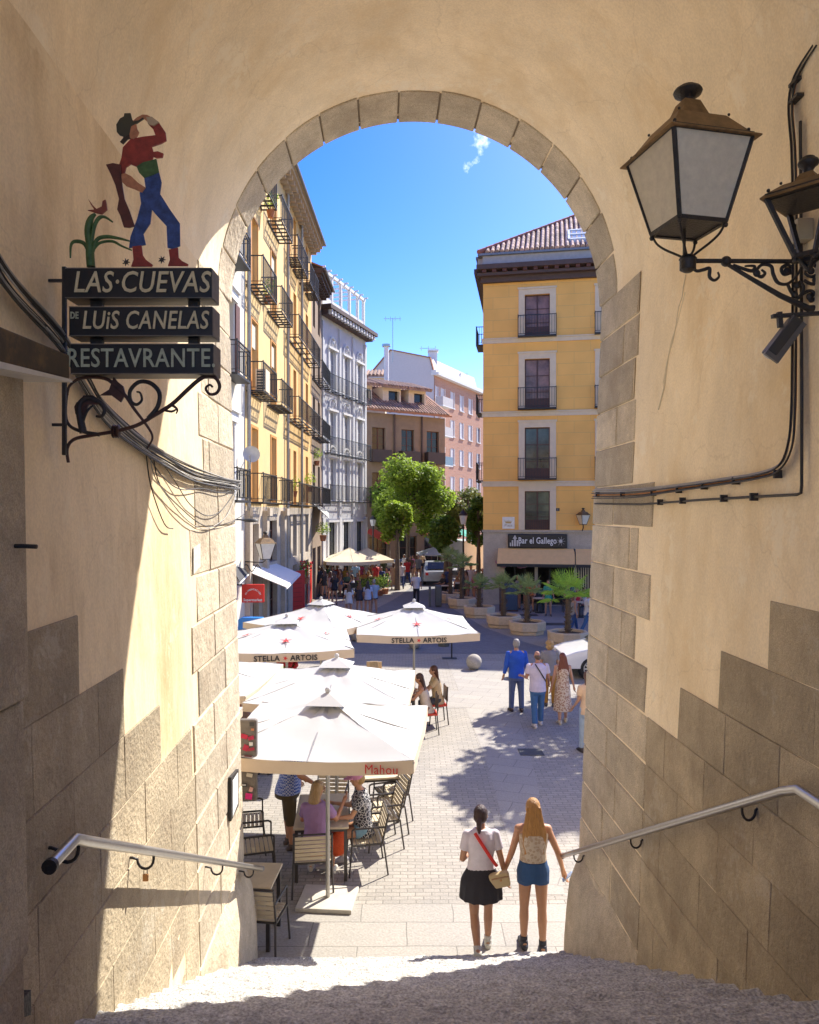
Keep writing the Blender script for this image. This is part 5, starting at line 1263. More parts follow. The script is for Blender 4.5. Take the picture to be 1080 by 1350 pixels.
obj('post', MB().tube([V((.28, 0, 0)), V((.28, 0, 1.2))], .025, 8), M_RAIL, t); obj('base_plate', MB().box((.2, 0, .01), (.5, .3, .02)), M_RAIL, t)
q = G(578, 800); t = thing('metal_bin', 'pair of dark metal bins at the road edge below the tall palms', 'bin', q)
obj('bin_body', MB().box((0, 0, .6), (.35, .35, 1.1)), mat('bin_grey', (.10, .105, .10), .5), t, bevel=.05); obj('second_body', MB().box((-.45, .1, .55), (.12, .35, 1.0)), mat('bin_grey', (.1, .1, .1)), t)
q = V((gx(611, 43), 43, 0)); t = thing('street_lamp', 'old fashioned street lamp with a white glass head at the road edge', 'street lamp', q)
obj('pole', MB().lathe([(.16, 0), (.16, .25), (.12, .3), (.12, .8), (.075, .9), (.06, 2.2), (.045, 4.1), (.08, 4.15), (.05, 4.25), (.03, 4.35)], n=12), M_IRON, t, smooth=40)
obj('glass_head', MB().lathe([(.13, 4.35), (.22, 4.75), (.24, 4.85)], n=8), mat('milky_glass', (.6, .6, .58), .3), t)
obj('lamp_cap', MB().lathe([(.27, 4.85), (.25, 4.92), (.12, 5.08), (.05, 5.12), (.05, 5.2), (.01, 5.26)], n=12), M_IRON, t, smooth=40)
t = thing('street_lamp', 'farther street lamp with a white head in front of the dormer building', 'street lamp', (gx(492, 57), 57, 0)); 
obj('pole', MB().tube([V((0, 0, 0)), V((0, 0, 4.0))], .06, 8), M_IRON, t); obj('glass_head', MB().lathe([(.13, 4.0), (.24, 4.45), (.2, 4.5)], n=8), MATS['milky_glass'], t); obj('lamp_cap', MB().lathe([(.26, 4.5), (.1, 4.7), (.02, 4.8)], n=10), M_IRON, t)
# left facade things: lantern, sign, awnings
def along(px, py, u_off=0): Y = 6060/(554-px); return P(px, py, Y)
LB = P(350, 737, 26.0)
t = thing('wall_lantern', 'white glass lantern on a scrolled bracket of the yellow house', 'lantern', LB)
B, T = lantern_parts(t, .13, .27, .0, .55, .85, .95, R(30)); 
for c in kids(t):
    if c.name.startswith('glass_pane'): c.data.materials[0] = MATS['milky_glass']
mb = MB(); mb.tube([V((0, 0, -.05)), V((-.1, .05, -.12)), V((-1.05, .3, -.1))], .02, 6); mb.tube(smoothpath([V((-1.05, .3, -.5)), V((-.7, .2, -.2)), V((-.5, .15, -.45)), V((-.3, .1, -.2)), V((-.15, .05, -.35))], 4), .018, 6); obj('bracket', mb, M_IRON, t)
t = thing('street_light', 'small modern street light on a curved arm beside the left pier', 'street light', P(330, 686, 22)); q = P(330, 686, 22)
obj('arm', MB().tube(smoothpath([q+V((-1.6, -.2, -.35)), q+V((-1, -.1, -.05)), q+V((-.4, 0, .02)), q+V((-.2, 0, 0))], 4), .025, 6), M_RAIL, t, world=True); obj('lamp_head', MB().ball(q, (.24, .14, .06), 12, 6), M_RAIL, t, smooth=60, world=True)
def shed(name, label, pts, m, fr=True, th=.03, cat='awning'):
    t = thing(name, label, cat, pts[0]); obj('canvas', MB().prism(pts, (0, 0, th)), m, t, world=True)
    if fr: obj('front_rail', MB().tube([pts[1]+V((0, 0, -.03)), pts[2]+V((0, 0, -.03))], .03, 6), M_WHITE, t, world=True)
    return t
t = shed('awning', 'white awning folded out over the pavement of the yellow house', [P(332, 753, 26.5)+V((-.2, 0, 0)), P(378, 775, 26.2), P(396, 757, 32.0), P(363, 738, 32.0)+V((-.4, 0, 0))], mat('white_canvas', (.74, .72, .66), .85, var=.05))
t = shed('awning', 'black awning with a white edge behind the left pier', [P(300, 738, 24.5), P(316, 768, 23.5), P(332, 752, 27.5), P(312, 726, 28.5)], mat('black_canvas', (.035, .035, .04), .8))
t = shed('awning', 'black and white striped awning at the end of the left row', [P(412, 664, 43), P(433, 683, 42), P(433, 676, 46), P(413, 660, 46.5)], mat('black_canvas', (.035, .035, .04), .8))
mb = MB()
for k in range(4): mb.prism([P(412, 664, 43).lerp(P(413, 660, 46.5), (k+.1)/4)+V((0, 0, .035)), P(433, 683, 42).lerp(P(433, 676, 46), (k+.1)/4)+V((0, 0, .035)), P(433, 683, 42).lerp(P(433, 676, 46), (k+.5)/4)+V((0, 0, .035)), P(412, 664, 43).lerp(P(413, 660, 46.5), (k+.5)/4)+V((0, 0, .035))], (0, 0, .006))
obj('stripes', mb, M_WHITE, t, world=True)
RED = mat('signal_red', (.60, .018, .012), .45, var=.05); 
sg2 = thing('shop_sign', 'red double sided shop sign with white lettering beside the left pier', 'sign', P(333, 782, 25)); Y = 25.0
obj('panel', MB().box2(P(318.5, 794.5, Y), V((P(348, 770, Y).x, Y+.12, P(348, 770.5, Y).z))), RED, sg2, world=True, bevel=.02)
arc = 'ALIMENTACION'
for i, ch in enumerate(arc):
    a = R(155-130*i/(len(arc)-1)); q = P(333.5, 787.5, Y-.01)+V((.26*math.cos(a), 0, .26*math.sin(a))); lettering('letter', ch, .075, q, M_WHITE, sg2, xdir=(math.sin(a), 0, -math.cos(a)), up=(math.cos(a), 0, math.sin(a)), depth=.003, extra=.002)
lettering('lettering', 'Supermarket', .125, P(333.3, 791, Y-.01), M_WHITE, sg2, depth=.003, extra=.003, xs=.9)
obj('wall_arm', MB().bar(P(319, 771, Y+.06), P(319, 771, Y+.06)+V((-.9, .2, 0)), .04), M_RAIL, sg2, world=True)
t = thing('blue_panel', 'blue rounded display board at the left pier below the red sign', 'board', G(332, 880)); a = P(314, 846, 24.3); b = P(349, 815, 24.3); n_ = [V((a.x, 24.3, .15)), V((b.x, 24.3, .15)), V((b.x, 24.3, b.z-.1)), V((b.x-.1, 24.3, b.z)), V((a.x+.1, 24.3, b.z+.02)), V((a.x, 24.3, b.z-.05))]
obj('board', MB().prism(n_, (0, .3, 0)), mat('bright_blue', (.02, .2, .62), .4), t, world=True); obj('feet', MB().box2((a.x+.1, 24.32, 0), (b.x-.1, 24.55, .148)), M_RAIL, t, world=True)
t = thing('red_door', 'red brick patterned door panel standing out from the ochre house', 'door', G(390, 812)); a = V((gx(378.5, 36.6), 36.6, .02)); b = V((gx(401.5, 37.2), 37.2, 2.3))
obj('panel', MB().hexa([a, (b.x, b.y, .02), (b.x, b.y+.15, .02), (a.x, a.y+.15, .02), (a.x, a.y, 2.15), (b.x, b.y, 2.2), (b.x, b.y+.15, 2.2), (a.x, a.y+.15, 2.15)]), mat('signal_red', (.6, .02, .01)), t, world=True)
mb = MB(); 
for k in range(9):
    z = .25+.22*k
    if z < 2.1: mb.bar(V((a.x+.02, a.y-.004, z)), V((b.x-.02, b.y-.004, z)), .012, .02)
obj('joint_lines', mb, mat('dark_red', (.3, .01, .008), .6), t, world=True)
t = thing('red_door', 'narrow tall red door leaf at the end of the ochre house', 'door', G(408, 797)); a = V((gx(405.5, 41), 41, .02)); b = V((gx(411, 42.2), 42.2, 2.3))
obj('leaf', MB().hexa([a, (b.x, b.y, .02), (b.x, b.y+.1, .02), (a.x, a.y+.1, .02), (a.x, a.y, 2.3), (b.x, b.y, 2.3), (b.x, b.y+.1, 2.3), (a.x, a.y+.1, 2.3)]), RED, t, world=True); obj('handle', MB().box((b.x-.05, b.y-.06, 1.1), (.03, .05, .2)), M_STEEL, t, world=True)
def plant(name, label, cat, c, r, m, n=260, seed=2, flower=None, world=None, potr=0):
    rnd = random.Random(seed); t = thing(name, label, cat, c); mb = MB()
    for i in range(n):
        d = V((rnd.gauss(0, 1), rnd.gauss(0, 1), rnd.gauss(0, 1))).normalized()*(rnd.random()**.4); q = V((d.x*r[0], d.y*r[0], r[1]+d.z*r[1])); s = rnd.uniform(.03, .07)*max(1, r[0]*2)
        u_ = V((rnd.gauss(0, 1), rnd.gauss(0, 1), rnd.gauss(0, 1))).normalized(); w = u_.cross(d+V((.1, .2, .3))).normalized(); mb.poly([q-u_*s, q+w*s*.5, q+u_*s, q-w*s*.5])
    obj('leaves', mb, m, t)
    if flower:
        mb = MB()
        for i in range(26): a = rnd.uniform(0, 6.28); rr = rnd.random()**.5; mb.ball(V((math.cos(a)*r[0]*rr, math.sin(a)*r[0]*rr, r[1]*1.9-rnd.random()*r[1]*.9)), .045*max(1, r[0]*1.5), 7, 5)
        obj('flowers', mb, flower, t, smooth=60)
    if potr: obj('pot', MB().lathe([(potr*.7, -potr*1.6), (potr, 0), (potr*1.05, .02), (potr*.8, .0)], n=12), mat('terracotta', (.42, .16, .07), .8), t, smooth=40)
    return t
PINK = mat('red_flowers', (.6, .03, .04), .6)
plant('hanging_plant', 'green plant hanging on the wall below the striped awning', 'plant', P(426, 706, 43), (.45, .4), M_LEAF2, 300, 3, None, None, .2)
plant('hanging_plant', 'potted plant with a red flower beside the red brick patterned door', 'plant', P(403, 762, 37.5), (.35, .45), M_LEAF2, 260, 4, PINK, None, .18)
for k, (px, py, Y, lab) in enumerate(((418, 608, 43.5, 'leafy plants on the highest planted balcony of the brown house'), (409, 642, 40, 'yellow green plants on the first floor balcony of the ochre house'), (357, 278, 29.0, 'green plant on the top left balcony'), (353, 392, 29.5, 'small plant on the second balcony of the yellow house'), (388, 648, 36.5, 'small spiky plant in a pot on the long first floor balcony'))):
    plant('balcony_plant', lab, 'plant', P(px, py, Y), (.35, .4), M_LEAF2, 160, 30+k, None, None, .16)
# --------------- parasols
M_CANV = mat('white_parasol_fabric', (.46, .455, .44), .85, var=.03, scale=3, bump=.12, bscale=3)
M_VAL = mat('sand_valance', (.60, .49, .36), .85, var=.05, scale=4)
M_CREAM = mat('cream_parasol_fabric', (.72, .62, .43), .85, var=.05, scale=3)
M_POLE = mat('pole_metal', (.42, .40, .36), .4, metal=.6)
def parasol(label, x, y, half, ze, zt, rot, mat_top, logo=None, cap=True, val=.2, base=True, group='parasols of the terraces', valm=None):
    t = thing('parasol', label, 'parasol', (x, y, 0), rot, group)
    mb = MB(); n = 10; C = [V((-half, -half, ze)), V((half, -half, ze)), V((half, half, ze)), V((-half, half, ze))]; top = V((0, 0, zt)); rnd = random.Random(int(x*100+y*7))
    for i in range(4):
        a, b = C[i], C[(i+1) % 4]; ids = []
        for r_ in range(n+1):
            f_ = r_/n; row = []
            for c_ in range(n+1):
                g_ = c_/n; q = top.lerp(a.lerp(b, g_), f_)
                sag = -.09*math.sin(math.pi*g_)*f_*(1.0)-.05*math.sin(math.pi*f_)
                wr = .022*math.sin(g_*19+i*2+x)*math.sin(math.pi*g_)*max(0, 1-f_*1.2)+.022*noise.noise(V((q.x*3+x, q.y*3+y, i)))
                row.append(mb.pt(q+V((0, 0, sag*.6+wr))))
            ids.append(row)
        for u0, u1 in zip(ids, ids[1:]):
            for k in range(n): mb.f.append([u0[k], u0[k+1], u1[k+1], u1[k]])
    obj('canopy', mb, mat_top, t, smooth=28)
    vb = MB()
    for i in range(4):
        a, b = C[i], C[(i+1) % 4]; prev = None
        for k in range(11):
            g_ = k/10; q = a.lerp(b, g_)+V((0, 0, -.054*math.sin(math.pi*g_))); o = ((a+b)*.5); o.z = 0; o = o.normalized()*(.006+.012*math.sin(g_*9+i))*math.sin(math.pi*g_)
            cur = (q+V((0, 0, .0)), q+o+V((0, 0, -val)))
            if prev: vb.poly([prev[0], cur[0], cur[1], prev[1]])
            prev = cur
    vo = obj('valance', vb, valm or M_VAL, t)
    if cap:
        cp = MB(); s = .26; c4 = [V((-s, -s, zt-(zt-ze)*s/half*.6+.02)), V((s, -s, zt-(zt-ze)*s/half*.6+.02)), V((s, s, zt-(zt-ze)*s/half*.6+.02)), V((-s, s, zt-(zt-ze)*s/half*.6+.02))]
        for i in range(4): cp.poly([c4[i], c4[(i+1) % 4], V((0, 0, zt+.1))])
        cp.ball((0, 0, zt+.12), .04, 8, 6); obj('vent_cap', cp, mat_top, t)
    obj('pole', MB().tube([V((0, 0, .05)), V((0, 0, zt))], .028, 10), M_POLE, t, smooth=60)
    rb = MB()
    for i in range(4):
        rb.bar(V((0, 0, zt-.06)), C[i]+V((0, 0, -.03)), .018, .028); m_ = (C[i]+C[(i+1) % 4])/2; rb.bar(V((0, 0, zt-.07)), m_+V((0, 0, -.06)), .016, .024); rb.bar(V((0, 0, zt-.75)), top.lerp(C[i], .5)+V((0, 0, -.05)), .014, .02)
    obj('ribs', rb, M_POLE, t)
    if base: obj('base_plate', MB().box((0, 0, .03), (.72, .62, .055)), mat('base_stone', (.50, .46, .38), .8), t, bevel=.01)
    if logo == 'star':
        Rt = mat('red_print', (.58, .02, .02), .6)
        for i in range(4):
            a, b = C[i], C[(i+1) % 4]; m_ = (a+b)/2; d_ = (b-a).normalized(); o = V((m_.x, m_.y, 0)).normalized(); upv = (top-m_).normalized(); nn = d_.cross(upv).normalized(); nn = nn if nn.z > 0 else -nn
            q = top.lerp(m_, .62)+nn*.0+V((0, 0, -.065))+nn*.035; sp_ = MB(); L_ = []
            for k in range(10): r_ = .13 if k % 2 == 0 else .035; an = math.pi*k/5+.3; L_.append(q+d_*r_*math.cos(an)+upv*r_*math.sin(an))
            sp_.prism(L_, nn*.003); obj('star_print', sp_, Rt, t)
            if i in (0,):
                for tx, sx, w_ in (('STELLA', -.36, 1), ('ARTOIS', .36, 1)):
                    me = text_mesh(tx, .15, .002, 0, 'CENTER', .003, 1.0); M = Matrix((d_, V((0, 0, 1)), o)).transposed().to_4x4(); M.translation = m_+d_*sx+V((0, 0, -.05-val*.55))+o*.03; me.transform(M); me.materials.clear(); obj('lettering', me, M_SIGNBLK, vo)
                st = MB(); L_ = [m_+V((0, 0, -.05-val*.55))+o*.03+d_*(.05 if k % 2 == 0 else .02)*math.cos(math.pi*k/5)+V((0, 0, (.05 if k % 2 == 0 else .02)*math.sin(math.pi*k/5))) for k in range(10)]; st.prism(L_, o*.004); obj('star_print', st, Rt, vo)
    if logo == 'mahou':
        a, b = C[0], C[1]; d_ = (b-a).normalized(); o = V((0, -1, 0)); me = text_mesh('Mahou', .15, .002, 0, 'CENTER', 0, .9); M = Matrix((d_, V((0, 0, 1)), o)).transposed().to_4x4(); M.translation = a.lerp(b, .85)+V((0, 0, -.02-val*.6))+o*.03; me.transform(M); me.materials.clear(); obj('lettering', me, mat('brand_red', (.5, .012, .012), .6), vo)
    return t
parasol('white square parasol with red lettering on its sand valance, nearest to the stairs', -1.06, 9.84, 1.22, 2.26, 2.62, R(-5), M_CANV, 'mahou', val=.15)
parasol('plain white parasol directly behind the nearest one', -1.18, 12.3, 1.22, 2.24, 2.60, R(-3), M_CANV, None, val=.12)
parasol('white parasol cut off by the left pier, behind the nearest one', -3.68, 9.75, 1.22, 2.24, 2.60, R(-3), M_CANV, None, val=.12)
parasol('white parasol cut off by the left pier, beside the second row', -3.62, 12.8, 1.22, 2.26, 2.62, R(-4), M_CANV, None, val=.12)
parasol('white parasol with a red star and black lettering, nearest of the three starred ones', -2.62, 16.2, 1.35, 2.33, 2.72, R(8), M_CANV, 'star', val=.17)
parasol('white starred parasol behind two others, at the far left of the terrace', -2.25, 19.3, 1.38, 2.33, 2.74, R(-28), M_CANV, 'star', val=.15)
parasol('white starred parasol standing free in the middle with a full valance', .11, 18.3, 1.38, 2.33, 2.80, R(4), M_CANV, 'star', val=.17)
for px, py, Y, h_, lab in ((461, 722, 47, 1.6, 'nearest cream parasol by the grey building'), (484, 722, 52, 1.6, 'second cream parasol behind the nearest cream one'), (500, 730, 56, 1.3, 'farthest small cream parasol under the trees')):
    zt = CZ-(py-675)*Y/F; parasol(lab, gx(px, Y), Y, h_, zt-.75, zt, R(12), M_CREAM, None, cap=False, val=.2, valm=M_CREAM, base=False)
parasol('grey parasol beside the parked car far down the street', gx(577, 58), 58, 1.4, 1.9, 2.5, R(10), mat('greyish_canvas', (.45, .45, .44), .8), None, cap=False, val=.1, valm=mat('greyish_canvas', (.45, .45, .44)), base=False)
# awnings of the far restaurants
REDC = mat('red_canvas', (.52, .05, .025), .8)
for a, b, c_, e, lab in (((483, 702, 60), (512, 718, 57), (517, 712, 60), (490, 695, 63), 'red awning beside the grey building, nearest'), ((497, 694, 63), (530, 708, 61), (534, 703, 63), (502, 688, 66), 'red awning behind the nearest red one'), ((545, 702, 66), (570, 707, 63), (575, 700, 66), (552, 694, 67), 'small red awning seen between the two middle trees')):
    shed('awning', lab, [P(*a), P(*b), P(*c_), P(*e)], REDC, fr=False)
shed('awning', 'green awning far away behind the street lamp', [P(598, 702, 72), P(626, 712, 70), P(628, 704, 73), P(600, 694, 74)], mat('green_canvas', (.03, .3, .2), .8), fr=False)

# --------------- chairs and tables
M_SLAT = mat('pale_slats', (.60, .50, .34), .7, var=.08, scale=10, island=.06); M_CFR = mat('chair_frame', (.05, .042, .038), .5)
def chair_at(label, loc, rz, group='slatted terrace chairs'):
    if 'c0' not in CH:
        t = thing('terrace_chair', label, 'chair', (0, 0, 0), 0, group); w = .25
        for sx in (-1, 1):
            obj('leg', MB().tube([V((sx*(w+.02), .26, 0)), V((sx*w, .22, .44)), V((sx*w, .22, .64))], .013, 6), M_CFR, t); obj('leg', MB().tube([V((sx*(w+.02), -.28, 0)), V((sx*w, -.22, .44))], .013, 6), M_CFR, t)
            obj('armrest', MB().tube([V((sx*w, .22, .64)), V((sx*w, .18, .66)), V((sx*w, -.24, .66))], .014, 6), M_CFR, t)
        fr = MB(); fr.tube([V((-w, -.2, .43)), V((-w, -.29, .84)), V((w, -.29, .84)), V((w, -.2, .43))], .014, 6); obj('back_frame', fr, M_CFR, t)
        fr = MB(); fr.bar((-w, .22, .43), (w, .22, .43), .02); fr.bar((-w, -.2, .43), (w, -.2, .43), .02)
        for sx in (-1, 1): fr.bar((sx*w, -.2, .43), (sx*w, .22, .43), .02)
        obj('seat_frame', fr, M_CFR, t)
        sl = MB()
        for k in range(7): sl.box((0, -.17+.06*k, .445), (w*2-.03, .045, .012))
        obj('seat', sl, M_SLAT, t)
        sl = MB()
        for k in range(6): z = .50+.058*k; sl.box((0, -.205-.22*(z-.43)+.006, z), (w*2-.03, .012, .044), rx=.2)
        obj('backrest', sl, M_SLAT, t)
        CH['c0'] = t; t.location = loc; t.rotation_euler = (0, 0, rz); return t
    return dup(CH['c0'], loc, rz, label, group=group)
CH = {}
def table(label, loc, w, d, h, rz=0, m=M_SLAT, legm=M_CFR, name='terrace_table'):
    t = thing(name, label, 'table', loc, rz); obj('tabletop', MB().box((0, 0, h-.015), (w, d, .03)), m, t, bevel=.005)
    fr = MB().box((0, 0, h-.05), (w-.04, d-.04, .038)); obj('apron', fr, legm, t)
    for sx in (-1, 1):
        for sy in (-1, 1): obj('leg', MB().box((sx*(w/2-.04), sy*(d/2-.04), (h-.07)/2), (.045, .045, h-.07)), legm, t)
    return t
table('pale slatted table where the women sit, under the nearest parasol', (-1.25, 10.95, 0), .75, 1.25, .75, R(4))
table('corner of a pale table by the end of the left handrail', (-1.88, 9.0, 0), .62, .62, .75, R(-3))
table('table at the far side of the nearest parasol, beside stacked chairs', (-.55, 12.6, 0), .7, .7, .75, R(10))
chair_at('slatted chair holding the woman in the lilac top', (-1.30, 10.18, 0), R(8)); 
chair_at('slatted chair with arms under the woman in the pink cap', (-.62, 10.77, 0), R(100))
chair_at('front one of the row of empty chairs right of the pink cap', (-.42, 11.55, 0), R(105)); chair_at('middle one of the row of empty chairs right of the pink cap', (-.36, 12.05, 0), R(108)); chair_at('rearmost of the row of empty chairs right of the pink cap', (-.30, 12.55, 0), R(110))
chair_at('empty slatted chair nearest to the sticker panel, left of the pole', (-2.12, 10.5, 0), R(-75)); chair_at('empty slatted chair behind the one nearest the sticker panel', (-2.42, 11.35, 0), R(-78))
chair_at('slatted chair tucked under the corner table by the handrail end', (-1.72, 8.75, 0), R(-8)); chair_at('slatted chair at the far end of the women\'s table', (-1.25, 12.1, 0), R(178))
# red stools with the two women, bistro table
RS = mat('red_seat', (.55, .04, .015), .5)
def redchair(label, loc, rz):
    t = thing('red_chair', label, 'chair', loc, rz, 'brown chairs with red seats')
    obj('seat', MB().box((0, 0, .46), (.42, .42, .05)), RS, t, bevel=.02); obj('backrest', MB().box((0, -.21, .72), (.40, .03, .34)), mat('brown_plastic', (.10, .055, .035), .5), t, bevel=.01)
    for sx in (-1, 1):
        for sy in (-1, 1): obj('leg', MB().tube([V((sx*.22, sy*.23, 0)), V((sx*.19, sy*.19, .44))], .015, 6), M_CFR, t)
        obj('back_post', MB().tube([V((sx*.19, -.19, .44)), V((sx*.19, -.22, .9))], .014, 6), M_CFR, t)
    return t
redchair('red seated chair under the woman in the pale top', (.42, 17.35, 0), R(95)); redchair('red seated chair under the farther dark haired woman', (.66, 18.15, 0), R(100))
table('small dark table in front of the two women on red seats', (-.22, 17.75, 0), .6, .9, .75, R(5), mat('dark_top', (.12, .09, .07), .5))
table('table of the man with sunglasses', (-.55, 16.3, 0), .7, .7, .75, R(0), mat('dark_top', (.12, .09, .07), .5)); redchair('chair of the man with sunglasses, mostly hidden', (-.42, 17.0, 0), R(180))
# low wooden fence, flower pots, flower bunch
t = thing('low_fence', 'low brown picket fence with rounded tops at the far left terrace', 'fence', (-2.4, 16.9, 0)); 
for k in range(14):
    x = -3.3+.145*k; obj('picket', MB().loft([[V((x+a, 17.6-.02*k+b, 0)) for a, b in ((-.05, -.02), (.05, -.02), (.05, .02), (-.05, .02))], [V((x+a, 17.6-.02*k+b, .92)) for a, b in ((-.05, -.02), (.05, -.02), (.05, .02), (-.05, .02))], [V((x+a*.5, 17.6-.02*k+b, .98)) for a, b in ((-.05, -.02), (.05, -.02), (.05, .02), (-.05, .02))]]), mat('fence_brown', (.15, .05, .025), .7), t, world=True)
obj('fence_rail', MB().bar((-3.4, 17.63, .6), (-1.3, 17.35, .6), .04), MATS['fence_brown'], t, world=True)
plant('flower_pot', 'pot of red and pink flowers left of the parasol pole with the fence', 'plant', (gx(370, 16.4), 16.6, 1.5), (.16, .16), M_LEAF2, 160, 12, PINK, None, .13)
plant('flower_pot', 'pot of red flowers right of the parasol pole with the fence', 'plant', (gx(382, 16.4), 16.6, 1.45), (.16, .16), M_LEAF2, 160, 13, PINK, None, .13)
plant('flower_bouquet', 'round bunch of red and pink flowers above the plain white parasol', 'plant', (gx(443, 19.5), 19.5, .9), (.2, .2), M_LEAF2, 200, 14, PINK, None, .14)
table('small table carrying the bunch of red flowers', (gx(443, 19.5), 19.5, 0), .55, .55, .68, 0, M_SLAT)
t = thing('sandwich_board', 'pale A-shaped menu board with small coloured pictures', 'sign', (gx(493, 19.8), 19.8, 0)); mb = MB(); x = gx(493, 19.8)
mb.hexa([(x-.28, 19.5, 0), (x+.28, 19.5, 0), (x+.28, 19.53, 0), (x-.28, 19.53, 0), (x-.1, 19.8, 1.15), (x+.1, 19.8, 1.15), (x+.1, 19.83, 1.15), (x-.1, 19.83, 1.15)]); obj('front_panel', mb, M_CONC, t, world=True); mb = MB().box((x, 20.0, .55), (.4, .03, 1.1)); obj('rear_panel', mb, M_CONC, t, world=True)
for k, (dx, z, c_) in enumerate(((0, 1.0, (.6, .5, .45)), (-.03, .85, (.55, .2, .1)), (.04, .75, (.1, .2, .5)), (-.02, .6, (.6, .45, .2)))): obj('picture', MB().box((x+dx, 19.515+.26*z, z), (.13, .01, .1), rx=-.25), flat('menu_pic_%d' % k, c_), t, world=True)
t = thing('blackboard', 'dark blue menu blackboard in front of the bar', 'sign', V((gx(671, 38.5), 38.5, 0))); obj('board', MB().box((0, 0, .75), (.85, .05, 1.35), rx=-.08), mat('blackboard_blue', (.05, .07, .10), .7, var=.4, scale=20), t); obj('frame', MB().box((0, .06, .72), (.95, .04, 1.44), rx=-.08), M_SHUT, t)
for px, py, k in ((690, 811, 0), (735, 823, 1)):
    q = G(px, py); b = MB(); b.hexa([(q.x-.7, q.y-.35, .006), (q.x+.7, q.y-.35, .006), (q.x+.7, q.y+.35, .006), (q.x-.7, q.y+.35, .006), (q.x-.7, q.y-.35, .012), (q.x+.7, q.y-.35, .012), (q.x+.7, q.y+.35, .012), (q.x-.7, q.y+.35, .012)])
    o = obj('manhole_cover', b, mat('cast_iron', (.09, .09, .085), .6, metal=.5)); tag(o, ['iron manhole cover between the blackboard and the palms', 'iron manhole cover right of the middle palms, near the largest'][k], 'manhole cover')
q = G(700, 992); b = MB(); b.box((q.x, q.y, .008), (.5, .45, .008)); o = obj('manhole_cover', b, mat('cast_iron', (.09, .09, .085))); tag(o, 'small square iron cover in the shaded paving', 'manhole cover')

# --------------- vehicles
def loft_body(mb, secs): mb.loft(secs, True)
M_WCAR = mat('white_car_paint', (.72, .71, .69), .25, var=.02, coat=.6); M_TYRE = mat('tyre', (.02, .02, .02), .8); M_RIM = mat('alloy', (.55, .55, .56), .3, metal=.8)
def car(label, loc, rz, paint, L_=4.2, H=1.45, van=False, cat='car', name='parked_car'):
    t = thing(name, label, cat, loc, rz); w = .88 if not van else 1.0
    # side outline front at -x; sections across
    if not van: out = [(-2.08, .32), (-2.12, .55), (-2.05, .72), (-1.75, .84), (-1.05, .97), (-.95, 1.0), (-.35, H-.03), (.2, H), (1.1, H-.05), (1.75, 1.05), (2.05, .95), (2.1, .6), (2.05, .3)]
    else: out = [(-2.6, .4), (-2.65, .9), (-2.35, 1.15), (-1.7, 1.9), (-1.4, 2.15), (0, 2.25), (2.5, 2.2), (2.6, 1.9), (2.62, .4)]
    lo = []
    for y, k in ((-w, .0), (-w*.98, .05), (0, .1), (w*.98, .05), (w, .0)): pass
    body_ = MB(); rings = []
    for (f_, ins) in ((-1, .07), (-.97, .02), (-.5, 0), (.5, 0), (.97, .02), (1, .07)):
        ring_ = []
        for (x, z) in out:
            tum = .16*max(0, (z-.9)/(H-.9)) if not van else .08*max(0, (z-1.0))
            ring_.append(V((x*(1-ins*.4), f_*(w-tum), z-(ins*.5 if z > .8 else 0))))
        rings.append(ring_)
    body_.loft(rings); obj('body', body_, paint, t, smooth=35, bevel=.01)
    for sx in (-1.28, 1.28) if not van else (-1.7, 1.6):
        for sy in (-1, 1):
            wh = MB(); c = V((sx, sy*(w-.1), .32)); wh.tube([c+V((0, -.11, 0)), c+V((0, .11, 0))], .32, 24); wo_ = obj('wheel', wh, M_TYRE, t, smooth=40, bevel=.02)
            ar_ = MB(); ar_.tube([c+V((0, sy*.0, 0)), c+V((0, sy*.08, 0))], .38, 24); obj('wheel_arch', ar_, mat('arch_black', (.012, .012, .012), .9), t)
            rm = MB(); n_ = sy
            for k in range(10): a = 2*math.pi*k/10; rm.bar(c+V((0, n_*.112, 0)), c+V((.2*math.cos(a), n_*.118, .2*math.sin(a))), .05, .02, up=(0, 1, 0))
            rm.tube([c+V((0, n_*.1, 0)), c+V((0, n_*.125, 0))], .05, 12)
            pts = [c+V((.215*math.cos(2*math.pi*k/20), n_*.113, .215*math.sin(2*math.pi*k/20))) for k in range(21)]; rm.tube(pts, .016, 6, cap=False); obj('rim', rm, M_RIM, wo_)
    if not van:
        for sy in (-1, 1): q = MB(); q.prism([V((-.85, sy*(w-.075), 1.0)), V((1.5, sy*(w-.075), 1.0)), V((1.0, sy*(w-.145), H-.12)), V((-.3, sy*(w-.145), H-.12))], (0, sy*.012, 0)); obj('side_window', q, M_GLASSD, t)
        obj('windscreen', MB().prism([V((-1.06, -.66, 1.0)), V((-1.06, .66, 1.0)), V((-.42, .58, H-.06)), V((-.42, -.58, H-.06))], V((-.02, 0, .02))), M_GLASSD, t)
        for sy in (-1, 1): obj('headlight', MB().ball((-1.98, sy*.62, .68), (.12, .17, .08), 10, 8), mat('lamp_glass', (.7, .7, .7), .1), t, smooth=60)
        obj('rear_window', MB().prism([V((1.72, -.6, 1.1)), V((1.72, .6, 1.1)), V((1.2, .55, H-.06)), V((1.2, -.55, H-.06))], V((.03, 0, .03))), M_GLASSD, t)
    else:
        obj('windscreen', MB().prism([V((-2.3, -.8, 1.22)), V((-2.3, .8, 1.22)), V((-1.72, .74, 1.92)), V((-1.72, -.74, 1.92))], V((-.04, 0, .04))), M_GLASSD, t)
    for sy in (-1, 1): obj('tail_light', MB().box((2.09 if not van else 2.61, sy*.66, .8), (.06, .2, .18)), RED, t)
    return t
car('white car with alloy wheels, its nose showing beside the right pier', (6.72, 23.8, 0), R(2), M_WCAR)
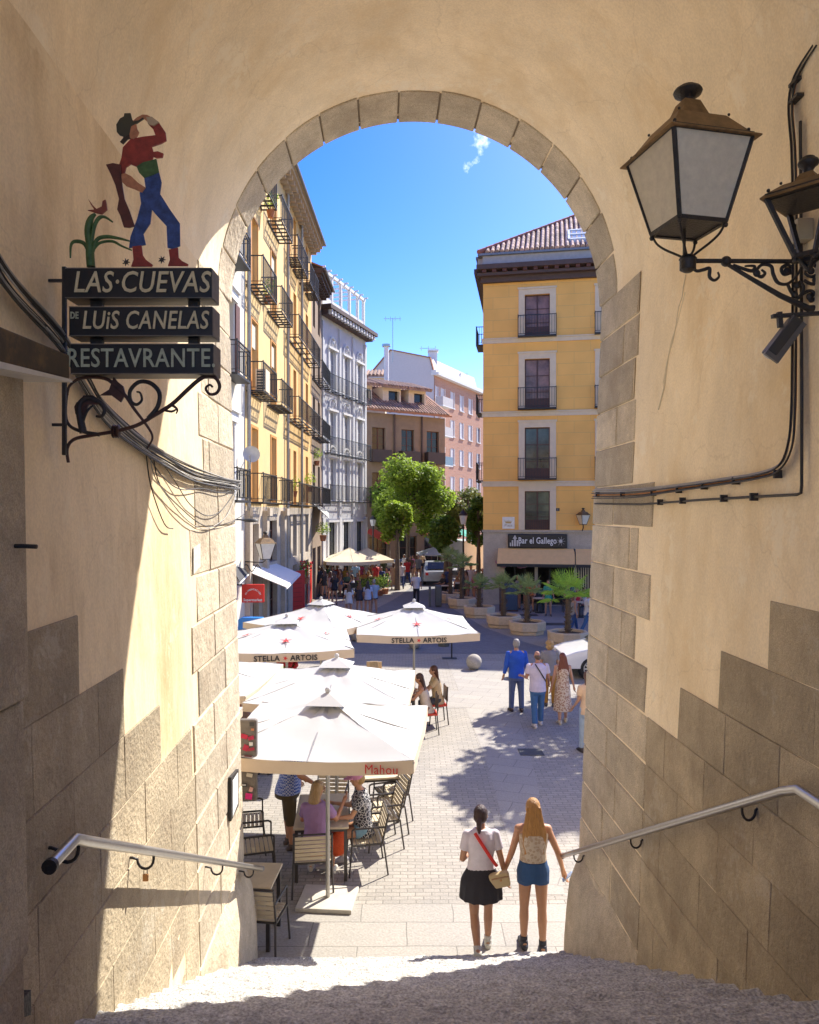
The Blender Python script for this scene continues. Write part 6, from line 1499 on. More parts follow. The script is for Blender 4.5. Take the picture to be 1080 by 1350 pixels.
car('silver grey car parked far down the street under the grey parasol', (gx(573, 54), 54, 0), R(-88), mat('silver_paint', (.38, .40, .42), .3, metal=.4), H=1.6)
car('white delivery van parked behind the street lamp', (gx(617, 62), 63, 0), R(-80), M_WCAR, van=True, cat='van', name='delivery_van').scale = (1.2, 1.2, 1.25)
# ================================================================== people
def remesh(mb, vox, smooth_it=2, dec=None):
    me = mb.mesh('body'); o = bpy.data.objects.new('tmp', me); COL.objects.link(o)
    m = o.modifiers.new('r', 'REMESH'); m.mode = 'VOXEL'; m.voxel_size = vox; m.use_smooth_shade = True
    if smooth_it: s = o.modifiers.new('s', 'SMOOTH'); s.iterations = smooth_it; s.factor = .5
    bpy.context.view_layer.update()
    out = bpy.data.meshes.new_from_object(o.evaluated_get(bpy.context.evaluated_depsgraph_get()))
    bpy.data.objects.remove(o); bpy.data.meshes.remove(me); out.shade_smooth(); return out
def join(me, mb):
    bm = bmesh.new(); bm.from_mesh(me); m2 = mb.mesh('x'); bm.from_mesh(m2)
    for f in bm.faces: f.smooth = True
    bm.to_mesh(me); bm.free(); bpy.data.meshes.remove(m2); return me
def cap(mb, a, b, ra, rb, n=14, flat=1.0, round_=True, up=None):
    a = V(a); b = V(b); d = (b-a)
    if d.length < 1e-5: d = V((0, 0, .001))
    d.normalize(); pts = []; rs = []
    if round_:
        for k in range(4): t = math.pi/2*(1-k/4); pts.append(a-d*ra*math.sin(t)); rs.append(max(.0008, ra*math.cos(t)))
    pts.append(a); rs.append(ra)
    for k in (1, 2, 3): pts.append(a.lerp(b, k/4)); rs.append(ra+(rb-ra)*k/4)
    pts.append(b); rs.append(rb)
    if round_:
        for k in range(1, 5): t = math.pi/2*k/4; pts.append(b+d*rb*math.sin(t)); rs.append(max(.0008, rb*math.cos(t)))
    mb.tube(pts, ra, n, rs=rs, flat=flat, up=up)
SK = {}
def skin(c=(.50, .27, .165)):
    k = 'skin_%02d_%02d' % (int(c[0]*100), int(c[1]*100))
    return mat(k, c, .5, var=.05, scale=20, sss=.08)
def cloth(c, pattern=None, c2=None):
    k = 'cloth_'+'_'.join('%03d' % int(x*999) for x in c)+(pattern or '')
    if k in MATS: return MATS[k]
    if not pattern: return mat(k, c, .85, var=.10, scale=9, bump=.9, bscale=7)
    m = mat(k, c, .85, var=.08, scale=9, bump=.8, bscale=7); n = m.node_tree; b = n.nodes['Principled BSDF']; L = n.links
    src = b.inputs['Base Color'].links[0].from_socket; tc = n.nodes.new('ShaderNodeTexCoord'); mx = n.nodes.new('ShaderNodeMixRGB'); mx.inputs[2].default_value = tuple(c2)+(1,)
    if pattern == 'plaid':
        w1 = n.nodes.new('ShaderNodeTexChecker'); w1.inputs['Scale'].default_value = 42; w1.inputs[1].default_value = (1, 1, 1, 1); w1.inputs[2].default_value = (0, 0, 0, 1); L.new(tc.outputs['Object'], w1.inputs['Vector']); L.new(w1.outputs['Fac'], mx.inputs[0])
    elif pattern == 'print':
        w1 = n.nodes.new('ShaderNodeTexVoronoi'); w1.inputs['Scale'].default_value = 26; L.new(tc.outputs['Object'], w1.inputs['Vector']); r = n.nodes.new('ShaderNodeMapRange'); r.inputs[1].default_value = .42; r.inputs[2].default_value = .5; r.inputs[3].default_value = 1; r.inputs[4].default_value = 0; L.new(w1.outputs['Distance'], r.inputs[0]); L.new(r.outputs[0], mx.inputs[0])
    elif pattern == 'scribble':
        w1 = n.nodes.new('ShaderNodeTexVoronoi'); w1.feature = 'DISTANCE_TO_EDGE'; w1.inputs['Scale'].default_value = 24; L.new(tc.outputs['Object'], w1.inputs['Vector']); r = n.nodes.new('ShaderNodeMapRange'); r.inputs[1].default_value = .04; r.inputs[2].default_value = .09; r.inputs[3].default_value = 1; r.inputs[4].default_value = 0; L.new(w1.outputs['Distance'], r.inputs[0]); L.new(r.outputs[0], mx.inputs[0])
    L.new(src, mx.inputs[1]); L.new(mx.outputs[0], b.inputs['Base Color']); return m
def hairm(c):
    k = 'hair_'+'_'.join('%03d' % int(x*999) for x in c)
    if k in MATS: return MATS[k]
    m = mat(k, c, .45, var=.3, scale=10, stretch=(9, 9, .9), bump=.8, bscale=9); return m
def ang(fwd, out=0, side=1):   # direction of a limb hanging down, swung forward, spread out
    f = R(fwd); o = R(out); return V((side*math.sin(o)*1.0, math.sin(f)*math.cos(o), -math.cos(f)*math.cos(o))).normalized()
def person(label, loc, face, h=1.7, sex='f', vox=.014, sk=(.50, .27, .165), hair=(.06, .03, .02), hairstyle='short', legs=((0, 0), (0, 0)), spread=3, arms=((5, 12, 10), (5, 12, 10)), lean=0, sit=False, headturn=0, headdown=0,
           top=None, bottom=None, shoes=(.05, .05, .05), group=None, extra=None, fingers=True, armdir=None, build=1.0, socks=None, name='person'):
    """local frame: +Y is where the person faces"""
    t = thing(name, label, 'person', loc, face, group); s = h; f = sex == 'f'; bw = build
    hipz = .515*s; seat_z = .50
    if sit: hipz = seat_z+.07
    J = {}; P0 = V((0, 0, hipz)); ln = R(lean); sp = V((0, math.sin(ln), math.cos(ln)))
    ch = P0+sp*.21*s; ne = P0+sp*.315*s; hd = ne+(sp*.6+V((0, 0, .4)))*.095*s+V((0, .012*s, 0)); hd += V((0, R(headdown)*.05*s, 0))
    hw = (.052 if f else .048)*s; shw = (.098 if f else .110)*s*bw; thl = .245*s; shl = .245*s
    L = {}
    for i, sd in enumerate((-1, 1)):
        hip = P0+V((sd*hw, 0, -.012*s)); hf, kb_ = legs[i]
        d1 = ang(hf, spread if not sit else 8, sd); kn = hip+d1*thl; d2 = ang(hf-kb_, spread*.3, sd); an = kn+d2*shl
        L[sd] = [hip, kn, an, hf-kb_]
    if not sit:
        low = min(L[-1][2].z, L[1][2].z); dz = .045*s-low
        for k in (P0, ch, ne, hd): k.z += dz
        for sd in L:
            for k in L[sd][:3]: k.z += dz
    A = {}
    for i, sd in enumerate((-1, 1)):
        sh = ne+V((sd*shw, 0, 0))-sp*.035*s; a = arms[i]; d1 = ang(a[0], a[1], sd); el = sh+d1*.165*s
        d2 = ang(a[0]+a[2], a[1]-(a[3] if len(a) > 3 else 0), sd); wr = el+d2*.145*s; A[sd] = [sh, el, wr, d2]
    k = s/1.7
    def torso(mb, g=0.0, z0=-.09, z1=1.0, flare=0):
        prof = [(-.10, .086, .078), (-.06, .100, .085), (0, .102 if f else .096, .080), (.07, .086 if f else .092, .066), (.13, .080 if f else .096, .064), (.20, .092 if f else .104, .072), (.26, .098 if f else .108, .066), (.30, .076 if f else .080, .052), (.325, .040, .040)]
        rings = []; lowz = None
        for z, rx, ry in prof:
            if z < z0 or z > z1: continue
            c = P0+sp*z*s; rx = rx*s*bw+g; ry = ry*s*bw+g
            rings.append([c+V((rx*math.cos(q), ry*math.sin(q)+(.008*s if f and .15 < z < .24 and math.sin(q) > 0 else 0), 0)) for q in [2*math.pi*j/20 for j in range(20)]])
        mb.loft(rings)
    B = MB(); torso(B)
    cap(B, ne-sp*.02*s, hd-V((0, 0, .03*s)), .031*s*(1 if f else 1.15), .028*s)
    Mh = Matrix.Rotation(R(-headturn), 3, 'Z') @ Matrix.Rotation(R(-headdown), 3, 'X')
    def H(x, y, z): return hd+Mh @ V((x*s, y*s, z*s))
    B.ball(H(0, .004, .012), (.044*s, .054*s, .060*s), 16, 12, Mh); B.ball(H(0, .020, -.020), (.034*s, .036*s, .042*s), 14, 10, Mh)
    cap(B, H(0, .055, .012), H(0, .066, -.006), .004*s, .007*s, 8); cap(B, H(-.012, .053, -.028), H(.012, .053, -.028), .006*s, .006*s, 8)
    for sx in (-1, 1): B.ball(H(sx*.045, -.002, .0), (.006*s, .012*s, .018*s), 8, 6, Mh); cap(B, H(sx*.008, .052, .020), H(sx*.028, .046, .020), .005*s, .004*s, 8)
    for sd in (-1, 1):
        hip, kn, an, fa = L[sd]; cap(B, hip, kn, .052*s*bw, .032*s*bw); cap(B, kn, kn.lerp(an, .35), .031*s*bw, .033*s*bw); cap(B, kn.lerp(an, .3), an, .033*s*bw, .020*s)
        fd = ang(fa+90, 0, sd) if sit or abs(fa) > 25 else V((0, 1, 0)); fd = V((sd*.12, fd.y, fd.z)).normalized(); L[sd].append(fd)
        cap(B, an+V((0, 0, -.01*s))-fd*.02*s, an+fd*.085*s+V((0, 0, -.026*s)), .020*s, .014*s)
        sh, el, wr, d2 = A[sd]; cap(B, ne-sp*.03*s+V((sd*.03*s, 0, 0)), sh, .036*s*bw, .031*s*bw); cap(B, sh, el, .030*s*bw*(.9 if f else 1.1), .022*s*bw); cap(B, el, wr, .0225*s*bw, .0145*s)
        cap(B, wr, wr+d2*.050*s, .017*s, .021*s, flat=.55, up=(0, 1, 0.1))
    bodym = remesh(B, vox, 3)
    if fingers:
        fm = MB()
        for sd in (-1, 1):
            sh, el, wr, d2 = A[sd]; pb = wr+d2*.058*s; sx = V((0, 1, 0)); sx = (sx-d2*sx.dot(d2)).normalized(); nn = d2.cross(sx)*(-sd)
            for q in range(4):
                base = pb+sx*(q-1.5)*.0115*s; ln_ = (.040, .046, .043, .034)[q]*s; a1 = base+d2*ln_*.5+nn*.0; a2 = a1+(d2*.85+nn*.5*(-1)).normalized()*ln_*.32; a3 = a2+(d2*.6+nn*-.8).normalized()*ln_*.28
                fm.tube([base-d2*.012*s, base, a1, a2, a3], .005*s, 6, rs=[.0055*s, .0055*s, .0052*s, .0046*s, .0035*s])
            tb = wr+d2*.018*s+sx*.016*s; fm.tube([tb-sx*.006*s, tb+(sx*.7+d2*.6)*.022*s, tb+(sx*.75+d2*1.3)*.034*s], .006*s, 6, rs=[.007*s, .006*s, .004*s])
        join(bodym, fm)
    bo = obj('body', bodym, skin(sk), t)
    # face details
    if vox < .013:
        for sx in (-1, 1): obj('eye', MB().ball(H(sx*.0175, .0475, .010), (.007*s, .004*s, .0045*s), 8, 6, Mh), M_SIGNBLK, bo)
    # hair
    hm = hairm(hair)
    if hairstyle:
        hb = MB()
        if hairstyle == 'bald': hb.ball(H(0, -.018, -.004), (.0475*s, .043*s, .040*s), 14, 10, Mh)
        else:
            hb.ball(H(0, -.008, .020), (.0505*s, .0585*s, .060*s), 16, 12, Mh); hb.ball(H(0, -.022, -.004), (.049*s, .045*s, .048*s), 14, 10, Mh)
        if hairstyle == 'long':
            prev = None; rnd = random.Random(5); rings = []
            for q in range(9):
                z = -.01-.034*q; wv = .004*math.sin(q*1.9); c = H(0, -.040-.006*min(q, 4)+wv*.3, z); rx = (.050+.022*min(1, q/3)-.014*max(0, (q-5)/3))*s; ry = (.030 if q < 2 else .026-.0015*q)*s
                rings.append([c+V((rx*math.cos(2*math.pi*j/18)*(1+.07*math.sin(j*5+q)), ry*math.sin(2*math.pi*j/18)*(1+.10*math.sin(j*7+q)), 0)) for j in range(18)])
            hb.loft(rings)
            for q in range(38):
                x = rnd.uniform(-.058, .058); y = -.060-.014*rnd.random()*(1-abs(x)/.06); L_ = rnd.uniform(.25, .34); x *= 1.25; pts = [H(x*.6, -.052, .03), H(x*.85, y, -.06), H(x*1.05+rnd.uniform(-.008, .008), y-.004, -.15), H(x*1.0+rnd.uniform(-.008, .008), y-.002, -.22), H(x*.9+rnd.uniform(-.01, .01), y, -L_)]
                hb.tube(smoothpath(pts, 3), .006*s, 5, rs=[.007*s*(1-.6*i/12) for i in range(13)])
        elif hairstyle == 'mid':
            for q in range(5): hb.ball(H(0, -.030-.003*q, -.015-.018*q), (.052*s, .034*s, .03*s), 12, 8, Mh)
        elif hairstyle == 'ponytail':
            pts = [H(0, -.055, .0), H(0, -.075, -.03), H(0, -.070, -.07), H(.0, -.062, -.11)]; cap(hb, pts[0], pts[1], .018*s, .020*s); cap(hb, pts[1], pts[2], .020*s, .016*s); cap(hb, pts[2], pts[3], .016*s, .006*s)
        elif hairstyle == 'curly':
            rnd = random.Random(9)
            for q in range(70):
                d = V((rnd.gauss(0, 1), rnd.gauss(0, 1)-.5, rnd.gauss(0, 1)+.1)).normalized(); hb.ball(H(d.x*.055, d.y*.052-.012, d.z*.055+.012-(.03 if d.z < 0 else 0)), .016*s, 7, 5)
        elif hairstyle == 'bun': hb.ball(H(0, -.06, .04), .024*s, 10, 8)
        if hairstyle == 'bald' or hairstyle == 'short': pass
        hmesh = remesh(hb, max(vox*.75, .008), 1 if hairstyle != 'long' else 0)
        obj('hair', hmesh, hm, t)
    # clothes
    cv = max(vox*.75, .009)
    if bottom:
        kind, col = bottom[0], bottom[1]; m = cloth(col, *(bottom[2:] if len(bottom) > 2 else ())); mb = MB()
        if kind in ('trousers', 'shorts', 'capri'):
            torso(mb, .012*k, -.11 if kind != 'shorts' else -.065, .075); fr = {'trousers': (1, .97), 'shorts': (.30, 0), 'capri': (1, .3)}[kind]
            for sd in (-1, 1):
                hip, kn, an, fa, fd = L[sd]; e = hip.lerp(kn, fr[0]); r0 = .060*s*bw; r1 = (.040 if fr[1] else .056)*s*bw; cap(mb, hip, e, r0, r1, round_=False); cap(mb, hip, hip+V((0, 0, .02)), r0, r0)
                if fr[1]: cap(mb, kn, kn, .040*s*bw, .040*s*bw); cap(mb, kn, kn.lerp(an, fr[1]), .040*s*bw, .031*s*bw if f else .034*s*bw, round_=False)
        elif kind in ('skirt', 'longskirt'):
            if sit:
                torso(mb, .012*k, -.11, .075)
                for sd in (-1, 1): hip, kn = L[sd][:2]; cap(mb, hip, hip.lerp(kn, .9 if kind == 'longskirt' else .6), .064*s, .06*s, round_=False)
                cap(mb, L[-1][0], L[1][0], .06*s, .06*s)
            else:
                ln_ = .155*s if kind == 'skirt' else .42*s; rings = []
                for q in range(9):
                    u_ = q/8; z = .065*s-u_*(ln_+.065*s); g_ = (.088+.05*min(1, u_*2.2)+(.018 if kind == 'skirt' else .012)*u_)*s
                    rings.append([P0+V((g_*math.cos(2*math.pi*j/28)*(1+.05*u_*math.sin(j*2.7)), g_*.84*math.sin(2*math.pi*j/28)*(1+.06*u_*math.sin(j*2.7+1)), z)) for j in range(28)])
                mb.loft(rings)
        obj({'trousers': 'trousers', 'shorts': 'shorts', 'capri': 'trousers', 'skirt': 'skirt', 'longskirt': 'skirt'}[kind], remesh(mb, cv, 1), m, t)
    if top:
        kind, col = top[0], top[1]; m = cloth(col, *(top[2:] if len(top) > 2 else ())); mb = MB()
        if kind == 'dress':
            torso(mb, .014*k, -.09, .31)
            ln_ = .36*s; rings = []
            for q in range(9): u_ = q/8; g_ = (.105+.035*u_)*s; rings.append([P0+V((g_*math.cos(2*math.pi*j/28)*(1+.05*u_*math.sin(j*2.7)), g_*.85*math.sin(2*math.pi*j/28)*(1+.06*u_*math.sin(j*2.7)), .02*s-u_*(ln_+.02*s))) for j in range(28)])
            mb.loft(rings)
        else: torso(mb, (.014 if kind != 'loose' else .026)*k, -.065 if kind != 'crop' else .045, .33 if kind not in ('tank', 'crop') else .285)
        if kind in ('tshirt', 'shirt', 'loose'):
            for sd in (-1, 1):
                sh, el, wr, d2 = A[sd]; cap(mb, ne-sp*.022*s, sh+V((0, 0, -.004*s)), .034*s, .035*s); e = sh.lerp(el, .62 if kind != 'shirt' else 1); cap(mb, sh.lerp(e, .25), e, .036*s*bw, .037*s*bw, round_=False); cap(mb, sh, sh.lerp(e, .3), .036*s*bw, .036*s*bw)
                if kind == 'shirt': cap(mb, el, el, .033*s*bw, .033*s*bw); cap(mb, el, el.lerp(wr, .9), .032*s*bw, .026*s, round_=False)
        elif kind in ('tank', 'crop', 'dress'):
            for sd in (-1, 1): cap(mb, P0+sp*.25*s+V((sd*.055*s, -.04*s, 0)), ne+V((sd*.055*s, -.0*s, -.02*s)), .013*s, .013*s); cap(mb, P0+sp*.25*s+V((sd*.055*s, .045*s, 0)), ne+V((sd*.055*s, 0, -.02*s)), .013*s, .013*s)
        obj({'tshirt': 't_shirt', 'shirt': 'shirt', 'loose': 't_shirt', 'tank': 'top', 'crop': 'top', 'dress': 'dress'}[kind], remesh(mb, cv, 1), m, t)
    if shoes:
        for sd in (-1, 1):
            hip, kn, an, fa, fd = L[sd]; mb = MB(); b0 = an+V((0, 0, -.026*s)); cap(mb, b0-fd*.025*s, b0+fd*.09*s+V((0, 0, -.004*s)), .025*s, .022*s, flat=.8); cap(mb, an+V((0, 0, .012*s))-fd*.006*s, b0-fd*.01*s, .027*s, .029*s, round_=False); cap(mb, an+fd*.01*s+V((0, 0, -.012*s)), b0+fd*.06*s, .027*s, .024*s)
            cap(mb, b0-fd*.028*s+V((0, 0, -.014*s)), b0+fd*.098*s+V((0, 0, -.012*s)), .020*s, .019*s, flat=.6); obj('shoe', remesh(mb, cv, 1), flat('shoe_%02d_%02d_%02d' % tuple(int(c*99) for c in shoes), shoes, .6), t)
            if socks: m2 = MB(); cap(m2, an+V((0, 0, -.012*s)), an.lerp(kn, .17), .026*s, .0265*s, round_=False); obj('sock', m2, flat('sock_%02d' % int(socks[0]*99), socks), t, smooth=60)
    t['_'] = 0; del t['_']
    return t, dict(P0=P0, ne=ne, hd=hd, sp=sp, A=A, L=L, s=s, H=H)
def strap(root, J, a, b, side, m, w=.012, name='strap', r=.115):
    """band from shoulder a side round the back to the opposite hip"""
    s = J['s']; P0, ne, sp = J['P0'], J['ne'], J['sp']; pts = []
    for k in range(9):
        u_ = k/8; c = ne+sp*(.01-.25*u_)*s; x = (.055-.16*u_)*s*side; dep = .084*s*math.sqrt(max(.08, 1-(x/(.118*s))**2)); pts.append(c+V((x, -dep-.012, 0)))
    for p0, p1 in zip(pts, pts[1:]): pass
    mb = MB(); mb.tube(pts, w, 6, flat=.35, up=(0, 1, 0)); return obj(name, mb, m, root, smooth=60), pts
# --- the two girls walking off the stairs
g1 = G(634, 1252); g1.z = 0
t, J = person('girl with dark ponytail, white T-shirt and black skirt, red strapped bag, walking away', (g1.x, 8.72, 0), R(3), 1.63, 'f', .0085, (.42, .21, .115), (.045, .018, .014), 'ponytail', legs=((-14, 34), (8, 2)), spread=1, arms=((-4, 12, 80, 35), (-4, 14, 14)), headturn=18,
              top=('tshirt', (.62, .56, .60)), bottom=('skirt', (.022, .020, .026)), shoes=(.55, .53, .46), socks=(.5, .46, .42))
so_, pts = strap(t, J, 0, 0, -1, mat('red_strap', (.62, .03, .025), .6), .019, 'bag_strap')
e = pts[-1]; mb = MB().box(e+V((.02, -.05, -.13)), (.235, .085, .17), ry=R(-10)); bg_ = obj('bag', mb, mat('beige_leather', (.50, .38, .20), .5, var=.05), t, bevel=.025); obj('bag_flap', MB().box(e+V((.02, -.097, -.09)), (.2, .01, .012), ry=R(-10)), mat('tan_zip', (.35, .2, .1), .4), bg_); obj('buckle', MB().ball(e+V((.03, -.094, -.12)), (.014, .006, .014), 8, 6), mat('brass', (.5, .3, .1)), bg_)
obj('face_mask', MB().box(J['H'](.022, .048, -.022), (.06, .035, .05), rz=R(-30)), M_SIGNBLK, t, bevel=.012)
t2, J2 = person('girl with long blonde hair, cropped top and denim shorts, walking away on the right', (gx(703, 8.75), 8.75, 0), R(-1), 1.69, 'f', .0085, (.47, .24, .13), (.42, .21, .055), 'long', legs=((4, 2), (-3, 3)), spread=1.5, arms=((-2, 17, 10, -2), (-6, 24, 20, 8)),
              top=('crop', (.58, .49, .38), 'print', (.46, .35, .25)), bottom=('shorts', (.03, .085, .21)), shoes=(.03, .03, .045), socks=(.02, .02, .03))
obj('phone', MB().box(J2['A'][1][2]+J2['A'][1][3]*.10+V((.03, .0, 0)), (.012, .075, .15), ry=R(50)), mat('pale_blue_case', (.35, .45, .62), .3), t2, bevel=.004)
# --- group of four at the edge of the shade
def PX(px, py, dy=0): q = G(px, py); return (q.x, q.y+dy, 0)
person('grey haired man in a royal blue shirt and blue trousers, hands at his sides', PX(681, 938), R(8), 1.78, 'm', .014, (.45, .24, .16), (.27, .25, .235), 'short', legs=((2, 0), (-2, 0)), spread=4, arms=((2, 9, 16), (2, 9, 14)), top=('shirt', (.02, .09, .48)), bottom=('trousers', (.09, .12, .24)), shoes=(.03, .02, .02), build=1.08)
t, J = person('balding man in a pale lilac T-shirt and jeans with a black strap across his back', PX(709, 957), R(4), 1.72, 'm', .014, (.42, .2, .13), (.10, .06, .045), 'bald', legs=((-8, 6), (10, 3)), spread=2, arms=((10, 10, 75), (6, 12, 40)), top=('tshirt', (.56, .50, .62)), bottom=('trousers', (.05, .13, .29)), shoes=(.6, .55, .52), build=1.1)
strap(t, J, 0, 0, -1, M_SIGNBLK, .014, 'bag_strap')
person('curly blonde woman in a grey top and mustard trousers, behind the others', PX(725, 931), R(-5), 1.68, 'f', .014, (.47, .25, .15), (.42, .25, .09), 'curly', legs=((2, 0), (-2, 0)), spread=1, arms=((12, 8, 70), (12, 8, 70)), top=('tshirt', (.24, .23, .24)), bottom=('trousers', (.42, .20, .03)), shoes=(.05, .045, .05), build=1.05)
person('woman with long auburn hair in a cream speckled long dress', PX(742, 953), R(2), 1.63, 'f', .014, (.48, .26, .17), (.16, .035, .012), 'long', legs=((-6, 4), (8, 2)), spread=1, arms=((0, 12, 8), (0, 14, 12)), top=('dress', (.62, .50, .38), 'print', (.36, .2, .13)), shoes=(.5, .42, .3))
person('person in a peach shirt and pale jeans half hidden by the right pier', PX(775, 992), R(10), 1.66, 'f', .016, (.45, .25, .16), (.10, .04, .025), 'mid', legs=((6, 4), (-4, 2)), arms=((4, 8, 40), (0, 8, 10)), top=('tshirt', (.66, .46, .30)), bottom=('trousers', (.32, .40, .50)), shoes=(.04, .03, .03))
# --- women at the nearest table
person('blonde woman in a lilac T-shirt, seated with her back to the stairs', (-1.27, 10.28, .0), R(-6), 1.66, 'f', .0115, (.50, .24, .13), (.38, .23, .09), 'mid', legs=((84, 92), (80, 84)), arms=((30, 14, 60), (35, 16, 100)), lean=6, sit=True, headturn=20, headdown=10, top=('loose', (.33, .19, .34)), bottom=('skirt', (.58, .09, .015)), shoes=(.55, .50, .42))
t, J = person('woman in a pink cap, black and white top and denim shorts, seated facing left', (-.66, 10.80, 0), R(95), 1.66, 'f', .0115, (.52, .27, .15), (.40, .24, .08), 'bun', legs=((84, 70), (80, 96)), arms=((30, 10, 60), (32, 10, 62)), lean=4, sit=True, headdown=12, top=('tshirt', (.03, .03, .04), 'scribble', (.6, .58, .55)), bottom=('shorts', (.18, .32, .42)), shoes=(.36, .34, .36))
mb = MB(); H_ = J['H']; s_ = 1.66; 
cpm = MB(); cpm.ball(H_(0, -.004, .030), (.054*s_, .062*s_, .052*s_), 16, 10); cap(cpm, H_(-.03, .06, .028), H_(.03, .06, .028), .028*s_, .028*s_, flat=.3)
cpb = MB(); cpb.loft([[H_(x, y, z) for x, y in ((-.04, .045), (.04, .045), (.034, .10), (.012, .118), (-.012, .118), (-.034, .10))] for z in (.022, .030)]); cpm.add(cpb)
obj('cap', remesh(cpm, .009, 1), mat('pink_cotton', (.58, .24, .38), .8), t)
obj('phone', MB().box(J['A'][1][2].lerp(J['A'][-1][2], .5)+V((0, .09, .03)), (.075, .14, .01), rx=R(35)), M_SIGNBLK, t)
person('standing man in a blue checked shirt and olive shorts under the parasol', (-1.82, 11.42, 0), R(-80), 1.74, 'm', .0125, (.50, .24, .14), (.12, .08, .05), 'short', legs=((0, 0), (3, 0)), spread=3, arms=((4, 10, 15), (20, 8, 40)), lean=8, top=('tshirt', (.05, .10, .36), 'plaid', (.45, .48, .6)), bottom=('capri', (.10, .07, .03)), shoes=(.1, .07, .05), build=1.25)
b = thing('orange_bag', 'bright orange bag hanging at the side of the lilac top woman', 'bag', (-1.0, 10.55, .3)); mb = MB(); mb.ball((0, 0, .14), (.13, .10, .19), 14, 10); obj('bag_body', jitter(mb, .03, 9), mat('orange_cloth', (.62, .08, .012), .7, bump=.4), b, smooth=60); obj('bag_handle', MB().tube(smoothpath([V((-.08, 0, .28)), V((-.03, 0, .42)), V((.05, 0, .42)), V((.09, 0, .28))], 4), .012, 6), MATS['orange_cloth'], b)
# --- terrace guests farther back
person('dark haired woman in a pale top on a red seat, leaning to her table', (.40, 17.35, 0), R(85), 1.66, 'f', .016, (.50, .24, .14), (.07, .03, .02), 'long', legs=((84, 90), (80, 84)), arms=((40, 12, 50), (35, 10, 50)), lean=14, sit=True, headdown=6, top=('tank', (.60, .50, .40)), bottom=('trousers', (.22, .1, .06)), shoes=(.1, .05, .03))
person('long brown haired woman in beige on the farther red seat', (.68, 18.15, 0), R(95), 1.68, 'f', .016, (.50, .27, .17), (.09, .03, .015), 'long', legs=((84, 90), (80, 84)), arms=((45, 10, 40), (30, 10, 50)), lean=8, sit=True, top=('tshirt', (.52, .38, .22)), bottom=('trousers', (.05, .05, .06)))
t, J = person('dark haired man with sunglasses and a slate T-shirt seated behind the plain parasol', (-.40, 16.95, 0), R(165), 1.76, 'm', .014, (.50, .26, .16), (.08, .035, .02), 'short', legs=((84, 90), (80, 84)), arms=((40, 12, 50), (35, 10, 50)), lean=4, sit=True, headturn=-40, top=('tshirt', (.13, .16, .21)), bottom=('trousers', (.05, .05, .06)))
obj('sunglasses', MB().box(J['H'](-.022, .044, .012), (.10, .03, .03), rz=R(40)), M_SIGNBLK, t, bevel=.006)
person('child with dark hair seated behind the plain parasol beside the sunglasses man', (-.73, 16.9, 0), R(10), 1.3, 'f', .016, (.45, .24, .15), (.05, .03, .025), 'mid', legs=((84, 90), (80, 84)), arms=((40, 12, 50), (35, 10, 50)), sit=True, top=('tshirt', (.15, .16, .18)), bottom=('trousers', (.05, .05, .06)))
t, J = person('waiter in a white shirt with dark braces by the left pier', (gx(348, 14.6), 14.6, 0), R(-20), 1.74, 'm', .014, (.45, .24, .15), (.05, .03, .02), 'short', legs=((0, 0), (4, 0)), arms=((10, 8, 30), (20, 8, 70)), top=('shirt', (.66, .62, .62)), bottom=('trousers', (.03, .03, .035)))
for sx in (-.045, .05): obj('brace', MB().tube([J['ne']+V((sx, -.10, -.04)), J['ne'].lerp(J['P0'], .4)+V((sx, -.145, 0)), J['P0']+V((sx, -.15, .1))], .014, 5, flat=.4, up=(0, 1, 0)), M_SIGNBLK, t)
person('woman with orange hair at the left pier beside the waiter', (gx(321, 14.3), 14.3, 0), R(-60), 1.62, 'f', .016, (.45, .24, .15), (.32, .09, .02), 'mid', legs=((0, 0), (4, 0)), arms=((10, 8, 30), (20, 8, 70)), top=('tshirt', (.2, .12, .1)), bottom=('trousers', (.05, .05, .06)))
# --- right, by the bar
person('man in a white T-shirt and blue jeans walking right beside the pier', PX(775, 838), R(-95), 1.78, 'm', .02, (.42, .22, .14), (.05, .03, .02), 'short', legs=((20, 8), (-18, 10)), arms=((-12, 8, 15), (14, 8, 20)), top=('tshirt', (.66, .64, .66)), bottom=('trousers', (.05, .12, .28)), shoes=(.3, .3, .3))
person('woman in a grey top and blue trousers walking behind the largest palm', PX(757, 836), R(-80), 1.66, 'f', .02, (.45, .24, .15), (.2, .1, .05), 'mid', legs=((18, 8), (-14, 10)), arms=((12, 14, 25), (-10, 12, 20)), top=('tank', (.3, .28, .28)), bottom=('trousers', (.03, .07, .2)), shoes=(.3, .3, .3))
# --- the crowd: prototypes, copied and recoloured
PR = {}
PR['stand_f'] = dict(sex='f', hairstyle='long', legs=((2, 0), (-2, 2)), arms=((8, 10, 30), (2, 10, 12)), top=('tshirt', (.5, .5, .5)), bottom=('shorts', (.1, .1, .2)))
PR['walk_m'] = dict(sex='m', hairstyle='short', legs=((16, 6), (-14, 12)), arms=((-14, 8, 15), (14, 8, 20)), top=('tshirt', (.5, .5, .5)), bottom=('trousers', (.1, .1, .2)), build=1.08)
PR['stand_m'] = dict(sex='m', hairstyle='short', legs=((2, 0), (-2, 0)), spread=5, arms=((6, 9, 20), (14, 9, 80)), top=('tshirt', (.5, .5, .5)), bottom=('shorts', (.1, .1, .2)), build=1.08)
PR['dress_f'] = dict(sex='f', hairstyle='mid', legs=((10, 4), (-8, 6)), arms=((-8, 9, 15), (10, 9, 30)), top=('dress', (.5, .4, .3)))
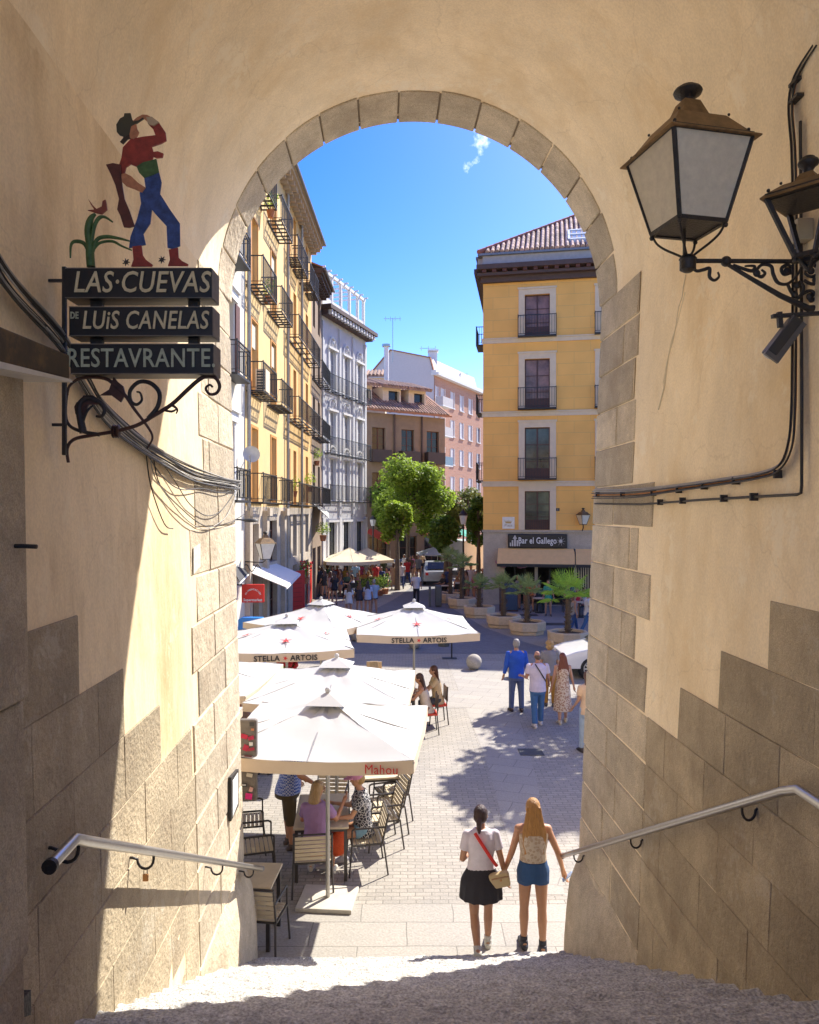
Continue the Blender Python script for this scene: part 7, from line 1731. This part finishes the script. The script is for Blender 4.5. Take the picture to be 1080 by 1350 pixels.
PR['sit_m'] = dict(sex='m', hairstyle='short', legs=((84, 90), (80, 84)), arms=((38, 10, 50), (30, 12, 60)), lean=8, sit=True, top=('tshirt', (.5, .5, .5)), bottom=('trousers', (.1, .1, .2)))
PR['sit_f'] = dict(sex='f', hairstyle='long', legs=((84, 88), (80, 92)), arms=((35, 10, 60), (38, 12, 40)), lean=4, sit=True, top=('tank', (.5, .5, .5)), bottom=('shorts', (.1, .1, .2)))
TOPN = {'t_shirt', 'top', 'dress', 'shirt'}; BOTN = {'trousers', 'shorts', 'skirt'}; USED = {}
def crowd(kind, px, py, face, label, topc, botc=(.05, .06, .1), hairc=(.06, .03, .02), h=1.7, skn=(.45, .23, .14)):
    g = G(px, py); cat_g = 'people in the street'
    if kind not in USED:
        t, _ = person(label, (g.x, g.y, 0), face, 1.7, vox=.022, fingers=False, shoes=(.1, .08, .07), group=cat_g, sk=skn, **PR[kind]); USED[kind] = t; r = t; r.scale = (h/1.7,)*3
        for c in kids(t):
            k = c.name.split('.')[0]
            if k in TOPN: c.data.materials[0] = cloth(topc)
            elif k in BOTN: c.data.materials[0] = cloth(botc)
            elif k == 'hair': c.data.materials[0] = hairm(hairc)
        return
    rc = {k: cloth(topc) for k in TOPN}; rc.update({k: cloth(botc) for k in BOTN}); rc['hair'] = hairm(hairc); rc['body'] = skin(skn)
    r = USED[kind].copy(); COL.objects.link(r); r.location = (g.x, g.y, 0); r.rotation_euler = (0, 0, face); r.scale = (h/1.7,)*3; r['label'] = label; r['group'] = cat_g
    for c in kids(USED[kind]):
        d = c.copy(); COL.objects.link(d); d.parent = r; k = c.name.split('.')[0]
        if k in rc:
            d.material_slots[0].link = 'OBJECT'; d.material_slots[0].material = rc[k]
WHT = (.62, .6, .6); BLK_ = (.025, .025, .03); NVY = (.03, .05, .15); JN = (.07, .13, .26); RDC = (.45, .03, .03); BR = (.09, .04, .02); BLD = (.3, .18, .07); PNK = (.6, .2, .33)
C_ = [
 ('stand_f', 460, 817, .3, 'dark haired woman in white seen above the starred parasols', WHT, WHT, BR), ('stand_f', 474, 812, .1, 'woman with brown hair and a black jacket in the trio in the road', (.04, .035, .05), BLK_, (.15, .06, .02)), ('stand_f', 485, 812, 0, 'woman in a pale blue top and blue shorts in the trio in the road', (.45, .5, .66), NVY, (.03, .02, .02)), ('stand_m', 493, 811, .2, 'grey haired man in a light blue shirt in the trio in the road', (.3, .38, .48), BLK_, (.3, .28, .26)),
 ('walk_m', 549, 795, 3.1, 'person in a white top and dark trousers walking towards us in the road', WHT, BLK_, BR), ('walk_m', 529, 776, .1, 'man in a white T-shirt and dark shorts walking away by the small tree', WHT, NVY, BR), ('dress_f', 519, 777, 0, 'woman in a beige dress beside the man in white by the small tree', (.4, .27, .17), BLK_, BR), ('walk_m', 537, 770, .4, 'man in a bright red shirt under the largest tree', RDC, NVY, BR),
 ('stand_f', 441, 797, .2, 'girl in black with bare legs in front of the standing crowd', BLK_, BLK_, BR), ('stand_f', 428, 789, .4, 'tall woman in a black dress at the left edge of the crowd', BLK_, BLK_, BR), ('stand_m', 421, 787, 1, 'man in dark clothes by the red door leaf', BLK_, BLK_, BR), ('stand_f', 436, 792, -.3, 'woman in a grey top and jeans in the left crowd', (.33, .3, .3), JN, BR), ('stand_f', 449, 787, 2.0, 'woman in a brown top and jeans in the left crowd', (.2, .12, .09), JN, (.1, .04, .02)), ('stand_m', 445, 782, 2.6, 'man in a red shirt at the back of the left crowd', (.3, .05, .04), BLK_, BR), ('stand_m', 432, 782, 1.6, 'man in a green T-shirt at the back of the left crowd', (.06, .16, .08), BLK_, BR),
 ('sit_m', 459, 786, 2.9, 'guest in a green shirt at the high table under the cream parasol', (.10, .17, .10), BLK_, BR), ('sit_f', 465, 788, 1.4, 'guest in white seated at the high table under the cream parasol', WHT, JN, BR), ('sit_f', 472, 785, 2.8, 'guest in a rose top at the cream parasol terrace', (.5, .2, .18), JN, BLD), ('sit_m', 480, 782, 3.4, 'guest in orange at the cream parasol terrace', (.45, .18, .06), BLK_, BR), ('sit_f', 487, 780, 1.3, 'blonde guest in beige at the cream parasol terrace', (.45, .35, .22), JN, BLD), ('stand_m', 496, 778, .6, 'man in a red shirt standing behind the cream terrace hedge', RDC, BLK_, BR), ('sit_m', 503, 776, 3.0, 'guest in a dark blue shirt behind the cream terrace hedge', NVY, BLK_, BR), ('sit_f', 510, 775, 3.0, 'guest in a black top behind the cream terrace hedge', BLK_, JN, BR),
 ('stand_m', 552, 765, 2.9, 'man in grey below the far red awning', (.22, .21, .2), BLK_, BR), ('stand_f', 545, 762, 1.9, 'woman in a pink top below the far red awning', PNK, JN, BR), ('walk_m', 560, 769, .2, 'man in a black T-shirt left of the parked silver car', BLK_, JN, BR), ('stand_m', 525, 764, 0, 'man in a blue shirt behind the small tree', (.08, .17, .4), BLK_, BR), ('stand_f', 533, 760, 2.4, 'woman in a white blouse far behind the largest tree trunk', WHT, BLK_, BR),
 ('sit_m', 586, 788, 2.2, 'guest in black at the far left of the palm terrace', BLK_, BLK_, BR), ('stand_m', 591, 786, 2.4, 'bearded man in navy standing at the palm terrace', NVY, BLK_, BR), ('stand_f', 615, 792, 1.8, 'woman in a beige dress between the two tallest palms', (.45, .3, .2), (.3, .2, .12), BR), ('stand_m', 628, 794, 2.7, 'man in a pink polo shirt at the corner of the bar building', (.6, .17, .3), BLK_, BR), ('sit_f', 603, 790, 3.3, 'guest in a white top at the palm terrace', WHT, JN, BLD), ('stand_m', 621, 786, 3.2, 'man in a white shirt behind the pink polo shirt', WHT, BLK_, BR),
 ('stand_f', 700, 806, 2.9, 'person in an orange top inside the bar terrace', (.5, .16, .05), BLK_, BR), ('stand_m', 694, 804, 2.4, 'man in black at the bar doorway, left of the orange top', BLK_, BLK_, BR), ('stand_f', 723, 812, 3.0, 'woman in a teal top and patterned green trousers at the bar terrace', (.05, .3, .22), (.08, .15, .12), BR), ('sit_m', 710, 806, 3.2, 'guest in a dark shirt seated at the bar door', (.05, .05, .06), BLK_, BR), ('sit_f', 762, 812, 2.6, 'guest in a crimson top at the right end of the bar terrace', (.5, .03, .07), BLK_, BR), ('sit_f', 770, 811, 3.4, 'guest in white at the right end of the bar terrace', WHT, WHT, BR), ('sit_m', 747, 806, 3.6, 'guest in brown behind the largest palm', (.2, .1, .06), BLK_, BR)]
C_ += [('stand_f', 424, 784, .2, 'woman with white bag strap top at the far left of the crowd', WHT, BLK_, BR), ('stand_m', 439, 786, 2.9, 'man in a charcoal shirt in the middle of the left crowd', (.08, .08, .09), BLK_, BR), ('stand_f', 455, 783, 3.3, 'woman in a mustard top at the back of the high round table', (.45, .25, .05), JN, BR),
 ('stand_m', 469, 777, 3.0, 'man in a sky blue shirt under the nearest cream parasol', (.25, .4, .6), BLK_, BR), ('stand_f', 476, 775, 3.0, 'woman in a wine red top under the nearest cream parasol', (.25, .03, .06), BLK_, BR), ('stand_m', 483, 773, 2.5, 'man in a white T-shirt behind the cream terrace', WHT, BLK_, BR), ('stand_f', 491, 771, 1.0, 'woman in a salmon top behind the cream terrace', (.6, .28, .2), JN, BLD),
 ('stand_m', 506, 768, .5, 'man in an olive shirt by the slender tree', (.15, .16, .06), BLK_, BR), ('stand_f', 512, 766, 3.4, 'woman in a violet top by the slender tree', (.25, .12, .35), BLK_, BR), ('stand_m', 541, 764, 3.2, 'man in a dark brown shirt below the red awnings', (.12, .07, .05), BLK_, BR), ('stand_f', 549, 760, .2, 'woman in a cream dress top below the red awnings', (.5, .42, .3), BLK_, BR), ('walk_m', 556, 758, 3, 'man in a sand shirt left of the far grey parasol', (.45, .36, .25), BLK_, BR),
 ('stand_m', 636, 790, 3.1, 'man in a dark shirt at the wall of the bar building corner', BLK_, BLK_, BR), ('stand_f', 609, 785, 2.6, 'woman in a tan top behind the tallest palms', (.4, .25, .14), BLK_, BLD), ('stand_m', 684, 803, 2.0, 'man in a grey shirt beside the octopus cut-out', (.2, .2, .21), BLK_, BR), ('stand_m', 753, 803, 3.5, 'man in a navy shirt at the back of the bar terrace', NVY, BLK_, BR)]
rndh = random.Random(4)
for c in C_: crowd(*c, h=(1.66 if c[0] in ('stand_f', 'dress_f', 'sit_f') else 1.76)*rndh.uniform(.96, 1.03))
# tables, stools and hedge of the far terraces
def htable(px, py, label, h=1.0):
    q = G(px, py); t = thing('bistro_table', label, 'table', (q.x, q.y, 0), 0, 'round terrace tables'); obj('tabletop', MB().lathe([(.36, h-.03), (.37, h), (.01, h)], n=16), M_SLAT, t); obj('pedestal', MB().lathe([(.24, 0), (.22, .03), (.035, .06), (.03, h-.03)], n=10), M_RAIL, t)
for a in ((466, 784, 'high round table in the left crowd'), (484, 780, 'round table under the second cream parasol'), (587, 790, 'round table at the far left of the palm terrace', .8), (600, 788, 'round table between the tallest palms', .8), (764, 814, 'round table at the right end of the bar terrace', .75), (712, 808, 'round table at the bar door', .75)): htable(*a)
def stool(px, py, label):
    q = G(px, py); t = thing('stool', label, 'stool', (q.x, q.y, 0), 0, 'dark terrace stools'); obj('seat', MB().box((0, 0, .48), (.4, .4, .04)), M_RAIL, t); obj('backrest', MB().box((0, .19, .75), (.4, .03, .3)), M_RAIL, t)
    for sx in (-1, 1):
        for sy in (-1, 1): obj('leg', MB().bar((sx*.18, sy*.18, 0), (sx*.18, sy*.18, .46), .03), M_RAIL, t)
for a in ((459, 787, 'stool under the green shirt guest'), (465, 789, 'stool under the white guest of the high table'), (472, 786, 'stool under the rose top guest'), (480, 783, 'stool under the orange guest'), (487, 781, 'stool under the blonde beige guest'), (503, 777, 'stool under the dark blue guest'), (586, 789, 'stool under the black clad palm terrace guest'), (603, 791, 'stool under the white palm terrace guest'), (710, 807, 'stool under the guest at the bar door'), (762, 813, 'stool under the crimson guest'), (770, 812, 'stool under the white guest of the bar terrace'), (747, 807, 'stool under the guest behind the largest palm')): stool(*a)
for k, (px, py, lab) in enumerate(((478, 790, 'leafy terrace hedge plant, nearest to the cream parasol'), (485, 789, 'leafy terrace hedge plant in the middle of the cream terrace'), (492, 787, 'leafy terrace hedge plant right of the middle one'), (501, 785, 'darker bush at the right end of the cream terrace'), (508, 783, 'last small bush at the right end of the cream terrace'))):
    q = G(px, py); plant('hedge_plant', lab, 'plant', (q.x, q.y, .3), (.42, .5), M_LEAF if k > 2 else M_LEAF2, 260, 50+k, None, None, .22)
